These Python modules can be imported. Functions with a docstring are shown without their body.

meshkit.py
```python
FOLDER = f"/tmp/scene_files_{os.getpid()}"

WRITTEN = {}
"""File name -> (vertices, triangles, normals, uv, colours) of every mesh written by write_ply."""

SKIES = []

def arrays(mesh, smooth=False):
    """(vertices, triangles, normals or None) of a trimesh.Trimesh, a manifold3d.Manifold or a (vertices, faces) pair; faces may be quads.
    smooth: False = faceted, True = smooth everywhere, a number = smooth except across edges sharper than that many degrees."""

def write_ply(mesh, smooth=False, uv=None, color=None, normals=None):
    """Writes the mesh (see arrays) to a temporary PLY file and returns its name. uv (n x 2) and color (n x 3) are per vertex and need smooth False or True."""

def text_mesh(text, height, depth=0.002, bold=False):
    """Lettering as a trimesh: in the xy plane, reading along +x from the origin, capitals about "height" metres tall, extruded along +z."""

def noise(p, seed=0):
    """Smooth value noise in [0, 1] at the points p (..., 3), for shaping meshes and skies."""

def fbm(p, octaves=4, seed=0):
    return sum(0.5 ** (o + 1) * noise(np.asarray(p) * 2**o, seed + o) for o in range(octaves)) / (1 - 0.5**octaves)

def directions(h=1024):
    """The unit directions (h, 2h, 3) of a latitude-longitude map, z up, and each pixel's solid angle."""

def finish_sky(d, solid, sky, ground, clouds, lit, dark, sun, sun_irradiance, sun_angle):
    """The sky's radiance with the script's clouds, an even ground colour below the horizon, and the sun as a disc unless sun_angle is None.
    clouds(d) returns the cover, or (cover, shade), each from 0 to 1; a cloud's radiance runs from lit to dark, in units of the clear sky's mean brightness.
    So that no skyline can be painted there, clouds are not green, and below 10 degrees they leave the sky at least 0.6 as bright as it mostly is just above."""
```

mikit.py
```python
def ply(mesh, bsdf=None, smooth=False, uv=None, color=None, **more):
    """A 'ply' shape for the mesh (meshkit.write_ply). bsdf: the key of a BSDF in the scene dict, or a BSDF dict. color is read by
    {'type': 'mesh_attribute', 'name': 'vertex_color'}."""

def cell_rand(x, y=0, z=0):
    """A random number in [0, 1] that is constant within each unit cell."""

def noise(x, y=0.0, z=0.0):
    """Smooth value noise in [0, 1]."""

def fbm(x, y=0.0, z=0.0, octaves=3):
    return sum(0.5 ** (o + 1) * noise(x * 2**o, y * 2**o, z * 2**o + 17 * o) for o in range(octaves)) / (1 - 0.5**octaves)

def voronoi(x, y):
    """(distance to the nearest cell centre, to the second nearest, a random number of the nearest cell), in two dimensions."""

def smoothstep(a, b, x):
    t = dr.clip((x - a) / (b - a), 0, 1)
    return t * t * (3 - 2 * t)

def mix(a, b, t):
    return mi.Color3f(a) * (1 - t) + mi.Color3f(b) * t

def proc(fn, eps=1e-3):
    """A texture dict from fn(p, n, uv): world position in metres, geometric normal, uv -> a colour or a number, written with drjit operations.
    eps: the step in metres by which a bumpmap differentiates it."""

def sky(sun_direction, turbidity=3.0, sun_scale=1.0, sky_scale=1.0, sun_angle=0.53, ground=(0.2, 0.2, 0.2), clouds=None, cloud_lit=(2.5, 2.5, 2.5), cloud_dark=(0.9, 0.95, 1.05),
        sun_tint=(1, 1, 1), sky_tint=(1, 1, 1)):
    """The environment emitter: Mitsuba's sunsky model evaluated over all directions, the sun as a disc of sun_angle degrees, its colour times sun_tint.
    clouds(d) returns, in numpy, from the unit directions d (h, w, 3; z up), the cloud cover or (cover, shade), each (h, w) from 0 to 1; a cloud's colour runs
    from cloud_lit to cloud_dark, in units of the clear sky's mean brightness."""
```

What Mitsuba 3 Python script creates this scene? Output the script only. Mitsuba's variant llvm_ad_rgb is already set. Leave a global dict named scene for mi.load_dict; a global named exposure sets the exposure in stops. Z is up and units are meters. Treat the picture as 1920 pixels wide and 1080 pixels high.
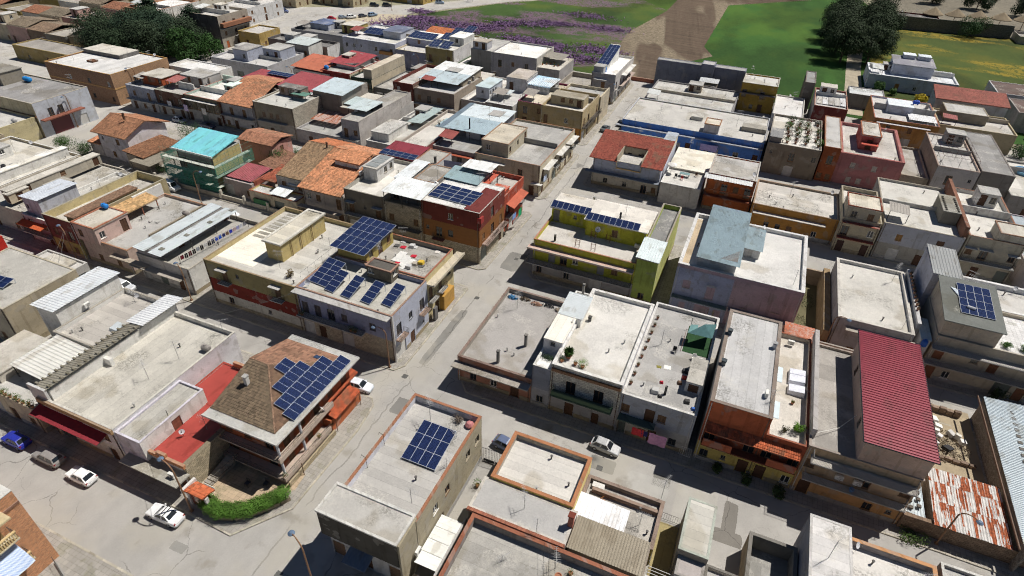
import math, random
import numpy as np, drjit as dr, mitsuba as mi, mikit
from mikit import noise, fbm, voronoi, cell_rand, smoothstep, mix
scene, labels = {'type': 'scene'}, {}
# ---------------------------------------------------------------- camera, daylight, exposure
exposure = 1.9
H = 62.0
def camera_matrix():
    pitch, roll, yaw = np.radians([36.002, -2.137, 21.837])
    cp, sp = np.cos(pitch), np.sin(pitch)
    F, R, D = np.array([0, cp, -sp]), np.array([1., 0, 0]), np.array([0, -sp, -cp])
    R, D = np.cos(roll) * R + np.sin(roll) * D, -np.sin(roll) * R + np.cos(roll) * D
    Z = np.array([[np.cos(yaw), -np.sin(yaw), 0], [np.sin(yaw), np.cos(yaw), 0], [0, 0, 1]])
    return Z @ R, Z @ D, Z @ F
_R, _D, _F = camera_matrix()
_o = np.array([0, 0, H])
scene['camera'] = {'type': 'perspective', 'fov': 80.38, 'fov_axis': 'x', 'near_clip': 1.0, 'far_clip': 6000.0,
                   'to_world': mi.ScalarTransform4f().look_at(origin=_o.tolist(), target=(_o + _F).tolist(), up=(-_D).tolist())}
scene['daylight'] = mikit.sky((0.335, 0.38, 0.865), turbidity=2.4, sky_scale=.27, sun_tint=(.89, 1.0, 1.19), ground=(0.20, 0.195, 0.18))
# ---------------------------------------------------------------- materials
# every mesh carries one colour, packed in its uv (two numbers); the materials add grain, stains and joints to it
rng = np.random.default_rng(7)
random.seed(7)
def pack(c):
    q = [int(min(255, max(0, round(255 * math.sqrt(max(0, x)))))) for x in c]
    return (q[0] * 256 + q[1] + 0.5, q[2] + 0.1 + 0.8 * rng.random())
def unpack(uv):
    U = dr.floor(uv.x); R = dr.floor(U / 256); G = U - R * 256; B = dr.floor(uv.y)
    return mi.Color3f(dr.square(R / 255), dr.square(G / 255), dr.square(B / 255)), (uv.y - B) * 97
def c_plain(p, n, uv):
    c, s = unpack(uv)
    return c * (0.9 + 0.2 * noise(p.x * 3 + s, p.y * 3, p.z * 3))
def c_plaster(p, n, uv):
    c, s = unpack(uv)
    h = p.x + p.y * 1.03
    big = fbm(p.x * .45 + s, p.y * .45, p.z * .6)
    fine = noise(p.x * 9, p.y * 9, p.z * 9)
    c = c * (0.56 + 0.36 * big + 0.16 * fine)
    run = fbm(h * 2.3 + s, p.z * .22, s)                      # rain streaks of dirt
    blot = fbm(p.x * 1.7 + s * 2, p.y * 1.7, p.z * 1.7)
    dirt = smoothstep(.58, .74, run) * .45 + smoothstep(.62, .72, blot) * .3
    patch = smoothstep(.66, .69, fbm(h * .8 + s * 3, p.z * .8, 3.))  # repaired plaster
    c = mix(c, mi.Color3f(.30, .28, .25), patch * .35)
    return mix(c, c * mi.Color3f(.50, .46, .40), dirt * .8)
def c_roof(p, n, uv):
    c, s = unpack(uv)
    big = fbm(p.x * .22 + s, p.y * .22, s)
    mid = fbm(p.x * 1.1, p.y * 1.1 + s, s, octaves=4)
    fine = noise(p.x * 6, p.y * 6, s) * .35 + noise(p.x * 13, p.y * 13, s) * .4 + noise(p.x * 29, p.y * 29, s) * .25
    c = c * (0.60 + 0.26 * big + 0.20 * mid + 0.36 * fine)
    kind = cell_rand(dr.floor(s * 7.3), 3., 1.)
    strip = dr.floor(dr.select(kind < .4, p.x, p.y) / 1.05 + s); fs = dr.select(kind < .4, p.x, p.y) / 1.05 + s - strip
    c = dr.select((kind > .22) & (kind < .62), c * (.90 + .2 * cell_rand(strip, s, 2.)) * (1 - .16 * smoothstep(.05, .02, dr.minimum(fs, 1 - fs))), c)       # laid in strips
    sx, sy = dr.floor(p.x / 2.6 + s), dr.floor(p.y / 3.1 + s)
    c = dr.select(kind > .85, c * (.84 + .3 * cell_rand(sx, sy, s)), c)                            # cast in bays
    gr = smoothstep(.30, .75, noise(p.x * 4.5, p.y * 4.5 + s, 2.) * .5 + noise(p.x * 10, p.y * 10 + s, 2.) * .5)
    lich = smoothstep(.50, .72, fbm(p.x * .28 + s * 2, p.y * .28, 1., octaves=4)) * gr
    c = mix(c, mi.Color3f(.14, .135, .115), lich * (.25 + .5 * cell_rand(dr.floor(s * 5.1), 1., 7.)))
    pond = smoothstep(.62, .70, fbm(p.x * .18 - s, p.y * .2 + 9, 5., octaves=4))
    c = mix(c, c * mi.Color3f(.72, .68, .60), pond * .6)
    pale = smoothstep(.58, .70, fbm(p.x * .33 - s, p.y * .4 + 30, 5., octaves=4)) * gr
    return mix(c, mi.Color3f(.58, .56, .51), pale * .4)
def c_asphalt(p, n, uv):
    c, s = unpack(uv)
    big = fbm(p.x * .10, p.y * .10, 2.)
    mid = fbm(p.x * .8, p.y * .8, 5., octaves=4)
    fine = noise(p.x * 8, p.y * 8, 1.) * .5 + noise(p.x * 22, p.y * 22, 4.) * .5
    c = c * (0.76 + 0.22 * big + 0.18 * mid + 0.12 * fine)
    wx, wy = p.x + 2.2 * (fbm(p.x * .35, p.y * .35, 9., octaves=4) - .5), p.y + 2.2 * (fbm(p.x * .35 + 40, p.y * .35, 9., octaves=4) - .5)
    v1, v2, r = voronoi(wx * .17, wy * .17)
    crack = smoothstep(.016, .006, v2 - v1) * smoothstep(.5, .62, noise(p.x * .13, p.y * .13, 7.))
    w1, w2, r2 = voronoi(wx * .8, wy * .8)
    craze = smoothstep(.05, .02, w2 - w1) * smoothstep(.62, .70, fbm(p.x * .16, p.y * .16, 11.))
    seam = smoothstep(.14, .05, dr.abs(p.x + 36.2 + .9 * (fbm(p.y * .18, 3., 1.) - .5) + .3 * (noise(p.y * 1.3, 1., 8.) - .5))) * smoothstep(.25, .5, noise(p.y * .35, 2., 2.))
    c = c * (1 - .38 * dr.minimum(crack + .5 * craze + .9 * seam, 1.))
    lane = fbm(p.x * .5, p.y * .06, 13.)
    c = c * (.9 + .2 * lane)
    stain = smoothstep(.58, .78, fbm(p.x * .5 + 7, p.y * .5, 21., octaves=5)) * smoothstep(.45, .6, noise(p.x * .09, p.y * .09, 3.))
    dust = smoothstep(.48, .74, fbm(p.x * .2 + 3, p.y * .2, 33., octaves=5))
    c = mix(c, mi.Color3f(.37, .35, .30), dust * .5)
    return mix(c, c * mi.Color3f(.6, .57, .52), stain * .6)
def c_pave(p, n, uv):
    c, s = unpack(uv)
    gx, gy = p.x / .55, p.y / .55
    j = dr.minimum(dr.minimum(gx - dr.floor(gx), 1 - gx + dr.floor(gx)), dr.minimum(gy - dr.floor(gy), 1 - gy + dr.floor(gy)))
    c = c * (.78 + .2 * cell_rand(dr.floor(gx), dr.floor(gy), 1.) + .2 * (fbm(p.x * .7, p.y * .7, 2.) - .3))
    weed = smoothstep(.6, .7, fbm(p.x * .6, p.y * .6, 8., octaves=4))
    c = mix(c, mi.Color3f(.17, .17, .10), weed * .35)
    return c * (1 - .3 * smoothstep(.07, .02, j))
def c_block(p, n, uv):
    c, s = unpack(uv)
    h = dr.select(dr.abs(n.x) > dr.abs(n.y), p.y, p.x)
    row = dr.floor(p.z / .27)
    fx = h / .5 + .5 * (row - 2 * dr.floor(row / 2)); fz = p.z / .27
    j = dr.minimum(dr.minimum(fx - dr.floor(fx), 1 - fx + dr.floor(fx)) * .5, dr.minimum(fz - dr.floor(fz), 1 - fz + dr.floor(fz)) * .27)
    c = c * (.68 + .42 * cell_rand(dr.floor(fx), row, s) + .18 * (fbm(p.x, p.y, p.z) - .5))
    return c * (1 - .45 * smoothstep(.035, .012, j))
def c_brick(p, n, uv):
    c, s = unpack(uv)
    h = dr.select(dr.abs(n.x) > dr.abs(n.y), p.y, p.x)
    row = dr.floor(p.z / .075)
    fx = h / .26 + .5 * (row - 2 * dr.floor(row / 2)); fz = p.z / .075
    j = dr.minimum(dr.minimum(fx - dr.floor(fx), 1 - fx + dr.floor(fx)) * .26, dr.minimum(fz - dr.floor(fz), 1 - fz + dr.floor(fz)) * .075)
    c = c * (.70 + .45 * cell_rand(dr.floor(fx), row, s) + .3 * (fbm(p.x * .6, p.y * .6, p.z * .6) - .5))
    return mix(c, mi.Color3f(.32, .26, .21), smoothstep(.016, .004, j) * .55)
def c_tile(p, n, uv):
    c, s = unpack(uv)
    k = cell_rand(dr.floor(p.x / .30), dr.floor(p.y / .42), s)
    c = c * (.52 + .56 * k + .35 * (fbm(p.x * .5 + s, p.y * .5, 1.) - .3))
    moss = smoothstep(.5, .7, fbm(p.x * .9 + s, p.y * .9, 4., octaves=4))
    return mix(c, mi.Color3f(.15, .115, .075), moss * .5 * cell_rand(dr.floor(s * 3.7), 2., 2.))
def c_metal(p, n, uv):
    c, s = unpack(uv)
    c = c * (.82 + .2 * fbm(p.x * .5 + s, p.y * .5, 1.) + .1 * noise(p.x * 7, p.y * 7, s))
    d = smoothstep(.58, .74, fbm(p.x * 1.1 + s, p.y * .5, 6., octaves=4))
    return mix(c, c * mi.Color3f(.6, .55, .48), d * .5)
def c_rust(p, n, uv):
    c, s = unpack(uv)
    k = fbm(p.x * 3.4 + s * 3, p.y * .34 + s, 1., octaves=4) + .08 * (noise(p.x * 9, p.y * 7, s) - .5)
    lean = (cell_rand(dr.floor(s * 13), 2., 5.) - .5) * .16
    r = smoothstep(.50, .53, k + lean)
    rust = mi.Color3f(.30, .085, .035) * (.6 + .8 * noise(p.x * 6, p.y * 6, 3.))
    return mix(c * (.85 + .25 * noise(p.x * 2, p.y * 2, 9.)), rust, r)
def c_cells(p, n, uv):
    gx, gy = uv.x, uv.y
    a = dr.minimum(gx - dr.floor(gx), 1 - gx + dr.floor(gx)); b = dr.minimum(gy - dr.floor(gy), 1 - gy + dr.floor(gy))
    line = smoothstep(.08, .02, dr.minimum(a, b))
    k = cell_rand(dr.floor(gx), dr.floor(gy), dr.floor(p.x) + dr.floor(p.y) * 3)
    return mix(mi.Color3f(.010, .018, .062) * (.7 + .6 * k), mi.Color3f(.07, .10, .20), line * .5)
def c_leaf(p, n, uv):
    c, s = unpack(uv)
    return c * (.6 + .8 * noise(p.x * 1.1, p.y * 1.1, p.z * 1.1) * (.6 + .8 * noise(p.x * 6, p.y * 6, p.z * 6)))
def c_grass(p, n, uv):
    c, s = unpack(uv)
    big = fbm(p.x * .022, p.y * .022, 3., octaves=4)
    mid = fbm(p.x * .13, p.y * .09, 8., octaves=4)
    fine = noise(p.x * 1.7, p.y * 1.7, 2.) * .6 + noise(p.x * 4.1, p.y * 4.1, 4.) * .4
    c = c * (.5 + .55 * big + .35 * mid + .35 * fine)
    c = c * (.8 + .5 * smoothstep(.4, .65, fbm(p.x * .05 + 9, p.y * .02, 14., octaves=4)))
    dry = smoothstep(.48, .7, mid * .6 + big * .45)
    return mix(c, c * mi.Color3f(1.55, 1.05, .75), dry * .6)
def c_meadow(p, n, uv):
    c = c_grass(p, n, uv)
    f = smoothstep(.46, .62, fbm(p.x * .035 + 4, p.y * .075, 7., octaves=4)) * smoothstep(.3, .6, noise(p.x * .9, p.y * .9, 5.) * .6 + noise(p.x * 2.6, p.y * 2.6, 5.) * .5)
    return mix(c, mi.Color3f(.30, .21, .025), f * .62)
def c_sulla(p, n, uv):
    c = c_grass(p, n, uv)
    f = smoothstep(.50, .62, fbm(p.x * .03 + 1, p.y * .06, 17., octaves=4)) * smoothstep(.35, .6, noise(p.x * 1.3, p.y * 1.3, 6.) * .6 + noise(p.x * 3.1, p.y * 3.1, 2.) * .5)
    return mix(c, mi.Color3f(.16, .085, .15), f * .75)
def c_soil(p, n, uv):
    c, s = unpack(uv)
    a = p.x * .985 + p.y * .175
    fur = noise(p.y * 1.0 + .15 * a, a * .06, 1.) * .5 + noise(p.y * 2.3, a * .15, 4.) * .3 + noise(a * .5, p.y * .03, 6.) * .2
    big = fbm(p.x * .05, p.y * .02, 6.)
    clod = fbm(p.x * 1.4, p.y * 1.4, 2., octaves=4)
    c = c * (.25 + .5 * big + .75 * fur + .45 * clod)
    straw = smoothstep(.5, .62, fbm(a * .10 + 3, p.y * .018, 31.))
    return mix(c * .8, mi.Color3f(.26, .22, .155) * (.4 + 1.0 * clod), straw * .6)
def c_town(p, n, uv):
    c, s = unpack(uv)
    return c * (.6 + .5 * fbm(p.x * .05, p.y * .05, 1.) + .4 * fbm(p.x * .6, p.y * .6, 1.))
def c_cloth(p, n, uv):
    c, s = unpack(uv)
    return c * (.85 + .25 * noise(p.x * 3, p.y * 3, p.z * 4))
def c_gingham(p, n, uv):
    a = p.x * 2.2 + p.z; b = p.y * 2.2 + p.z * 1.4
    k = (dr.select(a * 3 - dr.floor(a * 3) < .5, 1., 0.) + dr.select(b * 3 - dr.floor(b * 3) < .5, 1., 0.)) * .5
    return mix(mi.Color3f(.62, .68, .78), mi.Color3f(.30, .42, .66), k)
def b_rough(p, n, uv): return .012 * fbm(p.x * 4, p.y * 4, p.z * 4, octaves=4)
def b_grass(p, n, uv): return .25 * fbm(p.x * 1.5, p.y * 1.5, 1., octaves=4)
def b_soil(p, n, uv):
    a = p.x * .985 + p.y * .175
    return .22 * noise(a * 1.3, p.y * .06, 1.) + .16 * fbm(p.x * 1.8, p.y * 1.8, 1., octaves=4)
def mat(key, fn, rough=.9, bump=None, scale=1., spec=.3, eps=.02, **kw):
    b = {'type': 'principled', 'base_color': mikit.proc(fn), 'roughness': rough, 'specular': spec, **kw}
    if bump: b = {'type': 'bumpmap', 'arbitrary': mikit.proc(bump, eps=eps), 'scale': scale, 'bsdf': b}
    scene[key] = {'type': 'twosided', 'bsdf': b}
mat('plain', c_plain, .6); mat('plaster', c_plaster, .95); mat('roofing', c_roof, .95, b_rough)
mat('asphalt', c_asphalt, .95, b_rough); mat('paving', c_pave, .95); mat('blockwork', c_block, .95); mat('brickwork', c_brick, .9)
mat('claytile', c_tile, .85); mat('sheet', c_metal, .45, spec=.4); mat('rustsheet', c_rust, .8); mat('cells', c_cells, .12, spec=.5)
mat('grass', c_grass, 1., b_grass, eps=.1); mat('meadowgrass', c_meadow, 1., b_grass, eps=.1); mat('sullagrass', c_sulla, 1., b_grass, eps=.1)
mat('soil', c_soil, 1., b_soil, eps=.1); mat('townsoil', c_town, 1.); mat('cloth', c_cloth, .95); mat('gingham', c_gingham, .95)
mat('paint', c_plain, .28, spec=.5, clearcoat=1., clearcoat_gloss=.92)
mat('glass', c_plain, .06, spec=.6)
mat('steel', c_plain, .35, metallic=.85)
scene['leafy'] = {'type': 'twosided', 'bsdf': {'type': 'principled', 'base_color': mikit.proc(c_leaf), 'roughness': .75, 'specular': .25}}
# ---------------------------------------------------------------- mesh helpers
class MB:
    def __init__(s): s.v, s.f, s.n, s.uv = [], [], 0, []
    def add(s, v, f):
        s.v.append(np.asarray(v, float)); s.f.append(np.asarray(f, int) + s.n); s.n += len(v); return s
    def quad(s, a, b, c, d): return s.add([a, b, c, d], [[0, 1, 2], [0, 2, 3]])
    def tri(s, a, b, c): return s.add([a, b, c], [[0, 1, 2]])
    def hexa(s, b, t):                      # 4 bottom and 4 top points
        return s.add(list(b) + list(t), [[0, 2, 1], [0, 3, 2], [4, 5, 6], [4, 6, 7]] + [x for i in range(4) for x in ([i, (i + 1) % 4, 4 + (i + 1) % 4], [i, 4 + (i + 1) % 4, 4 + i])])
    def box(s, x0, y0, z0, x1, y1, z1):
        r = [(x0, y0), (x1, y0), (x1, y1), (x0, y1)]
        return s.hexa([(*p, z0) for p in r], [(*p, z1) for p in r])
    def obox(s, o, u, v, w):                # a corner and three edge vectors
        o, u, v, w = (np.asarray(q, float) for q in (o, u, v, w))
        return s.hexa([o, o + u, o + u + v, o + v], [o + w, o + u + w, o + u + v + w, o + v + w])
    def tube(s, pts, r, n=6):
        pts = np.asarray(pts, float); r = np.broadcast_to(r, (len(pts),))
        t = np.gradient(pts, axis=0); t /= np.linalg.norm(t, axis=1, keepdims=True) + 1e-9
        a = np.cross(t, np.where(np.abs(t[:, 2:]) < .9, [0, 0, 1.], [1., 0, 0])); a /= np.linalg.norm(a, axis=1, keepdims=True)
        b = np.cross(t, a); ang = np.arange(n) * 2 * np.pi / n
        v = (pts[:, None] + r[:, None, None] * (np.cos(ang)[None, :, None] * a[:, None] + np.sin(ang)[None, :, None] * b[:, None])).reshape(-1, 3)
        f = []
        for i in range(len(pts) - 1):
            for j in range(n):
                q = [i * n + j, i * n + (j + 1) % n, (i + 1) * n + (j + 1) % n, (i + 1) * n + j]
                f += [[q[0], q[1], q[2]], [q[0], q[2], q[3]]]
        m = len(v); e = (len(pts) - 1) * n
        v = np.vstack([v, pts[:1], pts[-1:]])
        f += [[m, (j + 1) % n, j] for j in range(n)] + [[m + 1, e + j, e + (j + 1) % n] for j in range(n)]
        return s.add(v, f)
    def disc(s, c, ax, r, n=14):
        c, ax = np.asarray(c, float), np.asarray(ax, float); ax /= np.linalg.norm(ax)
        a = np.cross(ax, [0, 0, 1.] if abs(ax[2]) < .9 else [1., 0, 0]); a /= np.linalg.norm(a); b = np.cross(ax, a)
        return s.add(np.vstack([[c], [c + r * (np.cos(t) * a + np.sin(t) * b) for t in np.arange(n) * 2 * np.pi / n]]), [[0, 1 + j, 1 + (j + 1) % n] for j in range(n)])
    def lathe(s, x, y, prof, n=12):         # prof: (radius, z)
        pr = np.asarray(prof, float); an = np.arange(n) * 2 * np.pi / n
        v = np.stack([x + pr[:, :1] * np.cos(an), y + pr[:, :1] * np.sin(an), np.repeat(pr[:, 1:], n, 1)], -1).reshape(-1, 3)
        f = []
        for i in range(len(pr) - 1):
            for j in range(n):
                q = [i * n + j, i * n + (j + 1) % n, (i + 1) * n + (j + 1) % n, (i + 1) * n + j]
                f += [[q[0], q[1], q[2]], [q[0], q[2], q[3]]]
        return s.add(v, f)
    def arr(s): return np.vstack(s.v), np.vstack(s.f)
def cool(c):                                # roof tones a little greyer than first noted
    m = sum(c) / 3; return tuple(m + (x - m) * .4 for x in c)
def tone(c):
    f, w = .80 + .24 * rng.random(), rng.random() < .06; return tuple(q * f for q in (c if w else cool(c)))
def numbered(k):
    if k not in used: used.add(k); return k
    i = 1
    while f'{k}_{i:03d}' in used: i += 1
    used.add(f'{k}_{i:03d}'); return f'{k}_{i:03d}'
used = set()
def thing(kind, label, cat, group=None):
    k = numbered(kind); labels[k] = {'label': label, 'category': cat}
    if group: labels[k]['group'] = group
    return k
def obj(name, mb, m, c, parent=None, label=None, smooth=False, **kw):
    if not mb.v: return None
    k = numbered(f'{parent}__{name}' if parent else name)
    v, f = mb.arr()
    scene[k] = mikit.ply((v, f), m, smooth=smooth, uv=np.tile(pack(c), (len(v), 1)), **kw)
    if label: labels[k] = {'label': label}
    return k
def stuffpart(k):
    if k: labels[k] = {**labels.get(k, {}), 'kind': 'stuff'}
    return k
ORD = ['first', 'second', 'third', 'fourth', 'fifth', 'sixth', 'seventh', 'eighth', 'ninth', 'tenth', 'eleventh', 'twelfth']
# colours (linear albedo)
WHITE, CREAM, BEIGE, SAND, OCHRE, YEL = (.74, .73, .70), (.56, .49, .36), (.50, .44, .35), (.44, .37, .26), (.46, .27, .09), (.58, .49, .22)
GREY, DGREY, LGREY, BLUEG, PINK, BRICK = (.33, .325, .31), (.16, .155, .15), (.48, .475, .46), (.46, .49, .60), (.56, .37, .33), (.27, .105, .065)
ORANGE, RED, MAROON, BROWN, WOOD, DARK = (.46, .14, .06), (.34, .05, .045), (.20, .045, .04), (.12, .065, .04), (.085, .042, .024), (.025, .025, .028)
R_BEIGE, R_GREY, R_WHITE, R_LG, R_DK = (.46, .44, .395), (.36, .355, .34), (.66, .655, .625), (.46, .45, .43), (.25, .245, .235)
TERRA, IRON, STONE, SHUT = (.42, .18, .10), (.06, .058, .055), (.50, .455, .37), (.20, .12, .07)
HOUSES = []
# ---------------------------------------------------------------- houses
def frame_of(side, x0, y0, x1, y1):
    return {'front': (np.array([x0, y0, 0.]), np.array([1., 0, 0]), np.array([0, -1., 0]), x1 - x0),
            'right': (np.array([x1, y0, 0.]), np.array([0, 1., 0]), np.array([1., 0, 0]), y1 - y0),
            'back': (np.array([x1, y1, 0.]), np.array([-1., 0, 0]), np.array([0, 1., 0]), x1 - x0),
            'left': (np.array([x0, y1, 0.]), np.array([0, -1., 0]), np.array([-1., 0, 0]), y1 - y0)}[side]
def wall_face(mb, P, U, N, W, z0, z1, ops, depth=.2):
    """a wall with real openings: the sheet is cut round each (u0, u1, za, zb) and the reveals are built"""
    us = sorted({0., W, *[q for o in ops for q in (o[0], o[1])]}); zs = sorted({z0, z1, *[q for o in ops for q in (o[2], o[3])]})
    pt = lambda u, z, d=0.: P + U * u + N * d + np.array([0, 0, z])
    for i in range(len(us) - 1):
        for j in range(len(zs) - 1):
            if zs[j] < z0 - 1e-6 or zs[j + 1] > z1 + 1e-6: continue
            um, zm = (us[i] + us[i + 1]) / 2, (zs[j] + zs[j + 1]) / 2
            if any(o[0] < um < o[1] and o[2] < zm < o[3] for o in ops): continue
            mb.quad(pt(us[i], zs[j]), pt(us[i + 1], zs[j]), pt(us[i + 1], zs[j + 1]), pt(us[i], zs[j + 1]))
    for a, b, c, d in ops:
        for (p, q) in (((a, c), (b, c)), ((b, c), (b, d)), ((b, d), (a, d)), ((a, d), (a, c))):
            mb.quad(pt(*p), pt(*q), pt(*q, -depth), pt(*p, -depth))
def slab(mb, P, U, N, u0, u1, d0, d1, z0, z1):
    mb.obox(P + U * u0 + N * d0 + np.array([0, 0, z0]), U * (u1 - u0), N * (d1 - d0), np.array([0, 0, z1 - z0]))
def fill_opening(parent, P, U, N, o, kind, col, detail):
    a, b, c, d = o; w, h = b - a, d - c; mb = MB()
    if kind in 'wV':                                      # window: frame, mullion, sill and a pane
        slab(mb, P, U, N, a - .07, b + .07, -.02, .07, c - .08, c)
        for u0, u1, z0, z1 in ((a, a + .07, c, d), (b - .07, b, c, d), (a + .07, b - .07, d - .07, d), (a + .07, b - .07, c, c + .06), ((a + b) / 2 - .035, (a + b) / 2 + .035, c + .06, d - .07)):
            slab(mb, P, U, N, u0, u1, -.17, -.10, z0, z1)
        k = obj('window', mb, 'plain', (WHITE, (.16, .09, .05), (.10, .10, .10), (.30, .26, .2))[int(rng.integers(4))] if kind == 'w' else (.2, .19, .18), parent)
        g = MB(); q = lambda u, z: P + U * u + N * -.145 + np.array([0, 0, z]); g.quad(q(a, c), q(b, c), q(b, d), q(a, d))
        obj('pane', g, 'glass', (.02, .023, .028), k)
    elif kind in 'sd':                                    # shuttered window or shuttered balcony door: two leaves of slats
        slab(mb, P, U, N, a - .06, b + .06, -.02, .06, c - .07, c)
        m = (a + b) / 2
        for u0, u1 in ((a + .01, m - .01), (m + .01, b - .01)):
            for v0, v1 in ((u0, u0 + .07), (u1 - .07, u1)): slab(mb, P, U, N, v0, v1, -.12, -.06, c, d)
            for z in (c, (c + d) / 2 - .04, d - .08): slab(mb, P, U, N, u0 + .07, u1 - .07, -.12, -.06, z, z + .08)
            ns = int(h / (.11 if detail else .22))
            for i in range(ns):
                z = c + .08 + (h - .16) * (i + .5) / ns
                slab(mb, P, U, N, u0 + .07, u1 - .07, -.11, -.075, z - .035, z + .02)
        g = MB(); q = lambda u, z: P + U * u + N * -.13 + np.array([0, 0, z]); g.quad(q(a, c), q(b, c), q(b, d), q(a, d))
        mb.v += g.v; mb.f += [g.f[0] + mb.n]; mb.n += 4
        obj('shutter' if kind == 's' else 'shutter_door', mb, 'plain', col, parent)
    elif kind in 'DC':                                    # wooden or metal street door with raised panels
        slab(mb, P, U, N, a, b, -.16, -.12, c, d)
        m = (a + b) / 2
        for u0, u1 in ((a + .08, m - .04), (m + .04, b - .08)):
            for f0, f1 in ((.05, .32), (.37, .64), (.69, .95)): slab(mb, P, U, N, u0, u1, -.12, -.09, c + h * f0, c + h * f1)
        obj('door', mb, 'plain', col, parent)
    elif kind == 'G':                                     # garage or shop shutter of slats
        n = int(h / .16)
        for i in range(n): slab(mb, P, U, N, a, b, -.17, -.12 - .02 * (i % 2), c + h * i / n, c + h * (i + 1) / n - .008)
        obj('garage_door', mb, 'sheet', col, parent)
    elif kind == 'P':                                     # glazed balcony door, open dark
        for u0, u1, z0, z1 in ((a, a + .08, c, d), (b - .08, b, c, d), (a + .08, b - .08, d - .08, d), (a + .08, b - .08, c, c + .3), ((a + b) / 2 - .04, (a + b) / 2 + .04, c + .3, d - .08)):
            slab(mb, P, U, N, u0, u1, -.17, -.10, z0, z1)
        k = obj('balcony_door', mb, 'plain', col, parent)
        g = MB(); q = lambda u, z: P + U * u + N * -.14 + np.array([0, 0, z]); g.quad(q(a, c), q(b, c), q(b, d), q(a, d))
        obj('pane', g, 'glass', (.02, .023, .028), k)
SIZE = {'w': (1.0, 1.25, .95), 'V': (.6, .7, 1.5), 's': (1.05, 1.3, .9), 'd': (1.15, 2.25, .06), 'D': (1.25, 2.4, .12), 'C': (1.0, 2.1, .1), 'G': (2.6, 2.6, .12), 'P': (1.3, 2.25, .06)}
def railing(mb, pts, z, h=.95, step=.16, r=.014):
    for a, b in zip(pts[:-1], pts[1:]):
        a, b = np.array([*a, z]), np.array([*b, z]); L = np.linalg.norm(b - a); n = max(1, int(L / step))
        for zz in (.08, h): mb.tube([a + [0, 0, zz], b + [0, 0, zz]], r * 1.7, 4)
        for i in range(n + 1): q = a + (b - a) * i / n; mb.tube([q + [0, 0, .05], q + [0, 0, h]], r, 3)
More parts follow.
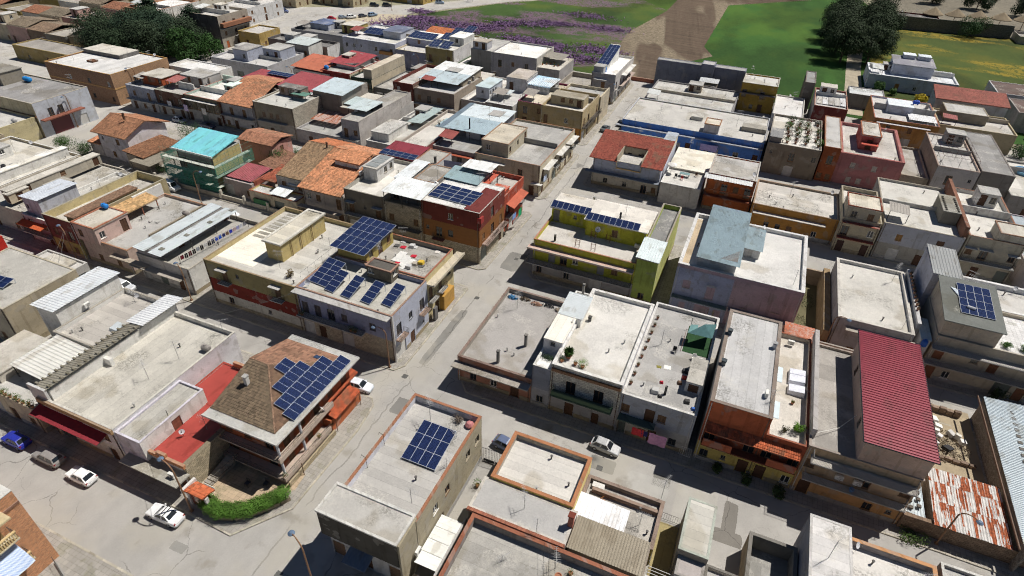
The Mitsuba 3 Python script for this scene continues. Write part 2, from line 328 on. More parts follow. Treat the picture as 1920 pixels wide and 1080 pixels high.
def facade(parent, side, x0, y0, x1, y1, zs, spec, cols, mats, dcol, scol, detail, rail='bars', bcol=LGREY, shift=None):
    """spec: storeys from the ground up divided by '/', each 'B:' full balcony, 'b:' a balcony per door, 'A:' awning over each; tokens spread evenly"""
    P, U, N, W = frame_of(side, x0, y0, x1, y1)
    groups = {}
    for i, st in enumerate(spec.split('/')):
        if i + 1 >= len(zs): break
        za, zb = zs[i], zs[i + 1]; flags = ''
        if ':' in st: flags, st = st.split(':')
        tok = st.split(); n = len(tok); ops = []
        for j, t in enumerate(tok):
            if t[0] == '.': continue
            w, h, sill = SIZE[t[0]]; h = min(h, zb - za - sill - .25)
            uc = W * (j + .5) / n + (rng.random() - .5) * .3 * min(1, W / n - w > .6)
            w = min(w, W / n - .25)
            ops.append((uc - w / 2, uc + w / 2, za + sill, za + sill + h, t))
        if i == 0 and detail and mats[0] == 'plaster':        # plinth between the doors
            u = .0; pc_ = tuple(.72 * q for q in (LGREY if rng.random() < .5 else SAND))
            for a, b in sorted([(o[0], o[1]) for o in ops if o[4][0] in 'DGCdP']) + [(W, W)]:
                if a - u > .3: m = MB(); slab(m, P, U, N, u + .02, a - .1, 0.001, .035, -.1, .85); obj('plinth', m, 'plaster', pc_, parent)
                u = b + .1
        key = (cols[min(i, len(cols) - 1)], mats[min(i, len(mats) - 1)])
        wall_face(groups.setdefault(key, MB()), P, U, N, W, za, zb, [o[:4] for o in ops])
        for o in ops:
            k = o[4][0]
            c = dcol if k in 'DC' else scol if k in 'sdP' else (LGREY if rng.random() < .5 else (.13, .15, .14)) if k == 'G' else WHITE
            if k in 'wVs' and o[4][1:] == '*': k, c = 's', scol
            fill_opening(parent, P, U, N, o[:4], k, c, detail)
            if 'A' in flags and k in 'sdPw':
                m = MB(); slab(m, P, U, N, o[0] - .45, o[1] + .45, 0, .85, o[3] + .12, o[3] + .22); obj('awning_slab', m, 'plaster', LGREY, parent)
            if 'b' in flags and k in 'dP':
                m = MB(); slab(m, P, U, N, o[0] - .5, o[1] + .5, 0.001, .9, za - .1, za + .03); bk = obj('balcony', m, 'plaster', bcol, parent)
                m = MB(); q = [P + U * (o[0] - .45) + N * .03, P + U * (o[0] - .45) + N * .85, P + U * (o[1] + .45) + N * .85, P + U * (o[1] + .45) + N * .03]
                railing(m, [w[:2] for w in q], za + .03, step=.13 if detail else .3); obj('railing', m, 'plain', IRON, bk)
        if 'B' in flags:
            m = MB(); slab(m, P, U, N, .15, W - .15, 0.001, 1.15, za - .12, za + .03); bk = obj('balcony', m, 'plaster', bcol, parent)
            m = MB(); q = [P + U * .2 + N * .03, P + U * .2 + N * 1.1, P + U * (W - .2) + N * 1.1, P + U * (W - .2) + N * .03]
            railing(m, [w[:2] for w in q], za + .03, step=.14 if detail else .35); obj('railing', m, 'plain', IRON, bk)
        if 'R' in flags:                                   # roof slab over the whole storey
            m = MB(); slab(m, P, U, N, .1, W - .1, 0.001, 1.2, zb - .2, zb - .06); obj('cornice_slab', m, 'plaster', LGREY, parent)
    for (c, mt), m in groups.items(): obj('wall', m, mt, c, parent)
def house(label, x0, y0, x1, y1, z, wall=CREAM, roof=R_BEIGE, par=.6, cop=None, front=None, right=None, left=None, back=None, fc=None, fm=('plaster',), side=None, inner=None,
          sm='plaster', dcol=WOOD, scol=SHUT, detail=False, cat='house', kind='house', t=.24, group=None, z0=-.1, bcol=LGREY, roofmat='roofing'):
    k = thing(kind, label, cat, group)
    side = side or wall; ns = max(s.count('/') + 1 for s in (front or '.', right or '.', left or '.', back or '.'))
    fl = z - par; zs = [z0] + [fl * i / ns for i in range(1, ns)] + [z - .07]
    for sd, spec in (('front', front), ('right', right), ('left', left), ('back', back)):
        cols = fc if (fc and sd == 'front') else ([wall] if sd == 'front' else [side]); mats = fm if sd == 'front' else (sm,)
        if fc and sd == 'right' and right and right.startswith('='): cols, mats, spec = fc, fm, right[1:]
        facade(k, sd, x0, y0, x1, y1, zs, spec or '/'.join(['.'] * ns), cols, mats, dcol, scol, detail, bcol=bcol)
    if par > 0.02:
        m = MB(); i0, i1, j0, j1 = x0 + t, x1 - t, y0 + t, y1 - t
        for a, b in (((i0, j0), (i1, j0)), ((i1, j0), (i1, j1)), ((i1, j1), (i0, j1)), ((i0, j1), (i0, j0))): m.quad((*a, fl - .02), (*b, fl - .02), (*b, z - .07), (*a, z - .07))
        obj('parapet', m, 'plaster', inner or wall, k)
    else: t = .3
    m = MB(); o = .03
    for a0, b0, a1, b1 in ((x0 - o, y0 - o, x1 + o, y0 + t), (x0 - o, y1 - t, x1 + o, y1 + o), (x0 - o, y0 + t, x0 + t, y1 - t), (x1 - t, y0 + t, x1 + o, y1 - t)): m.box(a0, b0, z - .07, a1, b1, z)
    obj('coping', m, 'brickwork' if cop == BRICK else 'plaster', cop or tuple(min(.72, q * 1.1) for q in (inner or wall)), k)
    m = MB(); m.quad((x0 + t - .02, y0 + t - .02, fl), (x1 - t + .02, y0 + t - .02, fl), (x1 - t + .02, y1 - t + .02, fl), (x0 + t - .02, y1 - t + .02, fl))
    obj('roof', m, roofmat, tone(roof) if roofmat == 'roofing' else roof, k)
    if detail and (x1 - x0) > 5:                            # rain pipes down the front
        for xx in {x0 + .25, x1 - .3}: obj('rain_pipe', MB().tube([(xx, y0 - .07, 0), (xx, y0 - .07, z - .25)], .055, 5), 'plain', (.14, .10, .08) if rng.random() < .6 else LGREY, k)
    if not any(q in label for q in ('brick red roof', 'long blue', 'white flat roof', 'bright white', 'roof garden', 'pink house', 'solar')): roof_extras(k, x0, y0, x1, y1, fl, par)
    HOUSES.append((label, x0, y0, x1, y1, fl, par))
    if par > .3 and (x1 - x0) > 5:                          # rain outlets, pipes and a hatch make a flat roof look used
        for _ in range(int(2 + rng.random() * 3)):
            a, b = x0 + .6 + rng.random() * (x1 - x0 - 1.2), y0 + .6 + rng.random() * (y1 - y0 - 1.2)
            obj('vent_pipe', MB().lathe(a, b, [(.09, fl), (.09, fl + .5), (.16, fl + .52), (.16, fl + .6), (.0, fl + .64)], 8), 'plaster', DGREY if rng.random() < .5 else LGREY, k)
    return k
def room(parent, x0, y0, x1, y1, z0, z1, wall=CREAM, roof=R_LG, name='stair_room', cop=None, door='', over=.12, rooft=.14, m='plaster', dcol=WOOD, label=None, rm='roofing', zb=None):
    """a room on a roof; zb: roof height at the back when it slopes"""
    mb = MB(); parts = []
    zb = zb if zb is not None else z1
    k = numbered(f'{parent}__{name}')
    for sd, spec in zip(('front', 'right', 'left', 'back'), (door + '|||').split('|')[:4]):
        P, U, N, W = frame_of(sd, x0, y0, x1, y1); tok = spec.split(); ops = []
        for j, t in enumerate(tok):
            if t[0] == '.': continue
            w, h, s = SIZE[t[0]]; h = min(h, z1 - z0 - s - .2); uc = W * (j + .5) / len(tok); w = min(w, W / len(tok) - .15)
            if h > .3: ops.append((uc - w / 2, uc + w / 2, z0 + s, z0 + s + h)); parts.append((P, U, N, ops[-1], t[0]))
        wall_face(mb, P, U, N, W, z0, min(z1, zb), ops)
        if zb > z1 + .01:
            q = {'front': None, 'right': [(x1, y0, z1), (x1, y1, z1), (x1, y1, zb)], 'left': [(x0, y1, z1), (x0, y0, z1), (x0, y1, zb)], 'back': [(x1, y1, z1), (x0, y1, z1), (x0, y1, zb), (x1, y1, zb)]}[sd]
            if q: mb.tri(*q) if len(q) == 3 else mb.quad(*q)
    v, f = mb.arr()
    scene[k] = mikit.ply((v, f), m, uv=np.tile(pack(wall), (len(v), 1)))
    if label: labels[k] = {'label': label}
    o = over; r = MB(); r.hexa([(x0 - o, y0 - o, z1), (x1 + o, y0 - o, z1), (x1 + o, y1 + o, zb), (x0 - o, y1 + o, zb)], [(x0 - o, y0 - o, z1 + rooft), (x1 + o, y0 - o, z1 + rooft), (x1 + o, y1 + o, zb + rooft), (x0 - o, y1 + o, zb + rooft)])
    obj('roof_slab', r, rm, roof, k)
    if cop:
        c = MB(); zz = z1 + rooft
        for a0, b0, a1, b1 in ((x0 - o, y0 - o, x1 + o, y0 + .12), (x0 - o, y1 - .12, x1 + o, y1 + o), (x0 - o, y0 + .12, x0 + .12, y1 - .12), (x1 - .12, y0 + .12, x1 + o, y1 - .12)): c.box(a0, b0, zz - .02, a1, b1, zz + .16)
        obj('coping', c, 'brickwork' if cop == BRICK else 'plaster', cop, k)
    for P, U, N, op, t in parts: fill_opening(k, P, U, N, op, t, dcol if t in 'DC' else SHUT, False)
    return k
def roof_extras(k, x0, y0, x1, y1, fl, par):
    if not (y0 > 105 and par > .25 and x1 - x0 > 8 and y1 - y0 > 14): return
    r = np.random.default_rng(int(abs(x0 * 31 + y0 * 7))); yy = y0 + (y1 - y0) * (.35 + .35 * r.random()); c = [LGREY, BEIGE, WHITE, GREY][int(r.integers(4))]
    obj('party_wall', MB().box(x0 + .3, yy, fl - .02, x1 - .3, yy + .22, fl + .7 + .9 * r.random()), 'plaster', c, k)
    if r.random() < .7: a = x0 + .6 + r.random() * (x1 - x0 - 5); b = y1 - 5 - 2 * r.random(); room(k, a, b, a + 2.6 + 1.6 * r.random(), b + 3.6, fl - .02, fl + 1.9 + .8 * r.random(), c, R_GREY if r.random() < .5 else R_BEIGE, 'roof_hut', door='D w|w|')
    if r.random() < .6: a = x0 + .5; b = y0 + 1 + 3 * r.random(); sheet(k, a, b, a + 3.5, b + 2.6 + 2 * r.random(), (fl + 2, fl + 1.8, fl + 2.2, fl + 2.4), [(.42, .46, .47), (.55, .57, .56), (.30, .28, .25), (.27, .07, .06)][int(r.integers(4))], 'y', .45, .04, posts=(fl - .02, [(a + .1, b + .1), (a + 3.3, b + .1)]), name='lean_to')
def ribbed(x0, y0, x1, y1, z00, z10, z11, z01, along='y', pitch=.3, amp=.05, th=.04):
    """profiled sheet between four corner heights, with its edges; ribs run along x or y"""
    mb = MB(); L = (x1 - x0) if along == 'y' else (y1 - y0); n = max(2, int(L / pitch))
    prof = []
    for i in range(n): prof += [(i / n, 0.), ((i + .62) / n, 0.), ((i + .72) / n, 1.), ((i + .9) / n, 1.)]
    prof.append((1., 0.)); m = len(prof); top = []
    for e in (0., 1.):
        for s, h in prof:
            a, b = (s, e) if along == 'y' else (e, s)
            z = (1 - a) * (1 - b) * z00 + a * (1 - b) * z10 + a * b * z11 + (1 - a) * b * z01
            top.append((x0 + (x1 - x0) * a, y0 + (y1 - y0) * b, z + h * amp))
    top = np.array(top); v = np.vstack([top, top - [0, 0, th]]); f = []
    for i in range(m - 1):
        f += [[i, i + 1, m + i + 1], [i, m + i + 1, m + i], [2 * m + i, 3 * m + i + 1, 2 * m + i + 1], [2 * m + i, 3 * m + i, 3 * m + i + 1]]
        f += [[i, 2 * m + i, 2 * m + i + 1], [i, 2 * m + i + 1, i + 1], [m + i, m + i + 1, 3 * m + i + 1], [m + i, 3 * m + i + 1, 3 * m + i]]
    f += [[0, m, 3 * m], [0, 3 * m, 2 * m], [m - 1, 3 * m - 1, 4 * m - 1], [m - 1, 4 * m - 1, 2 * m - 1]]
    return mb.add(v, f)
def sheet(parent, x0, y0, x1, y1, zs, col=LGREY, along='y', pitch=.35, amp=.05, posts=None, name='sheet_roof', m='sheet', edge=None, label=None):
    z00, z10, z11, z01 = zs if isinstance(zs, (tuple, list)) else (zs,) * 4
    k = obj(name, ribbed(x0, y0, x1, y1, z00, z10, z11, z01, along, pitch, amp), m, col, parent, label)
    if edge:
        e = MB(); q = [(x0, y0, z00), (x1, y0, z10), (x1, y1, z11), (x0, y1, z01)]
        for a, b in zip(q, q[1:] + q[:1]): e.tube([np.array(a) - [0, 0, .03], np.array(b) - [0, 0, .03]], .07, 5)
        obj('gutter', e, 'plain', edge, k)
    if posts is not None:
        zf, pts = posts
        for a, b in pts:
            s, t = (a - x0) / (x1 - x0), (b - y0) / (y1 - y0)
            z = (1 - s) * (1 - t) * z00 + s * (1 - t) * z10 + s * t * z11 + (1 - s) * t * z01
            obj('post', MB().box(a - .05, b - .05, zf, a + .05, b + .05, z - .03), 'plain', IRON, k)
    return k
def tiled(parent, poly, down, col=TERRA, name='tile_roof', th=.12, label=None, pitch=.26, course=.38, eave=None):
    """clay tile slope over a planar polygon: barrel rows along DOWN with stepped courses"""
    poly = np.asarray(poly, float); n = np.cross(poly[1] - poly[0], poly[2] - poly[0]); n /= np.linalg.norm(n); n = n if n[2] > 0 else -n
    d = np.array([*down, 0.]); d = d - n * (d @ n); d /= np.linalg.norm(d); a = np.cross(n, d)
    o = poly[0]; P2 = np.stack([(poly - o) @ a, (poly - o) @ d], 1)
    import shapely
    sh = shapely.Polygon(P2); mb = MB(); (s0, t0), (s1, t1) = P2.min(0), P2.max(0)
    ns, nt = int((s1 - s0) / pitch) + 1, int((t1 - t0) / course) + 1
    for i in range(ns):
        for j in range(nt):
            A, B, C, D = s0 + i * pitch, s0 + (i + 1) * pitch, t0 + j * course, t0 + (j + 1) * course
            cell = shapely.box(A, C, B, D).intersection(sh)
            if cell.is_empty or cell.area < .012: continue
            A, C, B, D = cell.bounds
            lift = .012 * rng.random(); sk = .008 * (rng.random() - .5)
            e = [(A, 0.), (A + (B - A) * .3, .045), (A + (B - A) * .6, .05), (B, 0.)]
            v = [o + a * (s + sk) + d * C + n * (h + .015 + lift) for s, h in e] + [o + a * (s + sk) + d * D + n * (h + .065 + lift) for s, h in e] + [o + a * A + d * D, o + a * B + d * D]
            mb.add(v, [[q, q + 1, q + 5] for q in range(3)] + [[q, q + 5, q + 4] for q in range(3)] + [[4, 5, 8], [5, 6, 8], [6, 9, 8], [6, 7, 9]])
    k = obj(name, mb, 'claytile', col, parent, label)
    b = MB(); m = len(poly); low = poly - [0, 0, th]
    b.add(np.vstack([poly, low]), [[0, i, i + 1] for i in range(1, m - 1)] + [[m, m + i + 1, m + i] for i in range(1, m - 1)] + [x for i in range(m) for x in ([i, m + i, m + (i + 1) % m], [i, m + (i + 1) % m, (i + 1) % m])])
    obj('underlay', b, 'plaster', eave or tuple(q * .7 for q in col), k)
    return k
def ridge(parent, pts, col=TERRA):
    m = MB(); pts = [np.array(p, float) for p in pts]
    for p, q in zip(pts[:-1], pts[1:]):
        L = np.linalg.norm(q - p); n = max(1, int(L / .4))
        for i in range(n): m.tube([p + (q - p) * i / n + [0, 0, .02 * (i % 2)], p + (q - p) * (i + .96) / n + [0, 0, .02 * (i % 2)]], .11, 6)
    return obj('ridge_tiles', m, 'claytile', col, parent)
def solar(label, o, u, v, nu, nv, pw, ph, gap=.025, cells=(10, 6), th=.04, group=None, lift=0., stand=True, skip=()):
    """panels in a grid from corner o along u (columns) and v (rows), on a light frame with feet"""
    k = thing('solar_array', label, 'solar panels', group)
    o, u, v = (np.asarray(q, float) for q in (o, u, v)); u /= np.linalg.norm(u); v /= np.linalg.norm(v); n = np.cross(u, v); n = n if n[2] > 0 else -n
    f = MB()
    for i in range(nu):
        for j in range(nv):
            if (i, j) in skip: continue
            c = o + u * i * (pw + gap) + v * j * (ph + gap) + n * lift
            f.obox(c - u * .03 - v * .03 - n * .03, u * (pw + .06), v * (ph + .06), n * .045)
            p = MB(); e = .022; q = [c + u * e + v * e, c + u * (pw - e) + v * e, c + u * (pw - e) + v * (ph - e), c + u * e + v * (ph - e)]
            vs = [x + n * .03 for x in q] + [x + n * .012 for x in q]
            uvs = np.array([[0, 0], [cells[0], 0], [cells[0], cells[1]], [0, cells[1]]] * 2, float)
            kk = numbered(k + '__panel')
            scene[kk] = mikit.ply((vs, [[0, 1, 2], [0, 2, 3]] + [x for a in range(4) for x in ([a, 4 + a, 4 + (a + 1) % 4], [a, 4 + (a + 1) % 4, (a + 1) % 4])]), 'cells', uv=uvs)
    if stand:
        for i in range(nu + 1):
            for j in (0, nv):
                c = o + u * min(i * (pw + gap), nu * (pw + gap) - .05) + v * min(j * (ph + gap), nv * (ph + gap) - .05)
                if stand is not True and c[2] > stand + .05: f.box(c[0] - .03, c[1] - .03, stand, c[0] + .03, c[1] + .03, c[2] - .02)
    obj('frame', f, 'plain', (.36, .39, .44), k)
    return k
# ---------------------------------------------------------------- small things
def antenna(x, y, z, h, label, a=0., dish=False):
    k = thing('tv_antenna', label, 'antenna'); m = MB(); m.tube([(x, y, z), (x, y, z + h)], .028, 5)
    obj('mast', m, 'plain', (.22, .22, .22), k); m = MB(); c, s = math.cos(a), math.sin(a)
    for zz, L, n in ((h - .1, 1.5, 9), (h - .75, .9, 4)):
        m.tube([(x - c * L * .35, y - s * L * .35, z + zz), (x + c * L * .65, y + s * L * .65, z + zz)], .02, 4)
        for i in range(n):
            q = -.35 + i / (n - 1); w = .34 - .16 * i / n if n > 5 else .5
            m.tube([(x + c * L * q - s * w, y + s * L * q + c * w, z + zz), (x + c * L * q + s * w, y + s * L * q - c * w, z + zz)], .012, 3)
    obj('boom', m, 'plain', (.45, .45, .45), k); return k
def dish(x, y, z, label, az=-.9, r=.45):
    k = thing('satellite_dish', label, 'satellite dish'); c, s = math.cos(az), math.sin(az); ax = np.array([c * .85, s * .85, .5]); ax /= np.linalg.norm(ax)
    a = np.cross(ax, [0, 0, 1.]); a /= np.linalg.norm(a); b = np.cross(ax, a); o = np.array([x, y, z + .8]); v, f = [o], []
    for i in range(1, 5):
        for j in range(16): t = j * np.pi / 8; rr = r * i / 4; v.append(o + rr * (math.cos(t) * a + math.sin(t) * b) + ax * rr * rr * .45)
    f += [[0, 1 + j, 1 + (j + 1) % 16] for j in range(16)]
    for i in range(3):
        for j in range(16): p, q = 1 + i * 16 + j, 1 + i * 16 + (j + 1) % 16; f += [[p, p + 16, q + 16], [p, q + 16, q]]
    obj('reflector', MB().add(v, f), 'plain', (.62, .63, .65), k)
    m = MB(); m.tube([(x, y, z), o], .03, 5); m.tube([o - b * r, o + ax * r * 1.1], .015, 4); m.box(*(o + ax * r * 1.1 - .05), *(o + ax * r * 1.1 + .05)); obj('stand', m, 'plain', IRON, k)
def tank(x, y, z, label, col=(.03, .22, .62), L=1.3, r=.42, ax='x', upright=False):
    k = thing('water_tank', label, 'water tank'); m = MB()
    if upright: m.lathe(x, y, [(0, z + .05), (r, z + .05), (r * 1.02, z + .4), (r, z + .8), (r, z + L), (r * .7, z + L + .15), (.18, z + L + .2), (.18, z + L + .28), (0, z + L + .28)], 16)
    else:
        d = np.array([1., 0, 0]) if ax == 'x' else np.array([0, 1., 0]); o = np.array([x, y, z + r + .15])
        q = [(-.5, .25), (-.47, .7), (-.42, .92), (-.3, 1), (-.29, 1.04), (-.25, 1.04), (-.24, 1), (.24, 1), (.25, 1.04), (.29, 1.04), (.3, 1), (.42, .92), (.47, .7), (.5, .25)]
        m.tube([o + d * L * s for s, _ in q], [r * w for _, w in q], 14); m.lathe(x, y, [(.2, z + 2 * r + .1), (.2, z + 2 * r + .24), (0, z + 2 * r + .26)], 10)
    obj('drum', m, 'plain', col, k, smooth=False); m = MB()
    if not upright:
        for s in (-.3, .3): c = np.array([x, y, z]) + (np.array([s * L, 0, 0]) if ax == 'x' else np.array([0, s * L, 0])); m.box(c[0] - .12, c[1] - .12, z, c[0] + .12, c[1] + .12, z + .25)
        obj('cradle', m, 'plain', IRON, k)
def chimney(parent, x, y, z, h, w=.45, col=LGREY, cap=True, m='plaster'):
    mb = MB(); mb.box(x - w / 2, y - w / 2, z - .1, x + w / 2, y + w / 2, z + h); k = obj('chimney', mb, m, col, parent)
    if cap:
        mb = MB(); mb.box(x - w * .65, y - w * .65, z + h + .18, x + w * .65, y + w * .65, z + h + .26)
        for a in (-1, 1):
            for b in (-1, 1): mb.box(x + a * w * .4 - .05, y + b * w * .4 - .05, z + h, x + a * w * .4 + .05, y + b * w * .4 + .05, z + h + .18)
        obj('cap', mb, 'plaster', tuple(q * .6 for q in col), k)
    return k
def aircon(x, y, z, label, side='x'):
    k = thing('air_conditioner', label, 'air conditioner'); a, b = (.32, .85) if side == 'x' else (.85, .32); m = MB()
    m.box(x - a / 2, y - b / 2, z + .08, x + a / 2, y + b / 2, z + .72)
    for s in (-.35, .35): m.box(x - (a if side == 'x' else .08) / 2, y - .04 + (s if side == 'x' else 0), z, x + (a if side == 'x' else .08) / 2, y + .04 + (s if side == 'x' else 0), z + .08)
    obj('case', m, 'plain', (.66, .66, .63), k); m = MB(); q = 1 if side == 'x' else -1
    for r in (.09, .17, .25): 
        t = np.arange(17) * np.pi / 8
        m.tube([(x + .18, y + .1 + r * math.cos(w), z + .4 + r * math.sin(w)) if side == 'x' else (x + .1 + r * math.cos(w), y - .18, z + .4 + r * math.sin(w)) for w in t], .012, 4)
    obj('grille', m, 'plain', DGREY, k)
def lamp(x, y, h, ang, label, reach=1.9, col=(.23, .13, .075)):
    k = thing('street_lamp', label, 'street lamp'); c, s = math.cos(ang), math.sin(ang); m = MB()
    pts = [(x, y, 0), (x, y, h * .5), (x, y, h - 1.0)] + [(x + c * reach * (1 - math.cos(t)) * .62, y + s * reach * (1 - math.cos(t)) * .62, h - 1.0 + 1.15 * math.sin(t)) for t in np.linspace(.25, 1.9, 8)]
    m.tube(pts, np.linspace(.095, .05, len(pts)), 8); m.box(x - .16, y - .16, 0, x + .16, y + .16, .35); obj('pole', m, 'plain', col, k)
    e = np.array(pts[-1]) + [c * .2, s * .2, -.02]; m = MB(); m.lathe(e[0], e[1], [(0, e[2] + .14), (.16, e[2] + .12), (.34, e[2] - .02), (.36, e[2] - .07), (.30, e[2] - .12), (0, e[2] - .16)], 14); obj('lamp_head', m, 'plain', (.10, .15, .23), k)
def pot(x, y, z, label, r=.2, h=.35, plant=.5, col=(.33, .13, .07), pc=(.06, .12, .025), spiky=False):
    k = thing('potted_plant', label, 'potted plant'); m = MB(); m.lathe(x, y, [(0, z), (r * .7, z), (r, z + h), (r * 1.1, z + h), (r * 1.1, z + h + .05), (r * .85, z + h + .05), (r * .8, z + h - .03), (0, z + h - .03)], 10); obj('pot', m, 'plain', col, k)
    if plant: obj('foliage', leaves([(x, y, z + h + plant * .5)], [(plant * .75, plant * .75, plant * .65)], int(160 * plant) + 60, .16 * max(.6, plant), spike=spiky), 'leafy', pc, k)
def leaves(cs, rs, n, size, seed=None, spike=False, shell=.55):
    """leaf-sized quads spread through ellipsoids, denser towards their outside"""
    g = np.random.default_rng(seed if seed is not None else int(rng.integers(1 << 30))); V, m = [], MB()
    cs, rs = np.asarray(cs, float), np.asarray(rs, float); w = rs.prod(1) ** (2 / 3); cnt = g.multinomial(n, w / w.sum())
    for c, r, q in zip(cs, rs, cnt):
        d = g.normal(size=(q, 3)); d /= np.linalg.norm(d, axis=1, keepdims=True); rad = shell + (1 - shell) * g.random((q, 1)) ** .6; p = c + d * r * rad * (1 + .12 * g.normal(size=(q, 1)))
        nn = d * 1.0 + g.normal(size=(q, 3)) * .45 + [0, 0, .35]; nn /= np.linalg.norm(nn, axis=1, keepdims=True)
        a = d if spike else np.cross(nn, g.normal(size=(q, 3))); a = a / (np.linalg.norm(a, axis=1, keepdims=True) + 1e-9); b = np.cross(nn, a); b /= np.linalg.norm(b, axis=1, keepdims=True) + 1e-9
        s = size * (.6 + .8 * g.random((q, 1))); k = .22 if spike else .55
        if spike: p = c + (p - c) * .5; s = s * 3
        V.append(np.stack([p - a * s * .5, p + b * s * k * .5, p + a * s * .5 + nn * s * .12, p - b * s * k * .5], 1))
    V = np.concatenate(V); q = len(V); i = np.arange(q)[:, None] * 4
    return m.add(V.reshape(-1, 3), np.concatenate([i + [[0, 1, 2]], i + [[0, 2, 3]]]))
def tree(kind, label, x, y, h, r, cat='tree', col=(.030, .052, .020), n=9000, size=.42, trunk=.28, blobs=14, flat=1., group=None, low=.35, tc=(.09, .065, .045), seed=0):
    g = np.random.default_rng(seed + int(abs(x) * 7 + abs(y) * 13)); k = thing(kind, label, cat, group)
    m = MB(); top = h * .72; m.tube([(x, y, -.1), (x + .1 * g.normal(), y + .1 * g.normal(), h * .25), (x + .3 * g.normal(), y + .3 * g.normal(), h * .5), (x, y, top)], [trunk, trunk * .8, trunk * .6, trunk * .25], 8)
    cs, rs = [], []
    for i in range(blobs):
        t = i * 2.399 + g.random(); zz = low + (1 - low) * ((i + .5) / blobs); w = math.sin(math.pi * min(1, .18 + .8 * (zz - low) / (1 - low))) ** .7
        rr = r * w * (.35 + .5 * g.random() ** .5); c = (x + rr * math.cos(t), y + rr * math.sin(t), h * zz * .93); cs.append(c); q = r * (.30 + .22 * g.random()); rs.append((q, q, q * .8 * flat))
        m.tube([(x, y, h * max(.2, zz * .55)), ((x + c[0]) / 2, (y + c[1]) / 2, (h * zz * .55 + c[2]) / 2), c], [trunk * .4, trunk * .25, .03], 5)
    obj('trunk', m, 'plain', tc, k); obj('crown', leaves(cs, rs, n, size, seed=seed + 5), 'leafy', col, k); return k
def bush(kind, label, x, y, h, r, col=(.045, .095, .022), n=1500, size=.22, cat='bush', z=0., seed=1):
    g = np.random.default_rng(seed + int(abs(x) * 11 + abs(y) * 3)); k = thing(kind, label, cat)
    cs = [(x + r * .5 * g.normal() * .7, y + r * .5 * g.normal() * .7, z + h * (.25 + .5 * g.random())) for _ in range(7)]; rs = [(r * .5, r * .5, h * .3)] * 7
    m = MB()
    for c in cs: m.tube([(x, y, z - .02), c], [.05, .015], 5)
    obj('stem', m, 'plain', (.1, .07, .05), k); obj('foliage', leaves(cs, rs, n, size), 'leafy', col, k); return k
def each(name, mbs, m, c, parent):
    for q in mbs: obj(name, q, m, c, parent)
def boxes(name, bs, m, c, parent, label=None):
    for b in bs: obj(name, MB().box(*b), m, c, parent, label)
def plank(name_parent, x0, y0, x1, y1, z0, z1, col, name, m='plaster'):
    mb = MB(); mb.box(x0, y0, z0, x1, y1, z1); return obj(name, mb, m, col, name_parent)
# ---------------------------------------------------------------- cars: lofted body, glazed cabin, four wheels
CARS = {'hatch': (3.75, 1.64, 1.43, [(0, .40, .60, .70), (.10, .24, .72, .93), (.5, .2, .80, .98), (1.02, .2, .90, 1.), (1.9, .2, .92, 1.), (3.3, .22, .95, .98), (3.68, .28, .88, .92), (3.75, .4, .70, .84)], (1.0, 1.62, 3.05, 3.62)),
        'sedan': (4.35, 1.70, 1.38, [(0, .40, .58, .70), (.12, .24, .70, .93), (.6, .2, .78, .98), (1.25, .2, .88, 1.), (2.2, .2, .90, 1.), (3.5, .22, .93, .98), (4.22, .28, .90, .93), (4.35, .4, .72, .84)], (1.25, 1.95, 3.0, 3.65)),
        'wagon': (4.25, 1.68, 1.46, [(0, .40, .60, .70), (.12, .24, .72, .93), (.55, .2, .80, .98), (1.12, .2, .90, 1.), (2.2, .2, .92, 1.), (3.7, .22, .95, .98), (4.18, .28, .88, .93), (4.25, .4, .70, .86)], (1.1, 1.75, 3.75, 4.12)),
        'van': (4.3, 1.74, 1.85, [(0, .42, .70, .74), (.10, .26, .86, .95), (.5, .22, .98, 1.), (.95, .22, 1.08, 1.), (2.2, .22, 1.1, 1.), (3.8, .24, 1.1, 1.), (4.26, .3, 1.0, .97), (4.3, .42, .8, .92)], (.85, 1.5, 4.1, 4.24)),
        'suv': (4.3, 1.78, 1.75, [(0, .48, .78, .74), (.12, .34, .92, .94), (.6, .32, 1.0, .98), (1.15, .32, 1.06, 1.), (2.2, .32, 1.08, 1.), (3.7, .34, 1.08, 1.), (4.22, .38, 1.04, .96), (4.3, .48, .86, .88)], (1.1, 1.7, 3.8, 4.15))}
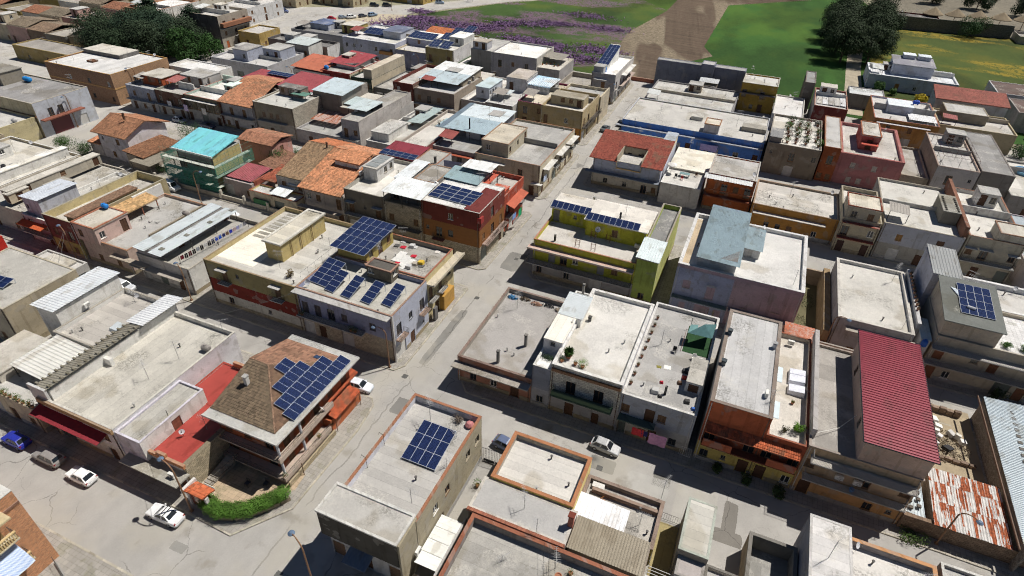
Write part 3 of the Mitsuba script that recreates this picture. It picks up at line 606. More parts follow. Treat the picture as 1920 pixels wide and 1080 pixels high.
def car(label, x, y, heading, style, col, stripes=False):
    """heading in degrees: where the bonnet points; x, y: middle of the car"""
    L, W, HT, st, (b0, r0, r1, b1) = CARS[style]; k = thing('parked_car', label, 'car')
    Tm = mi.ScalarTransform4f().translate([x, y, 0.005]).rotate([0, 0, 1], heading)
    def put(name, mb, m, c, parent=k, smooth=False): return obj(name, mb, m, c, parent, smooth=smooth, to_world=Tm)
    fx = lambda d: L / 2 - d
    m = MB(); rows = []
    for d, zb, zt, w in st:
        hw = W / 2 * w; zm = zb + (zt - zb) * .55
        rows.append([(fx(d), -hw * .88, zb), (fx(d), -hw, zb + .12), (fx(d), -hw, zm), (fx(d), -hw * .95, zt - .05), (fx(d), -hw * .84, zt), (fx(d), hw * .84, zt), (fx(d), hw * .95, zt - .05), (fx(d), hw, zm), (fx(d), hw, zb + .12), (fx(d), hw * .88, zb)])
    v = np.array(rows).reshape(-1, 3); f = []; n = 10
    for i in range(len(rows) - 1):
        for j in range(n): a, b = i * n + j, i * n + (j + 1) % n; f += [[a, b, b + n], [a, b + n, a + n]]
    e = (len(rows) - 1) * n; f += [[0, j, j + 1] for j in range(1, n - 1)] + [[e, e + j + 1, e + j] for j in range(1, n - 1)]
    m.add(v, f); body = put('body', m, 'paint', col)
    zb = lambda d: np.interp(d, [s[0] for s in st], [s[2] for s in st]) - .03
    wb, wr = W / 2 * .88, W / 2 * .70
    B = [(fx(b0), wb, zb(b0)), (fx(b1), wb, zb(b1)), (fx(b1), -wb, zb(b1)), (fx(b0), -wb, zb(b0))]
    Tp = [(fx(r0), wr, HT - .04), (fx(r1), wr, HT - .04), (fx(r1), -wr, HT - .04), (fx(r0), -wr, HT - .04)]
    m = MB(); m.hexa(B, Tp); mid = (r0 + r1) / 2
    m.hexa(Tp, [(fx(r0 + .15), wr * .86, HT), (fx(r1 - .15), wr * .86, HT), (fx(r1 - .15), -wr * .86, HT), (fx(r0 + .15), -wr * .86, HT)]); put('cabin', m, 'paint', col)
    B, Tp = np.array(B), np.array(Tp); lerp = lambda a, b, t: a + (b - a) * t; GL = (.016, .02, .024)
    def pane(name, p00, p10, p11, p01, mg):
        c = (p00 + p10 + p11 + p01) / 4; nn = np.cross(p10 - p00, p01 - p00); nn /= np.linalg.norm(nn); nn = nn if nn @ (c - [c[0] * .8, 0, .9]) > 0 else -nn
        g = MB(); q = [lerp(lerp(p00, p10, s), lerp(p01, p11, s), t) + nn * .012 for s, t in ((mg[0], mg[1]), (1 - mg[0], mg[1]), (1 - mg[0], 1 - mg[2]), (mg[0], 1 - mg[2]))]
        g.hexa([a - nn * .01 for a in q], q); put(name, g, 'glass', GL)
    pane('windscreen', B[3], B[0], Tp[0], Tp[3], (.07, .06, .08)); pane('rear_window', B[1], B[2], Tp[2], Tp[1], (.09, .22, .10))
    for s in (0, 1):
        f0, f1, t0, t1 = (B[0], B[1], Tp[0], Tp[1]) if s == 0 else (B[3], B[2], Tp[3], Tp[2]); cut = (.03, .47, .52, .94)
        for a, b in ((cut[0], cut[1]), (cut[2], cut[3])): pane('side_window', lerp(f0, f1, a + .03), lerp(f0, f1, b), lerp(t0, t1, b), lerp(t0, t1, a + .03), (.03, .12, .10))
    for d in (.75, L - .72 if style != 'sedan' else L - .95):
        for s in (-1, 1):
            w = MB(); c = np.array([fx(d), s * (W / 2 - .09), .30]); w.tube([c - [0, .1, 0], c - [0, .085, 0], c + [0, .085, 0], c + [0, .1, 0]], [.24, .30, .30, .24], 18); wk = put('wheel', w, 'plain', (.018, .018, .019))
            w = MB(); w.disc(c + [0, s * .106, 0], [0, s, 0], .19); put('rim', w, 'steel', (.5, .5, .52), wk)
            w = MB(); w.disc(c + [0, s * .098, 0], [0, s, 0], .36, 18); put('wheel_arch', w, 'plain', (.02, .02, .02), body) if False else None
    for s in (-1, 1):
        g = MB(); g.box(fx(.14), s * W * .33 - .17, st[1][2] - .17, fx(.03), s * W * .33 + .17, st[1][2] - .04); put('headlight', g, 'glass', (.5, .52, .55))
        g = MB(); g.box(fx(L - .02), s * W * .38 - .1, .62, fx(L - .1), s * W * .38 + .1, .86); put('tail_light', g, 'glass', (.3, .012, .012))
        g = MB(); g.box(fx(b0 + .32), s * (W / 2 + .02) - .08, .92, fx(b0 + .2), s * (W / 2 + .02) + .08, 1.05); put('mirror', g, 'plain', col)
    g = MB(); g.box(fx(.02), -W * .36, .3, fx(-.05), W * .36, .48); g.box(fx(L + .05), -W * .38, .32, fx(L - .02), W * .38, .5); put('bumper', g, 'plain', tuple(q * .6 for q in col))
    if stripes:
        g = MB()
        for d in (r0 + .35, r1 - .3): g.box(fx(d) - .04, -wr, HT + .004, fx(d) + .04, wr, HT + .05)
        put('roof_bar', g, 'plain', (.03, .03, .03))
    return k
# ---------------------------------------------------------------- the setting: ground, road, fields, pavements
def struct(name, poly, z, m, c):
    import shapely, trimesh
    k = numbered(name); p = shapely.Polygon(poly); v, f = trimesh.creation.triangulate_polygon(p, engine='earcut')
    v = np.column_stack([v, np.full(len(v), z)]); scene[k] = mikit.ply((v, f), m, uv=np.tile(pack(c), (len(v), 1))); labels[k] = {'label': name.replace('_', ' '), 'kind': 'structure'}
    return k
L_ = lambda k, s: labels[k].update(label=s)
L_(struct('ground', [(-3000, -1500), (3000, -1500), (3000, 4000), (-3000, 4000)], -.06, 'townsoil', (.20, .19, .13)), 'dry ground stretching round the town to the horizon')
ASPH = (.335, .33, .312)
L_(struct('road', [(-420, -80), (140, -80), (140, 185), (44, 200), (-6, 206), (-36, 208), (-150, 206), (-156, 253), (-127, 302), (-118, 311), (-60, 420), (-85, 430), (-148, 293), (-161, 275), (-183, 252), (-250, 212), (-420, 190)], -.004, 'asphalt', ASPH), 'sun-bleached cracked asphalt of the streets of the town')
L_(struct('dirt_lot', [(-182, 226), (-163, 223), (-150, 226), (-155.5, 250), (-166, 246), (-176, 236)], .004, 'townsoil', (.36, .32, .24)), 'sandy lot where cars stand beside the far road')
SF = [(-150, 212), (-110, 207), (-46.5, 206), (-57, 240), (-59.5, 271), (-53.5, 323), (-54, 352), (-40, 430), (-50, 520), (-70, 420), (-118, 309), (-127, 300), (-150, 258), (-158, 236)]
L_(struct('field', SF, .0, 'sullagrass', (.029, .055, .013)), 'green field with drifts of purple flowers left of the ploughed strip')
L_(struct('field', [(-97, 325), (-70, 342), (-54, 324), (-54, 352), (-40, 430), (-50, 520), (-70, 420)], .006, 'grass', (.024, .060, .010)), 'brighter green crop beyond the field of purple flowers')
L_(struct('ploughed_strip', [(-46.5, 205), (-57, 240), (-59.5, 271), (-53.5, 323), (-54, 352), (-40, 430), (-50, 520), (20, 600), (90, 560), (36, 410), (13, 395), (-28, 353), (-26.7, 263), (-21.5, 250), (-28.4, 238), (-32, 206)], .008, 'soil', (.105, .078, .056)), 'ploughed brown strip with straw leading away from the end of the street')
L_(struct('field', [(-21.5, 250), (-26.7, 263), (-28, 353), (13, 395), (36, 410), (47, 348), (140, 356), (140, 205), (44, 200), (-6, 206), (-32, 206), (-28.4, 238)], .0, 'grass', (.025, .066, .012)), 'smooth green field right of the ploughed strip')
L_(struct('meadow', [(33, 228), (60, 226), (140, 228), (140, 350), (93.5, 346), (47, 341), (35, 300)], .006, 'meadowgrass', (.040, .058, .013)), 'meadow with yellow flowers in front of the long stone wall')
L_(struct('path', [(23.5, 205), (29, 205), (30.5, 262), (33, 300), (36, 335), (30, 335), (27.5, 300), (25.5, 262)], .012, 'townsoil', (.34, .30, .23)), 'pale dirt path running between the tall pines')
L_(struct('courtyard', [(46, 343), (96, 347.5), (150, 352), (170, 470), (40, 470)], .01, 'townsoil', (.15, .135, .105)), 'brown yard behind the long stone wall')
def pavement(label, poly, inner=None, h=.13, kerb=True, skip=()):
    """raised slab with a row of kerb stones, each stone a piece of its own"""
    import shapely, trimesh
    k = numbered('pavement'); p = shapely.Polygon(poly, [inner] if inner else None); w = p.buffer(-.22, join_style='mitre') if kerb else p
    m = MB()
    for g in getattr(w, 'geoms', [w]):
        t = trimesh.creation.extrude_polygon(g, h + .05, engine='earcut'); m.add(t.vertices + [0, 0, -.05], t.faces)
    v, f = m.arr(); scene[k] = mikit.ply((v, f), 'paving', uv=np.tile(pack((.345, .33, .295)), (len(v), 1))); labels[k] = {'label': label, 'kind': 'structure'}
    if kerb:
        r = list(p.exterior.coords)
        if shapely.LinearRing(r).is_ccw is False: r = r[::-1]
        far = MB()
        for i, (a, b) in enumerate(zip(r[:-1], r[1:])):
            if i in skip: continue
            a, b = np.array(a), np.array(b); L = np.linalg.norm(b - a); d = (b - a) / L; nn = np.array([-d[1], d[0]]); n = max(1, int(L / 1.0))
            for j in range(n):
                s0, s1 = a + d * L * j / n, a + d * (L * (j + 1) / n - .025); dz = .012 * rng.standard_normal(); q = [(*s0, -.05), (*s1, -.05), (*(s1 + nn * .215), -.05), (*(s0 + nn * .215), -.05)]
                tp = [(x, y, h + .015 + dz) for x, y, _ in q]; mid = (s0 + s1) / 2
                if np.hypot(mid[0] * .9 + 20, mid[1] - 20) < 62 and kc[0] < 290:
                    kc[0] += 1; obj('kerb_stone', MB().hexa(q, tp), 'plaster', KC[int(rng.integers(4))], k)
                else: far.hexa(q, tp)
        if far.v: stuffpart(obj('kerb_stones', far, 'plaster', (.46, .43, .36), k))
    return k
kc = [0]; KC = [(.50, .47, .39), (.46, .43, .35), (.54, .50, .42), (.42, .39, .33)]
pavement('pavement along the corner garden and the red tiled corner house', [(-88, 23.3), (-47.7, 23.5), (-41.5, 23.3), (-37.5, 28.8), (-37.4, 41.5), (-38.0, 46.0), (-39.0, 47.2), (-88, 47.3)])
pavement('pavement round the block with the blue corner house', [(-175, 52.7), (-42.8, 52.8), (-39.2, 53.0), (-38.2, 54.5), (-38.4, 75.6), (-39.4, 76.2), (-175, 76.2)])
pavement('pavement round the block with the maroon corner house', [(-150, 81.6), (-39.3, 81.6), (-38.3, 82.5), (-38.0, 104.6), (-39, 105.6), (-150, 105.6)])
pavement('pavement in front of the cream corner house', [(-165, 112.4), (-39.2, 111.9), (-38.1, 113), (-38.6, 138.3), (-39.5, 139), (-165, 139)])
pavement('pavement in front of the white house with the tilted solar roof', [(-165, 145.1), (-40, 144.8), (-39, 145.8), (-40.0, 201), (-41, 202.4), (-165, 202.4)])
pavement('broken stone pavement beside the orange brick building', [(-90, 10), (-44, 10), (-44.8, 15.6), (-47.4, 15.9), (-61.8, 16.0), (-90, 16.2)])
pavement('pavement along the low brown house and the peach house', [(-29.0, 54.6), (-27.8, 53.4), (30.4, 53.6), (52, 53.1), (52, 75.5), (-30.2, 75.5), (-29.9, 56)])
pavement('pavement round the yellow-green house', [(-30.8, 84.4), (-29.8, 83.2), (60, 83.2), (60, 106), (-31.4, 106)])
pavement('pavement before the brick red roof', [(-32.9, 123.7), (-31.9, 122.8), (60, 115.8), (60, 143), (-34, 143)])
pavement('pavement in front of the blue house', [(-34.5, 152), (-33.6, 150.5), (60, 149), (60, 176), (-34.6, 176)])
def patch(x0, y0, x1, y1, c, a=0.):
    cx, cy = (x0 + x1) / 2, (y0 + y1) / 2; r = np.random.default_rng(int(abs(x0 * 91 + y0 * 17))); t = np.linspace(0, 2 * np.pi, 22)[:-1]
    q = [(cx + (x1 - x0) / 2 * np.sign(math.cos(w)) * abs(math.cos(w)) ** .22 * (1 + .04 * r.normal()), cy + (y1 - y0) / 2 * np.sign(math.sin(w)) * abs(math.sin(w)) ** .22 * (1 + .04 * r.normal())) for w in t]
    struct('road_patch', q, .002, 'asphalt', c)
for q in [(-8.5, 48.5, -5.2, 50.6, (.17, .168, .16)), (-3.5, 46.2, 1.5, 50.3, (.36, .355, .335)), (8, 45.5, 9.6, 50.6, (.18, .17, .155)), (7.2, 44.8, 10.4, 46.6, (.18, .17, .155)), (-.6, 49.2, 1.5, 51, (.17, .165, .15)),
          (-37, 56, -35.6, 70, (.20, .195, .185)), (-36.4, 84, -33, 90, (.19, .185, .175)), (-46, 48.6, -41, 51.6, (.30, .295, .275)), (-35.8, 46, -33.6, 49, (.19, .185, .175)), (2.5, 44.8, 7.2, 51.5, (.36, .35, .325)), (-46.5, 19.6, -44.6, 20.6, (.24, .235, .22))]: patch(*q)
for i, (x, y) in enumerate([(-36, 74), (-7, 48.9), (-37.2, 52.7), (-56, 24.6), (-33.8, 22.0), (-34.6, 88), (-36.5, 19.2)]):
    m = MB(); m.box(x - .38, y - .38, -.01, x + .38, y + .38, .012)
    for j in range(5): m.box(x - .3, y - .28 + j * .13, .012, x + .3, y - .22 + j * .13, .02)
    k = thing('manhole_cover', ['dark square drain cover in the main street before the yellow-green house', 'square drain cover in the side street beside the silver hatchback', 'small drain cover at the corner of the blue house', 'drain grate in the shade below the low flat canopy', 'drain cover where the two streets meet at the garden corner', 'drain cover in the street below the maroon corner house', 'drain cover in the street at the lower edge of the picture'][i], 'drain cover')
    obj('grate', m, 'plain', (.10, .10, .095), k)
# ---------------------------------------------------------------- block 1: the corner house with the tile roof and its neighbours
k = house('orange corner house with brown hipped tile roof covered in solar panels', -50.3, 32.3, -41.4, 46.1, 7.0, wall=ORANGE, par=0, roof=R_DK, front='s . D/s s P', right='=s s s s/d s d s d', left='./.', fc=[(.42, .13, .06), ORANGE], fm=('plaster', 'plaster'), side=ORANGE, detail=True, kind='corner_house', bcol=(.46, .36, .28), dcol=DARK)
CEX = (.30, .30, .28)
m = MB(); m.box(-51.2, 31.3, 6.82, -40.3, 47.2, 7.02); obj('eaves_slab', m, 'roofing', (.42, .42, .40), k)
m = MB()
for a in ((-51.25, 31.22, -40.22, 31.3), (-51.25, 47.2, -40.22, 47.28), (-40.3, 31.3, -40.22, 47.2)): m.box(a[0], a[1], 6.80, a[2], a[3], 7.06)
obj('eaves_edge', m, 'plaster', (.62, .61, .58), k)
A, B_, C_, D_, R1, R2 = (-51.1, 32.5, 7.03), (-41.5, 32.5, 7.03), (-40.9, 46.2, 7.03), (-51.1, 46.2, 7.03), (-51.1, 39.7, 9.0), (-48.2, 39.7, 9.0)
tiled(k, [A, B_, R2, R1], (0, -1), (.165, .125, .085), label='brown front slope of the tile roof'); tiled(k, [D_, C_, R2, R1], (0, 1), (.27, .15, .10), label='reddish back slope of the tile roof'); tiled(k, [B_, C_, R2], (1, 0), (.19, .12, .08))
ridge(k, [R1, R2], (.30, .19, .13)); ridge(k, [B_, R2], (.30, .19, .13)); ridge(k, [C_, R2], (.30, .19, .13))
chimney(k, -48.9, 36.6, 8.1, 1.2, .5, WHITE)
m = MB(); m.obox((-45.1, 44.1, 7.74), (.75, 0, 0), (0, .7, -.2), (0, .02, .1)); obj('skylight', m, 'glass', (.03, .05, .10), k)
nz = (9.0 - 7.03) / (48.2 - 41.2)
uv_, vv_ = (0, 1, 0), (-1, 0, nz)
for j, (y0, n) in enumerate([(34.8, 11), (35.4, 9), (37.3, 6), (39.0, 2)]):
    pass
K = thing('solar_array', 'stepped field of dark solar panels on the brown tile roof of the corner house', 'solar panels'); f = MB(); u = np.array([0., 1, 0]); v = np.array([-1., 0, nz]); v /= np.linalg.norm(v); nn = np.array([nz, 0, 1.]); nn /= np.linalg.norm(nn)
for j, (y0, n) in enumerate([(34.9, 11), (35.45, 9), (37.2, 5), (39.6, 2)]):
    for i in range(n):
        c = np.array([-40.75, y0 + i * 1.02, 7.0]) + v * j * 1.69 + nn * .20; pw, ph = 1.0, 1.66
        f.obox(c - u * .02 - v * .03 - nn * .04, u * (pw + .05), v * (ph + .06), nn * .05); p = MB(); e = .02
        q = [c + u * e + v * e, c + u * (pw - e) + v * e, c + u * (pw - e) + v * (ph - e), c + u * e + v * (ph - e)]; vs = [x + nn * .03 for x in q] + [x + nn * .011 for x in q]
        scene[numbered(K + '__panel')] = mikit.ply((vs, [[0, 1, 2], [0, 2, 3]] + [x for a in range(4) for x in ([a, 4 + a, 4 + (a + 1) % 4], [a, 4 + (a + 1) % 4, (a + 1) % 4])]), 'cells', uv=np.array([[0, 0], [6, 0], [6, 10], [0, 10]] * 2, float))
obj('frame', f, 'plain', (.40, .43, .47), K)
# two long balconies on the street side, awnings of orange tiles, columns
for z, y0, y1, x1 in ((3.9, 31.2, 41.2, -40.35), (1.1, 30.9, 39.6, -39.95)):
    m = MB(); m.box(-41.38, y0, z - .2, x1, y1, z); m.box(-50.0, y0, z - .2, -41.38, 32.28, z); b = obj('balcony', m, 'plaster', (.50, .41, .34), k)
    m = MB(); m.box(x1 - .25, y0, z, x1, y1, z + .55); m.box(x1 - .75, y0 + .05, z, x1 - .62, y1, z + .22); obj('balcony_wall', m, 'plaster', (.52, .43, .36), b)
    m = MB(); railing(m, [(-49.9, y0 + .05), (x1 - .1, y0 + .05)], z, .95); railing(m, [(x1 - .1, y0 + .05), (x1 - .1, y1)], z + .5, .5, .8); obj('railing', m, 'plain', IRON, b)
m = MB(); m.box(-41.4, 39.8, -.1, -40.1, 46.1, 2.3); obj('garage_wing', m, 'plaster', ORANGE, k)
each('column', [MB().tube([(-40.75, b, z0), (-40.75, b, z1)], .16, 10) for b in (31.7, 35.5) for z0, z1 in ((1.1, 3.7), (3.9, 6.8))], 'plaster', (.66, .66, .70), k)
m = MB(); m.box(-41.38, 39.75, -.08, -39.6, 46.3, .1); m.box(-39.75, 31, -.05, -39.55, 39.8, 1.0); obj('plinth', m, 'blockwork', (.42, .35, .24), k)
tiled(k, [(-42.2, 41.2, 4.3), (-42.2, 47.4, 4.3), (-41.0, 47.4, 3.9), (-41.0, 41.2, 3.9)], (1, 0), (.42, .10, .045), 'tile_canopy'); tiled(k, [(-41.3, 40.2, 3.0), (-41.3, 45.6, 3.0), (-39.6, 45.6, 2.5), (-39.6, 40.2, 2.5)], (1, 0), (.42, .10, .045), 'tile_canopy')
each('post', [MB().tube([(-39.7, y, 0), (-39.7, y, 2.55)], .05, 6) for y in (40.3, 45.4)] + [MB().tube([(-39.3, 33.1, 0), (-39.3, 33.1, 2.2)], .06, 6)], 'plain', BROWN, k)
dish(-40.7, 39.4, 3.9, 'satellite dish on the long balcony of the orange corner house', 1.2)
pot(-40.3, 31.3, 1.1, 'potted plant at the end of the lower balcony of the orange corner house', .2, .3, .5)
pot(-40.2, 37.5, 1.6, 'dark potted plant halfway along the lower balcony of the orange house', .18, .3, .45)
pot(-40.2, 40.0, 1.3, 'clay pot under the orange canopy of the corner house', .25, .3, .3)
# garden
g = struct('garden_terrace', [(-49.4, 27.2), (-48.4, 25.9), (-43.2, 26.0), (-38.9, 30.9), (-39.2, 33.2), (-50.2, 33.2)], .14, 'paving', (.46, .36, .25)); L_(g, 'tiled garden terrace in the shade of the orange corner house')
hp = [(-46.4, 25.0), (-44.2, 24.9), (-42.6, 25.4), (-41.0, 26.9), (-39.5, 28.9), (-39.0, 29.9)]
hk = thing('hedge', 'bright green clipped hedge round the corner garden', 'hedge'); m = MB()
for a, b in zip(hp[:-1], hp[1:]):
    a, b = np.array(a), np.array(b); d = (b - a) / np.linalg.norm(b - a); n2 = np.array([d[1], -d[0]]); m.obox((*(a - n2 * .1 + n2 * .55), 0), (*(b - a), 0), (*(n2 * .22), 0), (0, 0, .75))
obj('low_wall', m, 'blockwork', (.25, .21, .15), hk); cs, rs = [], []
for a, b in zip(hp[:-1], hp[1:]):
    n = max(2, int(np.hypot(b[0] - a[0], b[1] - a[1]) / .30))
    for i in range(n): t = i / n; cs.append((a[0] + (b[0] - a[0]) * t + .12 * rng.normal(), a[1] + (b[1] - a[1]) * t + .12 * rng.normal(), 1.25 + .08 * rng.normal())); rs.append((.92, .92, .66))
obj('foliage', leaves(cs, rs, 22000, .15, shell=.7), 'leafy', (.075, .165, .022), hk)
gk = thing('garden_gate', 'small garden gate with red tiled canopy on white posts', 'gate'); tiled(gk, [(-48.2, 24.3, 3.0), (-45.5, 24.3, 3.0), (-45.5, 25.2, 2.85), (-48.2, 25.2, 2.85)][::-1], (0, -1), (.52, .14, .06), 'canopy_tiles')
tiled(gk, [(-48.2, 26.0, 2.55), (-45.5, 26.0, 2.55), (-45.5, 25.2, 2.85), (-48.2, 25.2, 2.85)], (0, 1), (.52, .14, .06), 'canopy_tiles')
boxes('post', [(x - .15, 24.6, 0, x + .15, 25.0, 2.6) for x in (-48.3, -45.6)] + [(-48.55, 24.2, 2.62, -48.2, 26.1, 3.1)], 'plaster', (.72, .70, .67), gk); m = MB()
for i in range(14): x = -48.1 + i * .18; m.box(x, 24.75, .15, x + .05, 24.8, 1.9)
obj('bars', m, 'plain', (.25, .06, .04), gk)
m = MB()
for i in range(9): m.box(-49.3 + .05 * i, 27.4 + i * .45, .1, -48.0 + .05 * i, 27.9 + i * .45, .25 + i * .14)
sk = thing('garden_stairs', 'shaded stairs along the stone wall up to the orange corner house', 'stairs'); obj('steps', m, 'plaster', (.40, .37, .33), sk); m = MB(); railing(m, [(-47.9, 27.4), (-47.6, 31.6)], .6, 1.0, .3); obj('railing', m, 'plain', IRON, sk)
bk = thing('garden_bench', 'white bench at the foot of the garden stairs', 'bench'); m = MB(); [m.box(-48.6, 26.25 + .16 * i, .55, -47.0, 26.37 + .16 * i, .6) for i in range(4)]; [m.box(x, 26.3, .14, x + .08, 26.8, .55) for x in (-48.5, -47.2)]; m.box(-48.6, 26.9, .6, -47.0, 26.95, 1.0); obj('seat', m, 'plain', WHITE, bk)
for i, (x, y) in enumerate([(-44.6, 28.9), (-42.6, 29.8)]):
    ck = thing('garden_chair', ['dark garden chair on the shaded terrace, farther from the hedge corner', 'dark garden chair on the shaded terrace, nearer the street'][i], 'chair'); m = MB(); m.box(x, y, .55, x + .55, y + .55, .6); m.box(x, y + .5, .6, x + .55, y + .56, 1.1); obj('seat', m, 'plain', (.05, .05, .06), ck)
    boxes('leg', [(x + a, y + b, .14, x + a + .05, y + b + .05, .55) for a in (0, .5) for b in (0, .5)], 'plain', IRON, ck)
# low red terrace and white houses
k = house('low house with bright red terrace beside the orange corner house', -58.6, 34.6, -50.4, 41.4, 4.0, wall=WHITE, roof=(.33, .055, .045), par=.12, right='.', detail=True, roofmat='sheet', cop=(.36, .07, .05))
m = MB(); m.box(-54.9, 26.2, -.1, -50.1, 34.6, 3.9); obj('front_wing', m, 'plaster', WHITE, k); m = MB(); m.box(-54.9, 26.2, 3.9, -50.1, 34.62, 3.94); obj('terrace_floor', m, 'sheet', (.33, .055, .045), k)
m = MB(); m.box(-50.08, 26.2, -.1, -49.5, 32.2, 4.3); obj('side_wall', m, 'blockwork', (.42, .36, .25), k, 'pale stone side wall of the red terrace'); m = MB(); m.box(-54.9, 26.0, 3.94, -49.5, 26.35, 4.5); m.box(-53.6, 26.05, 4.5, -52.2, 26.4, 4.95); obj('front_parapet', m, 'brickwork', (.50, .20, .08), k)
m = MB(); m.box(-56.6, 41.2, 3.9, -50.4, 41.6, 4.8); obj('back_parapet', m, 'brickwork', (.50, .20, .08), k); m = MB(); m.box(-58, 24.2, 2.9, -49.2, 26.2, 3.1); obj('canopy_slab', m, 'roofing', (.33, .32, .28), k)
m = MB(); slab(m, np.array([-54.8, 26.2, 0]), np.array([1., 0, 0]), np.array([0, -1., 0]), 3.0, 4.4, 0, .06, .1, 2.4); obj('door', m, 'plain', BROWN, k)
aircon(-50.6, 25.1, 3.1, 'white air conditioner on the flat canopy near the street lamp', 'y'); antenna(-51.6, 31.5, 3.94, 2.6, 'thin tv antenna on the red terrace', .5)
tank(-54.2, 40.4, 3.94, 'grey water drum in the corner of the red terrace', (.35, .33, .31), 1.0, .35, upright=True)
k = house('long white house with large beige flat roof above the red awning', -71.3, 25.5, -58.8, 44.6, 6.8, wall=(.66, .655, .68), roof=(.50, .45, .345), par=.7, cop=(.62, .60, .55), front='G . D/s P s', right='./.', detail=True, fc=[(.55, .52, .48), (.60, .58, .60)], inner=WHITE)
m = MB(); m.box(-71.3, 25.2, 6.1, -58.8, 25.5, 6.75); obj('brick_ledge', m, 'brickwork', (.30, .19, .09), k)
sheet(k, -72.2, 25.8, -69.4, 39.0, (7.7, 8.3, 8.3, 7.7), (.27, .255, .21), 'x', .34, .07, label='grey ribbed fibre-cement roof with weights'); m = MB()
for i in range(16):
    for x in (-72.0, -69.7): m.box(x - .2, 26.4 + i * .8 - .1, 7.85 if x < -71 else 8.28, x + .25, 26.4 + i * .8 + .14, 8.0 if x < -71 else 8.5)
obj('weight_stone', m, 'plaster', (.24, .22, .17), k); room(k, -72.0, 26.2, -69.7, 45.0, 5.9, 7.65, WHITE, WHITE, 'roof_room', door='|. V . . V .|', over=.0, rooft=.03)
sheet(k, -72.4, 39.1, -69.0, 46.0, (8.0, 8.4, 8.4, 8.0), (.66, .68, .70), 'x', .42, .06, label='white ribbed sheet at the back of the roof'); m = MB(); m.box(-72.5, 25.6, 6.0, -69.5, 25.9, 8.3); obj('gable_wall', m, 'plaster', (.62, .62, .62), k)
m = MB(); m.box(-72.4, 24.6, 3.6, -61.6, 25.5, 3.75); obj('front_balcony', m, 'plaster', LGREY, k); sheet(k, -71.9, 24.0, -60.4, 25.6, (4.85, 4.85, 5.25, 5.25), (.24, .03, .04), 'y', .6, .02, name='awning', m='cloth', label='long dark red awning')
antenna(-62.5, 33.5, 6.1, 3.0, 'tall bent tv antenna in the middle of the large beige roof', 2.6); antenna(-60.6, 44.2, 6.8, 1.8, 'tv antenna on the back corner of the large beige roof', .8)
m = MB(); m.box(-70.2, 33.2, 6.1, -68.6, 33.7, 7.2); obj('buttress', m, 'plaster', WHITE, k)
k = house('lower white house with grey-green flat roof and brown side door', -58.78, 25.6, -54.92, 34.9, 6.3, wall=(.60, .58, .66), roof=(.41, .38, .30), par=.25, right='./. D .', front='./.', detail=True, side=WHITE, dcol=(.20, .08, .05))
m = MB(); m.tube([(-55.3, 30, 3.9), (-55.6, 30.1, 6.9)], .04, 5); obj('flue', m, 'plain', IRON, k)
dish(-53.4, 29.6, 3.94, 'satellite dish standing on the red terrace', -.6, .33)
k = house('white house with ribbed white roof room and walled beige terrace', -82.0, 34.8, -73.0, 46.2, 6.1, wall=WHITE, roof=(.50, .45, .36), par=.75, cop=(.40, .37, .32), right='.', detail=True)
room(k, -86.2, 36.2, -82.1, 46.0, -.1, 8.4, WHITE, LGREY, 'tall_wing', door='V . .|. C . w . C .', over=0, rooft=.02); sheet(k, -86.6, 35.8, -81.8, 46.4, (8.5, 8.75, 8.75, 8.5), (.64, .67, .70), 'x', .45, .06, label='white ribbed sheet roof of the tall wing')
m = MB(); m.hexa([(-76.2, 38.6, 5.36), (-74.6, 38.6, 5.36), (-74.6, 40.2, 5.36), (-76.2, 40.2, 5.36)], [(-76.1, 38.7, 5.8), (-74.7, 38.7, 5.8), (-74.7, 40.1, 5.95), (-76.1, 40.1, 5.95)]); obj('skylight', m, 'sheet', (.5, .55, .58), k)
aircon(-81.8, 40.2, 6.6, 'air conditioner on the wall below the white ribbed roof')
k = house('low house with white ribbed shed and row of flower pots at the front', -83.0, 24.9, -72.7, 34.6, 4.4, wall=CREAM, roof=(.47, .45, .40), par=.5, front='G D s', detail=True)
sheet(k, -80.6, 28.0, -74.6, 34.5, (6.2, 5.8, 5.8, 6.2), (.62, .62, .585), 'x', .5, .07, label='cream ribbed shed roof', posts=(3.9, [(-80.4, 28.2), (-74.8, 28.2), (-74.8, 34.2)])); room(k, -86.8, 26.5, -81.2, 33.8, -.1, 5.2, (.55, .52, .46), R_BEIGE, 'side_wing', door='. D', over=.1)
for i in range(9): pot(-79.6 + i * .82, 25.15 + .1 * math.sin(i * 2), 4.4, f'flower pot on the shaded front ledge, {ORD[i]} from the left', .2, .3, .35 + .2 * (i % 3), (.35, .2, .12), (.05, .10, .02))
k = house('house with pale flat roof, solar water panels and tall stained beige wall', -105.5, 34.2, -90.5, 45.2, 7.5, wall=(.46, .41, .31), roof=(.50, .46, .38), par=.1, right='./.', front='G s/s s', detail=True, side=(.44, .38, .27))
solar('three green glass solar water panels at the edge of the pale flat roof', (-99.6, 36.8, 7.7), (1, .12, 0), (0, 1, .25), 3, 1, 1.5, 1.9, cells=(1, 2), stand=7.4)
k = house('house with bright red wall cut by the left edge of the picture', -121, 35.5, -107.6, 45.8, 8.6, wall=(.52, .03, .02), roof=R_BEIGE, right='./.', side=(.52, .03, .02))
k = house('small yard house with white lean-to beside the pale flat roof', -106, 46.0, -96.5, 50.3, 4.0, wall=LGREY, roof=R_BEIGE, par=.3, right='G'); room(k, -103.6, 46.3, -98.2, 49.6, 3.7, 4.0, WHITE, R_BEIGE, 'lean_to')
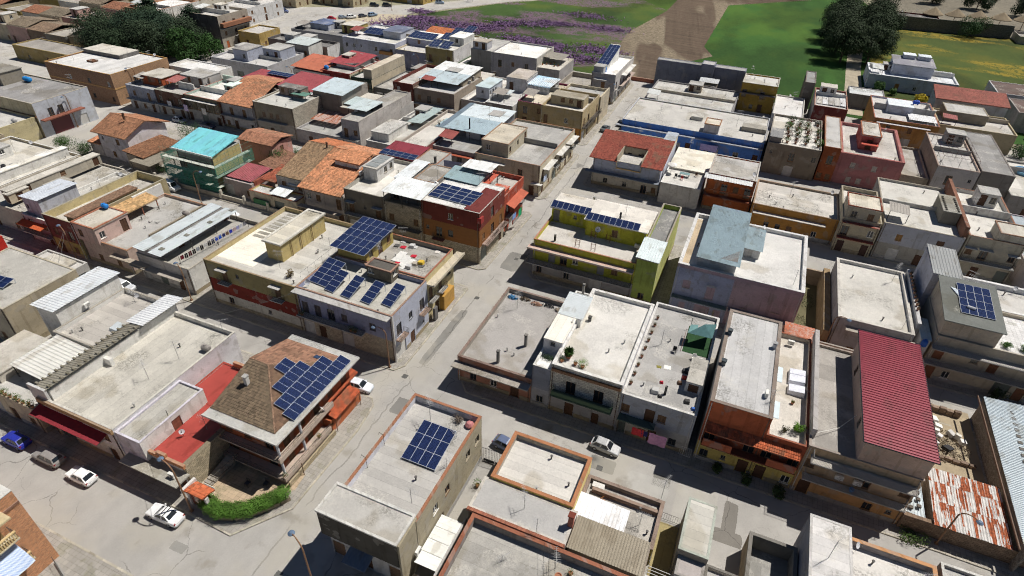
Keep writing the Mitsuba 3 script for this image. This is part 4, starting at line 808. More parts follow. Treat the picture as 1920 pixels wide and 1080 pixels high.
# ---------------------------------------------------------------- block 2: the solar block on the corner
k = house('house with olive upper floor over dark red ground floor and white base', -74.2, 54.7, -56.4, 73.8, 8.5, wall=(.30, .25, .12), roof=(.55, .52, .43), par=.75, cop=(.34, .25, .15), front='. w . . V . ./. . . . . . ./bA:. d V . . d .', fc=[(.56, .53, .46), (.21, .035, .025), (.33, .275, .13)], side=(.50, .42, .22), detail=True, inner=(.52, .44, .24), back='./.')
labels[k]['label'] = 'house with olive upper floor over dark red wall, long stair room on its white roof'
m = MB(); m.box(-73.9, 57, 7.752, -66.6, 66.5, 7.765); obj('white_coating', m, 'roofing', (.74, .70, .61), k); m = MB()
boxes('roof_slab_panel', [(-73.2 + .05 * i, 64.2 + i * 1.15, 7.77, -68.6 + .05 * i, 64.9 + i * 1.15, 7.80) for i in range(8)], 'roofing', (.27, .26, .22), k)
room(k, -66.2, 60.1, -63.2, 70.9, 7.75, 10.9, (.52, .42, .19), (.50, .47, .40), door='. |. . . . .|', cop=(.66, .64, .58), over=.3)
m = MB(); [m.tube([(-63.1, y, 7.8), (-63.1, y, 10.6)], .05, 5) for y in (62.3, 64.6, 67.4)]
each('drain_pipe', [MB().tube([(-63.05, y, 7.8), (-63.05, y, 10.7)], .06, 5) for y in (62.3, 64.6, 67.4)], 'plain', (.2, .13, .07), k)
antenna(-62.4, 58.4, 7.75, 3.4, 'tall tv antenna at the front of the white roof beside the long stair room', .3); antenna(-59.0, 66.5, 7.75, 2.2, 'tv antenna by the wall between the long stair room and the yellow hut', 1.1)
bush('bush', 'dry shrub growing in the gutter corner of the white roof', -59.6, 57.4, 1.5, .8, (.16, .12, .06), 300, .2, z=7.75)
m = MB(); railing(m, [(-57.2, 57), (-57.2, 69)], 7.9, 1.5, 1.6); obj('wire_fence', m, 'plain', IRON, k)
k = house('blue corner house with stone ground floor and rows of solar panels on the roof', -56.36, 54.7, -39.8, 64.4, 8.7, wall=(.33, .36, .50), roof=(.52, .48, .38), par=.75, cop=BRICK, front='G D . G . . ./R:d d P s . s .', fc=[(.44, .38, .28), (.33, .36, .50)], fm=('blockwork', 'plaster'), right='G D V/b:P w P', side=(.48, .51, .60), detail=True, bcol=(.42, .30, .24), scol=(.13, .12, .12))
m = MB(); m.box(-56.2, 53.5, 4.05, -44.6, 54.69, 4.2); b = obj('balcony', m, 'plaster', LGREY, k); m = MB(); railing(m, [(-56.1, 54.6), (-56.1, 53.6), (-44.7, 53.6), (-44.7, 54.6)], 4.2, .95, .16); obj('railing', m, 'plain', IRON, b)
m = MB(); m.box(-39.98, 54.62, -.05, -39.72, 54.9, 8.66); obj('corner_pipe', m, 'plaster', (.62, .60, .58), k)
for i, x in enumerate((-55.4, -46.6, -45.9)): pot(x, 53.9, 4.2, ['leafy plant at the left end of the balcony of the blue corner house', 'flower pot at the right end of the balcony of the blue house', 'flower box on the right corner of the balcony of the blue house'][i], .25, .3, .7)
solar('wide solar array of eight panels at the left of the blue corner house roof', (-57.0 + .9, 57.4, 8.15), (1, -.1, 0), (.05, 1, .28), 2, 5, 1.66, 1.0, stand=7.95)
for i, (x, y, w) in enumerate([(-52.7, 56.6, 2), (-49.7, 56.4, 1), (-46.3, 56.5, 1), (-43.2, 57.2, 1)]): solar(['short wide solar group second from left on the blue house roof', 'narrow solar column in the middle of the blue house roof', 'narrow solar column second from right on the blue house roof', 'narrow solar column nearest the street on the blue house roof'][i], (x, y, 8.15), (1, -.12, 0), (.06, 1, .30), 1, 4, 1.75, 1.0, stand=7.95)
dish(-55.4, 56.3, 7.95, 'satellite dish on the front edge of the blue corner house roof', -1.3)
k = house('cream house with cluttered roof terrace and wide canopy toward the street', -52.2, 64.44, -40.1, 73.6, 8.9, wall=(.56, .50, .33), roof=(.41, .37, .30), par=.8, cop=BRICK, right='. D G ./b:d d w', detail=True, inner=(.28, .25, .21), side=(.60, .52, .30), back='./.', bcol=LGREY)
m = MB(); m.box(-40.08, 64.6, 7.5, -38.6, 74.9, 7.75); m.box(-38.75, 64.6, 7.5, -38.6, 74.9, 7.95); obj('canopy', m, 'plaster', (.62, .56, .44), k); plank(k, -40.1, 68.5, -39.2, 72, .1, 2.9, (.42, .24, .06), 'wooden_screen', 'plain'); plank(k, -39.6, 65.4, -39.2, 66.3, .1, 2.6, DGREY, 'gate_pier')
room(k, -55.9, 64.6, -50.5, 72.2, 7.9, 10.3, (.48, .38, .13), DGREY, 'roof_hut', door='. . .|w D s|', over=.1)
solar('large block of bright blue solar panels tilted on the yellow roof hut', (-56.6, 63.7, 10.65), (1, -.03, 0), (0.06, 1, .12), 5, 5, 1.28, 1.72, cells=(6, 10), stand=False)
room(k, -48.9, 62.2, -44.6, 64.4, 7.9, 9.9, (.17, .15, .12), (.12, .11, .10), 'old_shed', door='w . .|w|', over=.15, cop=BRICK)
for i in range(46):
    x, y = -50 + 9.2 * rng.random(), 65.2 + 7.6 * rng.random(); c = [(.6, .58, .54), (.25, .14, .08), (.5, .5, .5), (.45, .02, .04), (.6, .42, .05), (.1, .1, .1), (.4, .36, .3)][int(rng.integers(7))]
    if i < 13: kk = thing('junk', f'{["white", "brown", "grey", "red", "yellow", "black", "stained"][i % 7]} {["box", "sheet of board", "bucket", "crate", "bundle", "bag", "slab"][(i * 3 + i // 7) % 7]} in the cluttered cream roof terrace, {["front", "back"][y > 69]} {["left", "middle", "right"][int((x + 50) / 3.07)]}', 'junk'); h = .08 + .5 * rng.random() * (i % 2); obj('body', MB().hexa([(x, y, 8.1), (x + .9, y + .2, 8.1), (x + .8, y + 1.0, 8.1), (x - .1, y + .8, 8.1)], [(x + .05, y + .05, 8.15 + h), (x + .85, y + .2, 8.12 + h), (x + .75, y + .95, 8.15 + h), (x, y + .75, 8.13 + h)]), 'plain', c, kk)
for i in range(3): sheet(k, -45.6 - i * 1.2, 66.0 + .7 * i, -44.3 - i * 1.2, 69.2 + .6 * i, 8.15 + .03 * i, (.64, .64, .62), 'y', .2, .04, name='loose_sheet')
antenna(-47.5, 64.0, 10.0, 3.2, 'tv antenna on the dark old roof shed', 1.9)
# laundry terrace and pink house
k = house('low house with long ribbed canopy and washing lines on its terrace', -90.0, 54.7, -78.4, 71.5, 5.2, wall=(.52, .50, .48), roof=(.42, .385, .31), par=.75, front='G . G . D .', detail=True, inner=(.36, .33, .28), side=WHITE, back='.', cop=(.45, .42, .36))
plank(k, -91, 53.3, -79.6, 54.68, 3.15, 3.3, (.34, .31, .27), 'front_canopy', 'roofing')
for i, x in enumerate((-89.6, -86.2)): sheet(k, x, 54.2, x + 2.6 + .2 * i, 71.3, (6.75 - .15 * i, 6.6 - .1 * i, 6.6 - .1 * i, 6.75 - .15 * i), (.55, .60, .62), 'x', .42, .05, posts=(4.4, [(x + 2.5, 55), (x + 2.5, 60.5), (x + 2.5, 66), (x + 2.5, 71)]) if i else None, label=['left half of the long ribbed canopy', 'right half of the long ribbed canopy'][i])
room(k, -89.7, 54.9, -85.5, 71.2, 4.4, 6.4, (.33, .31, .33), DGREY, 'room_below_canopy', door='|s . D . . s . D|', over=0, rooft=.03); boxes('roof_weight', [(-85.4 + .2 * i, 55.6 + i * 5.0, 6.55, -84.6 + .2 * i, 56.3 + i * 5.0, 6.68) for i in range(4)], 'plaster', (.2, .2, .17), k)
wl = thing('washing_line', 'washing line with posts across the terrace beside the ribbed canopy', 'washing line'); m = MB(); m.tube([(-81.6, 56.0, 6.0), (-80.7, 63, 5.9), (-80.3, 70.2, 6.0)], .012, 4); obj('line', m, 'plain', WHITE, wl); each('post', [MB().tube([(x, y, 4.4), (x, y, 6.05)], .04, 5) for x, y in ((-81.6, 56), (-80.3, 70.2))], 'plain', IRON, wl)
def hang(label, p, q, w, h, col, m='cloth', legs=False):
    kk = thing('hanging_clothes', label, 'laundry', None); p, q = np.array(p, float), np.array(q, float); d = (q - p) / np.linalg.norm(q - p); n = np.array([-d[1], d[0], 0]); mb = MB()
    parts = [(0, w)] if not legs else [(0, w * .42), (w * .58, w)]
    if legs: mb.obox(p, d * w, n * .03, (0, 0, -h * .3))
    for a, b in parts:
        g = [[p + d * (a + (b - a) * i / 5) + n * (.03 + .05 * math.sin(i * 1.9 + j)) + [0, 0, -h * (.3 * legs + (1 - .3 * legs) * j / 3)] for i in range(6)] for j in range(4)]
        for j in range(3):
            for i in range(5): mb.quad(g[j][i], g[j][i + 1], g[j + 1][i + 1], g[j + 1][i])
    obj('fabric', mb, m, col, kk)
CL = [('dark red shirt', (.16, .02, .03), 0), ('black trousers', (.012, .012, .014), 1), ('maroon trousers', (.12, .02, .03), 1), ('black leggings', (.013, .012, .015), 1), ('grey towel', (.3, .32, .36), 0), ('black tracksuit trousers', (.012, .012, .012), 1), ('white striped shirt', (.6, .6, .6), 0), ('black jeans', (.015, .015, .018), 1), ('dark blue jeans', (.03, .05, .12), 1), ('blue shirt', (.05, .1, .5), 0), ('bright blue vest', (.03, .12, .6), 0), ('navy cardigan', (.03, .04, .16), 0), ('brown cloth', (.2, .12, .08), 0), ('royal blue towel', (.04, .06, .5), 0), ('pale pink vest', (.6, .45, .48), 0), ('lilac shirt', (.4, .4, .68), 0), ('white sheet', (.66, .68, .74), 0), ('grey skirt', (.25, .25, .28), 0)]
for i, (n, c, l) in enumerate(CL): t = i / 18; a = np.array([-81.6 + 1.35 * t, 56.3 + 13.6 * t, 5.93]); hang(f'{n} on the washing line of the canopy terrace', a, a + [.07, .6, 0], .55, .95 if l else .75, c, legs=bool(l))
k = house('pink house with small roof room and wide grey terrace', -103.4, 54.7, -92.2, 72.6, 5.0, wall=(.54, .42, .36), roof=(.40, .385, .35), par=.5, front='. s . s .', detail=True, inner=(.50, .40, .34), cop=(.40, .22, .14), back='.')
room(k, -103.6, 54.4, -98.3, 60.8, 4.5, 7.6, (.60, .44, .39), (.48, .45, .39), 'pink_roof_room', door='s .|w . D|', cop=(.45, .19, .12), over=.15, label='pink room with tile edged flat roof')
tank(-102.6, 60.2, 7.8, 'bright blue water tank on the pink roof room', ax='x'); plank(k, -95.8, 53.6, -87.5, 54.69, 3.3, 3.5, (.36, .31, .25), 'front_eaves', 'roofing')
tiled(k, [(-104.9, 61.3, 7.2), (-104.9, 68.9, 7.2), (-100.3, 68.9, 6.4), (-100.3, 61.3, 6.4)], (1, 0), (.60, .40, .20), 'tile_canopy', label='straw coloured tile canopy on posts', pitch=.4, course=.55); boxes('post', [(-100.6, y, 4.5, -100.45, y + .15, 6.45) for y in (62, 65.2, 68.4)], 'plain', (.3, .12, .08), k); plank(k, -104.9, 61.2, -100.25, 61.3, 6.3, 6.5, (.25, .1, .07), 'beam', 'plain')
plank(k, -103.58, 66, -103.2, 72.4, 4.5, 7.2, WHITE, 'white_wall'); boxes('paver', [(-97.6 + j * 1.35, 63.6 + j * .4, 4.5, -97.1 + j * 1.35, 64.1 + j * .4, 4.75) for j in range(2)], 'plaster', LGREY, k); plank(k, -93.4, 60, -93.0, 72, 4.5, 4.95, (.3, .26, .2), 'planter', 'blockwork')
k = house('house with tall yellow inner walls and strip of old roof tiles', -111.2, 54.4, -103.6, 74.0, 7.6, wall=(.24, .10, .08), roof=(.50, .46, .37), par=1.5, front='D s/s P', fc=[(.42, .36, .12), (.20, .07, .06)], inner=(.57, .48, .26), side=(.38, .33, .2), detail=True, cop=(.42, .38, .28), back='.')
room(k, -105.9, 55.2, -103.9, 67.8, 6.1, 7.9, (.33, .28, .16), (.30, .20, .14), 'long_shed', over=.1); tiled(k, [(-106.1, 55, 8.1), (-103.7, 55, 8.1), (-103.7, 68, 8.15), (-106.1, 68, 8.15)][::-1], (-1, 0), (.24, .15, .10), 'old_tiles'); plank(k, -108.6, 64, -107.2, 67.5, 6.1, 6.9, (.35, .22, .15), 'table', 'plain')
k = house('house with blue-grey metal roof room and orange awning', -118.6, 55.0, -111.25, 74.6, 5.5, wall=(.50, .49, .50), roof=R_BEIGE, par=.6, front='G D/B:P s', detail=True, inner=WHITE, cop=WHITE, back='.')
room(k, -118.3, 56.0, -113.9, 63.3, 4.9, 8.6, (.56, .57, .62), BLUEG, 'metal_roof_room', door='V . .|. . .|', over=0, rooft=.02); sheet(k, -118.6, 55.7, -113.6, 63.6, (8.7, 8.85, 8.85, 8.7), (.42, .46, .52), 'y', .5, .05, label='blue-grey sheet roof')
sheet(k, -119, 53.6, -112.4, 55.0, (4.0, 4.0, 4.4, 4.4), (.50, .11, .04), 'y', .5, .02, name='awning', m='cloth', label='faded orange awning'); plank(k, -112.9, 63.4, -112.5, 74, 4.9, 6.2, WHITE, 'white_party_wall')
k = house('old house with long terrace, table and grey covered shed', -133, 55.6, -118.8, 76.6, 5.2, wall=(.45, .42, .36), roof=(.52, .47, .38), par=.4, front='s D . s G', detail=True, back='.'); room(k, -126.5, 57.2, -124.6, 76.2, 5.4, 7.4, (.47, .43, .35), R_BEIGE, 'long_wall_room', door='D|w D . . s . . D|')
room(k, -122.6, 62.5, -119.4, 66.4, 5.4, 6.9, (.30, .28, .24), (.33, .31, .27), 'covered_shed'); room(k, -125, 56.6, -123.6, 60.4, 5.4, 7.2, CREAM, R_BEIGE, 'small_room', door='D|D|')
for i, (x, y) in enumerate([(-122.6, 59), (-121.2, 59.4)]):
    kk = thing('terrace_table', ['white table on the terrace before the covered shed', 'small white table at the front of the same long terrace'][i], 'table'); m = MB(); m.box(x, y, 6.05, x + 1.1, y + .7, 6.1); obj('top', m, 'plain', WHITE, kk); boxes('leg', [(x + a, y + b, 5.4, x + a + .06, y + b + .06, 6.05) for a in (0, 1.04) for b in (0, .64)], 'plain', LGREY, kk)
k = house('old beige house at the left with cluttered cream roof terrace', -156, 56.4, -133.4, 77.6, 5.2, wall=CREAM, roof=(.56, .51, .40), par=.6, cop=WHITE, front='D . s G s', back='.'); room(k, -137.6, 57, -136, 77, 4.6, 6.4, WHITE, WHITE, 'white_wall_room'); room(k, -145, 57.5, -140, 62, 4.6, 7, CREAM, R_GREY, door='s D|w|'); room(k, -150, 68, -146.6, 72, 4.6, 6.8, WHITE, R_GREY, door='D|w|')
for i in range(8): x, y = -146 + i * 1.2, 64 + (i * 37 % 9); kk = thing('terrace_junk', f'{["grey", "white", "brown", "black"][i % 4]} {["crate", "heap", "basin", "pile of boards", "box", "drum", "bag", "bundle"][i]} on the cluttered cream terrace at the left', 'junk'); obj('body', MB().lathe(x, y, [(.0, 4.6), (.4, 4.6), (.5, 5.0), (.35, 5.25), (0, 5.3)], 8), 'plain', [(.3, .3, .3), WHITE, BROWN, DARK][i % 4], kk)
k = house('plain house with brown roof at the left edge behind the red wall', -175, 56, -157, 77, 5.6, wall=SAND, roof=R_GREY, par=.5, front='s D s G', back='.'); room(k, -170, 60, -165, 64, 5.1, 7.4, SAND, R_DK, door='D|w|')
# ---------------------------------------------------------------- block 3
k = house('maroon corner house with wood-brown middle floor and solar panels on a white roof', -51.6, 83.4, -40.0, 94.4, 10.6, wall=MAROON, roof=WHITE, par=.05, front='. d G . ./. b P s . ./. . s . .', fc=[(.42, .37, .29), (.23, .095, .03), (.19, .045, .035)], fm=('blockwork', 'plain', 'plaster'), right='=G . D/b:s P d/. P .', detail=True, side=MAROON, bcol=(.2, .05, .05), cop=(.55, .52, .48), kind='corner_house')if False else house('maroon corner house with wood-brown middle floor and solar panels on a white roof', -51.6, 83.4, -40.0, 94.4, 10.6, wall=MAROON, roof=WHITE, par=.05, front='. s s . ./b:V P w . ./. . w . .', fc=[(.42, .37, .29), (.23, .095, .03), (.19, .045, .035)], fm=('blockwork', 'plain', 'plaster'), right='=G . D/b:s P d/. P .', detail=True, side=(.24, .06, .045), bcol=(.2, .05, .05), cop=(.55, .52, .48), kind='corner_house')
solar('row of four dark tilted solar panel groups on the white roof of the maroon house', (-51.2, 85.3, 10.75), (1, -.04, 0), (.1, 1, .1), 4, 4, 2.05, 1.05, gap=.12, stand=False); sheet(k, -43.1, 83.6, -40.1, 92.6, (10.75, 10.6, 10.6, 10.75), (.16, .035, .03), 'x', .5, .03, label='dark red roof over the corner balcony'); plank(k, -40.4, 83.2, -39.6, 84.4, 8.6, 9.7, RED, 'corner_block'); plank(k, -40.0, 84.4, -38.9, 94, 3.6, 3.8, (.4, .3, .26), 'street_balcony')
m = MB(); railing(m, [(-39.9, 84.4), (-38.95, 84.4), (-38.95, 94)], 3.8, 1.0, .2); obj('railing', m, 'plain', IRON, k); antenna(-44.6, 93, 10.6, 2.6, 'tv antenna behind the dark solar panels of the maroon house', .4)
k = house('red house with orange terrace parapets and laundry behind the maroon corner house', -48.5, 94.5, -40.1, 104.2, 8.6, wall=(.40, .085, .05), roof=(.50, .42, .33), par=.9, front='./.', right='D G . s/b:P s P', detail=True, cop=(.42, .11, .07), inner=(.42, .09, .06), back='s s/s s')
sheet(k, -40.1, 95.5, -38.4, 103, (6.6, 6.0, 6.0, 6.6), (.44, .10, .05), 'x', .4, .03, label='faded red street canopy'); sheet(k, -46.4, 94.7, -43.6, 99.8, 10.2, (.46, .10, .06), 'y', .4, .03, posts=(7.7, [(-43.8, 95), (-43.8, 99.5)]), label='bright red terrace canopy'); room(k, -43.2, 94.8, -40.6, 98, 7.7, 9.0, (.46, .10, .06), (.44, .10, .06), 'red_roof_room')
hang('green net hanging from the balcony of the red house', (-38.5, 98.2, 4.4), (-38.5, 100, 4.4), 1.5, 1.7, (.02, .34, .14)); hang('blue and white laundry on the balcony of the red house', (-38.6, 95.4, 4.6), (-38.6, 97.4, 4.6), 1.6, 1.2, (.20, .32, .62))
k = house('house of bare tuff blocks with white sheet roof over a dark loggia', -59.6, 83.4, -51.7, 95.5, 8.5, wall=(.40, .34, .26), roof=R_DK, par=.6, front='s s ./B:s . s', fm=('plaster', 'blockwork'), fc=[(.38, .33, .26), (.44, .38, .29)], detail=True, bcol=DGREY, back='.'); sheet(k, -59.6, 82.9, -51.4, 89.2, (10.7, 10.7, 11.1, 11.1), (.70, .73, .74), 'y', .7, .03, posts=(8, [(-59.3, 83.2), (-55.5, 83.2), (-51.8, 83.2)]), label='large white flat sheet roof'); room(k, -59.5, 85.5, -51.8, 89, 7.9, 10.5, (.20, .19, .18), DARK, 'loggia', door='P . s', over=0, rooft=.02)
sheet(k, -61, 89.3, -57.8, 97.8, (10.4, 10.4, 10.7, 10.7), (.66, .70, .72), 'y', .7, .03, label='narrow white sheet roof'); room(k, -61, 89.6, -57.9, 97.6, 7.9, 10.2, GREY, DARK, 'back_wing', over=0, rooft=.02)
k = house('brown flat roof house behind the large white sheet roof', -57.6, 90.9, -52.9, 98.3, 10.2, wall=GREY, roof=(.31, .285, .225), par=.12, cop=(.34, .22, .15), back='./.'); antenna(-53.3, 92.6, 10.2, 3, 'tv antenna on the brown flat roof behind the white sheet', 1.3); tank(-52.3, 90.3, 10.0, 'small white water tank beside the dark solar panels', WHITE, .9, .35)
k = house('house with teal sheet roof and raised white sheet roof', -52.1, 92.8, -44.8, 104, 8, wall=GREY, roof=R_GREY, par=.6, back='s s/s s'); sheet(k, -52.1, 92.6, -44.8, 97.7, (11, 10.8, 11.2, 11.3), (.25, .35, .38), 'y', .4, .04, posts=(7.4, [(-51.9, 92.8), (-45, 92.8)]), label='teal ribbed sheet roof'); sheet(k, -50.1, 96.3, -43.9, 100.3, 12, (.72, .74, .74), 'y', .6, .03, posts=(7.4, [(-49.9, 100), (-44.1, 100), (-44.1, 96.5)]), label='raised white sheet roof')
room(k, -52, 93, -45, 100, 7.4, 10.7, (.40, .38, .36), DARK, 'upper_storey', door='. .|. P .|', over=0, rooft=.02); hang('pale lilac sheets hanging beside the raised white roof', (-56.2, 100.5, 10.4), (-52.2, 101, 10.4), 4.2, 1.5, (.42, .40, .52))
k = house('dark olive house with white roof terrace and white stair room', -68.4, 83.4, -59.65, 99, 9.1, wall=(.22, .20, .17), roof=(.60, .56, .47), par=.7, front='G . D/BA:d V d', detail=True, inner=(.50, .48, .44), side=LGREY, cop=(.33, .30, .25), back='.'); room(k, -67.9, 89.4, -64.8, 95.4, 8.4, 11.1, (.66, .65, .64), LGREY, 'white_stair_room', door='. .|. w w|', over=.15); boxes('roof_panel', [(-67.6, 89.9 + i * 1.9, 11.25, -65.2, 91.5 + i * 1.9, 11.32) for i in range(3)], 'glass', (.25, .27, .27), k); aircon(-68.6, 89.4, 9.2, 'air conditioner beside the white stair room of the dark olive house'); antenna(-68, 97, 8.4, 2.2, 'tv antenna behind the white stair room of the olive house', .9)
k = house('house with maroon roof and tilted blue solar panels at the back of the block', -71.5, 97.5, -62.8, 106, 8, wall=GREY, roof=R_DK, par=.5, back='s s/s s'); sheet(k, -71.2, 99.4, -62.8, 106.4, (9.2, 9.2, 9.6, 9.6), (.22, .035, .05), 'y', .45, .05, posts=(7.5, [(-71, 99.6), (-67, 99.6), (-63, 99.6)]), label='maroon ribbed roof'); room(k, -71, 101.5, -63, 106, 7.5, 9.0, (.3, .3, .38), DARK, 'upper_room', door='P s .', over=0, rooft=.02)
solar('two rows of bright blue solar panels on the maroon roof at the block back', (-71.1, 99.6, 9.4), (1, 0, 0), (0, 1, .08), 5, 2, 1.65, 1.05, stand=False)
k = house('house with brick edged beige roof and white chimney wall', -62.6, 99.3, -57.6, 106.4, 9.4, wall=(.62, .61, .60), roof=(.40, .37, .30), par=.12, cop=(.36, .17, .11), back='s s/s s'); chimney(k, -58.2, 100.6, 9.4, 1.0, .4, DGREY)
# tile roofed houses
k = house('pale house with bright orange tile roof and dormer', -79.3, 84.4, -69.6, 101.4, 6.6, wall=(.44, .39, .36), roof=R_DK, par=0, front='. G . D/w s . d', detail=True, side=LGREY, back='s s/s s')
tiled(k, [(-79.9, 83.6, 6.7), (-69.7, 83.6, 6.7), (-70.9, 97.2, 9.6), (-80.6, 97.2, 9.6)], (0, -1), (.58, .27, .145), label='bright orange front slope'); tiled(k, [(-80.6, 97.2, 9.6), (-70.9, 97.2, 9.6), (-70.9, 103, 8.3), (-80.6, 103, 8.3)], (0, 1), (.54, .25, .14)); ridge(k, [(-80.6, 97.2, 9.65), (-70.9, 97.2, 9.65)], (.5, .2, .1))
room(k, -76.8, 92.2, -71, 96, 7.6, 9.6, WHITE, (.5, .18, .07), 'dormer', door='V V V', over=.2); tiled(k, [(-77, 92, 9.7), (-70.8, 92, 9.7), (-70.8, 97.4, 10.1), (-77, 97.4, 10.1)], (0, -1), (.58, .27, .145), 'dormer_tiles'); plank(k, -79.5, 82.2, -69.6, 83.4, 3.1, 3.3, (.42, .36, .30), 'long_eave')
k = house('house with weathered brown tile roof beside the bright orange one', -87.6, 86.4, -79.9, 99.6, 6.4, wall=(.50, .46, .42), roof=R_DK, par=0, front='. s/s s', side=CREAM, back='./.', left='w s/s s'); tiled(k, [(-87.2, 86.2, 6.6), (-79.5, 86.2, 6.6), (-80.4, 98.4, 9.2), (-88.2, 98.4, 9.2)], (0, -1), (.30, .205, .125), label='weathered brown tile slope'); tiled(k, [(-88.2, 98.4, 9.2), (-80.4, 98.4, 9.2), (-80.4, 104.4, 7.7), (-88.2, 104.4, 7.7)], (0, 1), (.46, .17, .08)); ridge(k, [(-88.2, 98.4, 9.25), (-80.4, 98.4, 9.25)], (.4, .2, .12)); chimney(k, -82.6, 97.4, 8.9, 1.1, .3, BROWN)
k = house('low house with white porch roofs in front of the brown tile roof', -92.2, 82.9, -80.2, 86.2, 3.6, wall=CREAM, roof=R_LG, par=.4, front='s . G .', cop=(.30, .10, .06), inner=YEL); sheet(k, -86.6, 82.6, -82.6, 86.0, (4.2, 4.2, 4.6, 4.6), (.66, .70, .71), 'y', .5, .04, label='pale porch sheet in front'); sheet(k, -84.6, 86, -80.9, 88.8, (5.2, 5.2, 5.4, 5.4), (.68, .70, .70), 'y', .5, .04, label='pale porch sheet behind'); tiled(k, [(-92, 86.5, 4.4), (-87.6, 86.5, 4.4), (-88, 93, 5.2), (-92, 93, 5.2)], (0, -1), (.34, .10, .06), 'red_tile_strip')
k = house('house with flat dark red sheet roof beside the scaffolding', -100.6, 84.6, -93.0, 91, 3.8, wall=(.45, .38, .36), roof=R_DK, par=.1, front='G . s'); sheet(k, -100.8, 85.2, -93.6, 91.6, (4.0, 4.0, 4.5, 4.5), (.26, .045, .06), 'y', .5, .04, label='dark red ribbed sheet roof'); plank(k, -93.4, 85.4, -92.9, 90.5, 3.0, 4.1, (.30, .09, .06), 'red_side_roof', 'claytile')
k = house('house under repair with bright cyan membrane roof', -112.4, 84.8, -102.4, 92.6, 8.2, wall=(.30, .29, .26), roof=R_GREY, par=0, front='s P s/P s P', side=(.52, .44, .20), detail=True); 
for i in range(8): a, b = -113.3 + i * 1.41, -111.86 + i * 1.41; obj('roof_membrane', MB().hexa([(a, 84.4, 8.0), (b, 84.4, 8.0), (b - .6, 93.2, 9.3), (a - .6, 93.2, 9.3)], [(a, 84.4, 8.2 + .015 * (i % 2)), (b, 84.4, 8.2 + .015 * (i % 2)), (b - .6, 93.2, 9.5 + .015 * (i % 2)), (a - .6, 93.2, 9.5 + .015 * (i % 2))]), 'sheet', (.19, .54 + .02 * (i % 3), .63), k)
plank(k, -113.4, 84.2, -101.9, 84.36, 7.9, 8.25, WHITE, 'fascia', 'plain'); plank(k, -102.3, 86, -96.8, 92, 3.2, 3.4, (.62, .60, .55), 'terrace', 'roofing')
sk = thing('scaffolding', 'scaffolding with green safety netting round the cyan roofed house', 'scaffolding')
for z in (2.2, 4.4, 6.6):
    for q in ((-114.6, 82.7, -101.0, 83.7), (-101.0, 82.7, -100.0, 93)): obj('deck', MB().box(q[0], q[1], z, q[2], q[3], z + .06), 'plain', (.45, .47, .42), sk)
m = MB()
for x in np.arange(-114.6, -99.9, 2.1):
    for y in (82.7, 83.7): m.tube([(x, y, 0), (x, y, 9)], .03, 4)
for y in np.arange(84.8, 94, 2.2): m.tube([(-100, y, 0), (-100, y, 9.6)], .03, 4); m.tube([(-101, y, 0), (-101, y, 9.6)], .03, 4)
for z in np.arange(1.1, 9.3, 1.1): m.tube([(-114.6, 82.7, z), (-100, 82.7, z)], .022, 4); m.tube([(-100, 82.7, z), (-100, 93.6, z)], .022, 4)
stuffpart(obj('tubes', m, 'plain', (.10, .24, .18), sk))
def net(p, q, z0, z1, n, hole=.06):
    mb = MB(); p, q = np.array(p), np.array(q); L = np.linalg.norm(q - p); d = (q - p) / L; nn = np.array([-d[1], d[0], 0])
    a = np.arange(0, L, .18)
    for s in a: w = .05 * math.sin(s * 2.2); mb.quad(p + d * s + nn * w + [0, 0, z0], p + d * (s + .06) + nn * w + [0, 0, z0], p + d * (s + .06) + nn * (w + .04) + [0, 0, z1], p + d * s + nn * (w + .04) + [0, 0, z1])
    for z in np.arange(z0, z1, .3): mb.quad(p + [0, 0, z], q + [0, 0, z], q + [0, 0, z + .05], p + [0, 0, z + .05])
    return mb
for p, q, z0, z1 in (((-114.7, 82.6, 0), (-107.6, 82.6, 0), .6, 5.2), ((-107.6, 82.6, 0), (-100, 82.6, 0), .4, 6.3), ((-99.9, 82.6, 0), (-99.9, 93.4, 0), 4.5, 7.2), ((-114.8, 82.6, 0), (-114.8, 90, 0), 2, 7)): obj('safety_net', net(p, q, z0, z1, 0), 'cloth', (.045, .27, .20), sk)
k = house('pink house with tile roofs behind the cyan roofed house', -107.6, 97.6, -98.5, 104.2, 6.2, wall=(.52, .28, .24), roof=R_DK, par=0, right='. w ./. s .', left='./.'); tiled(k, [(-108, 97.2, 6.4), (-98, 97.2, 6.4), (-98, 100.8, 7.3), (-108, 100.8, 7.3)], (0, -1), (.36, .175, .11)); tiled(k, [(-108, 104.6, 6.4), (-98, 104.6, 6.4), (-98, 100.8, 7.3), (-108, 100.8, 7.3)], (0, 1), (.36, .175, .11)); tiled(k, [(-98, 92.4, 4.4), (-93.6, 92.4, 3.6), (-93.6, 101, 3.6), (-98, 101, 4.4)], (1, 0), (.27, .15, .10), 'porch_tiles'); plank(k, -98.4, 92.6, -94, 100.8, -.1, 3.4, (.5, .3, .26), 'porch_room')
k = house('white villa with brown tile roofs and gabled wing', -139, 86.4, -129.6, 97, 6.4, wall=(.60, .58, .64), roof=R_DK, par=0, front='. s . ./V . s .', right='. . s/. . .', left='s . s/s s', side=(.66, .64, .66))
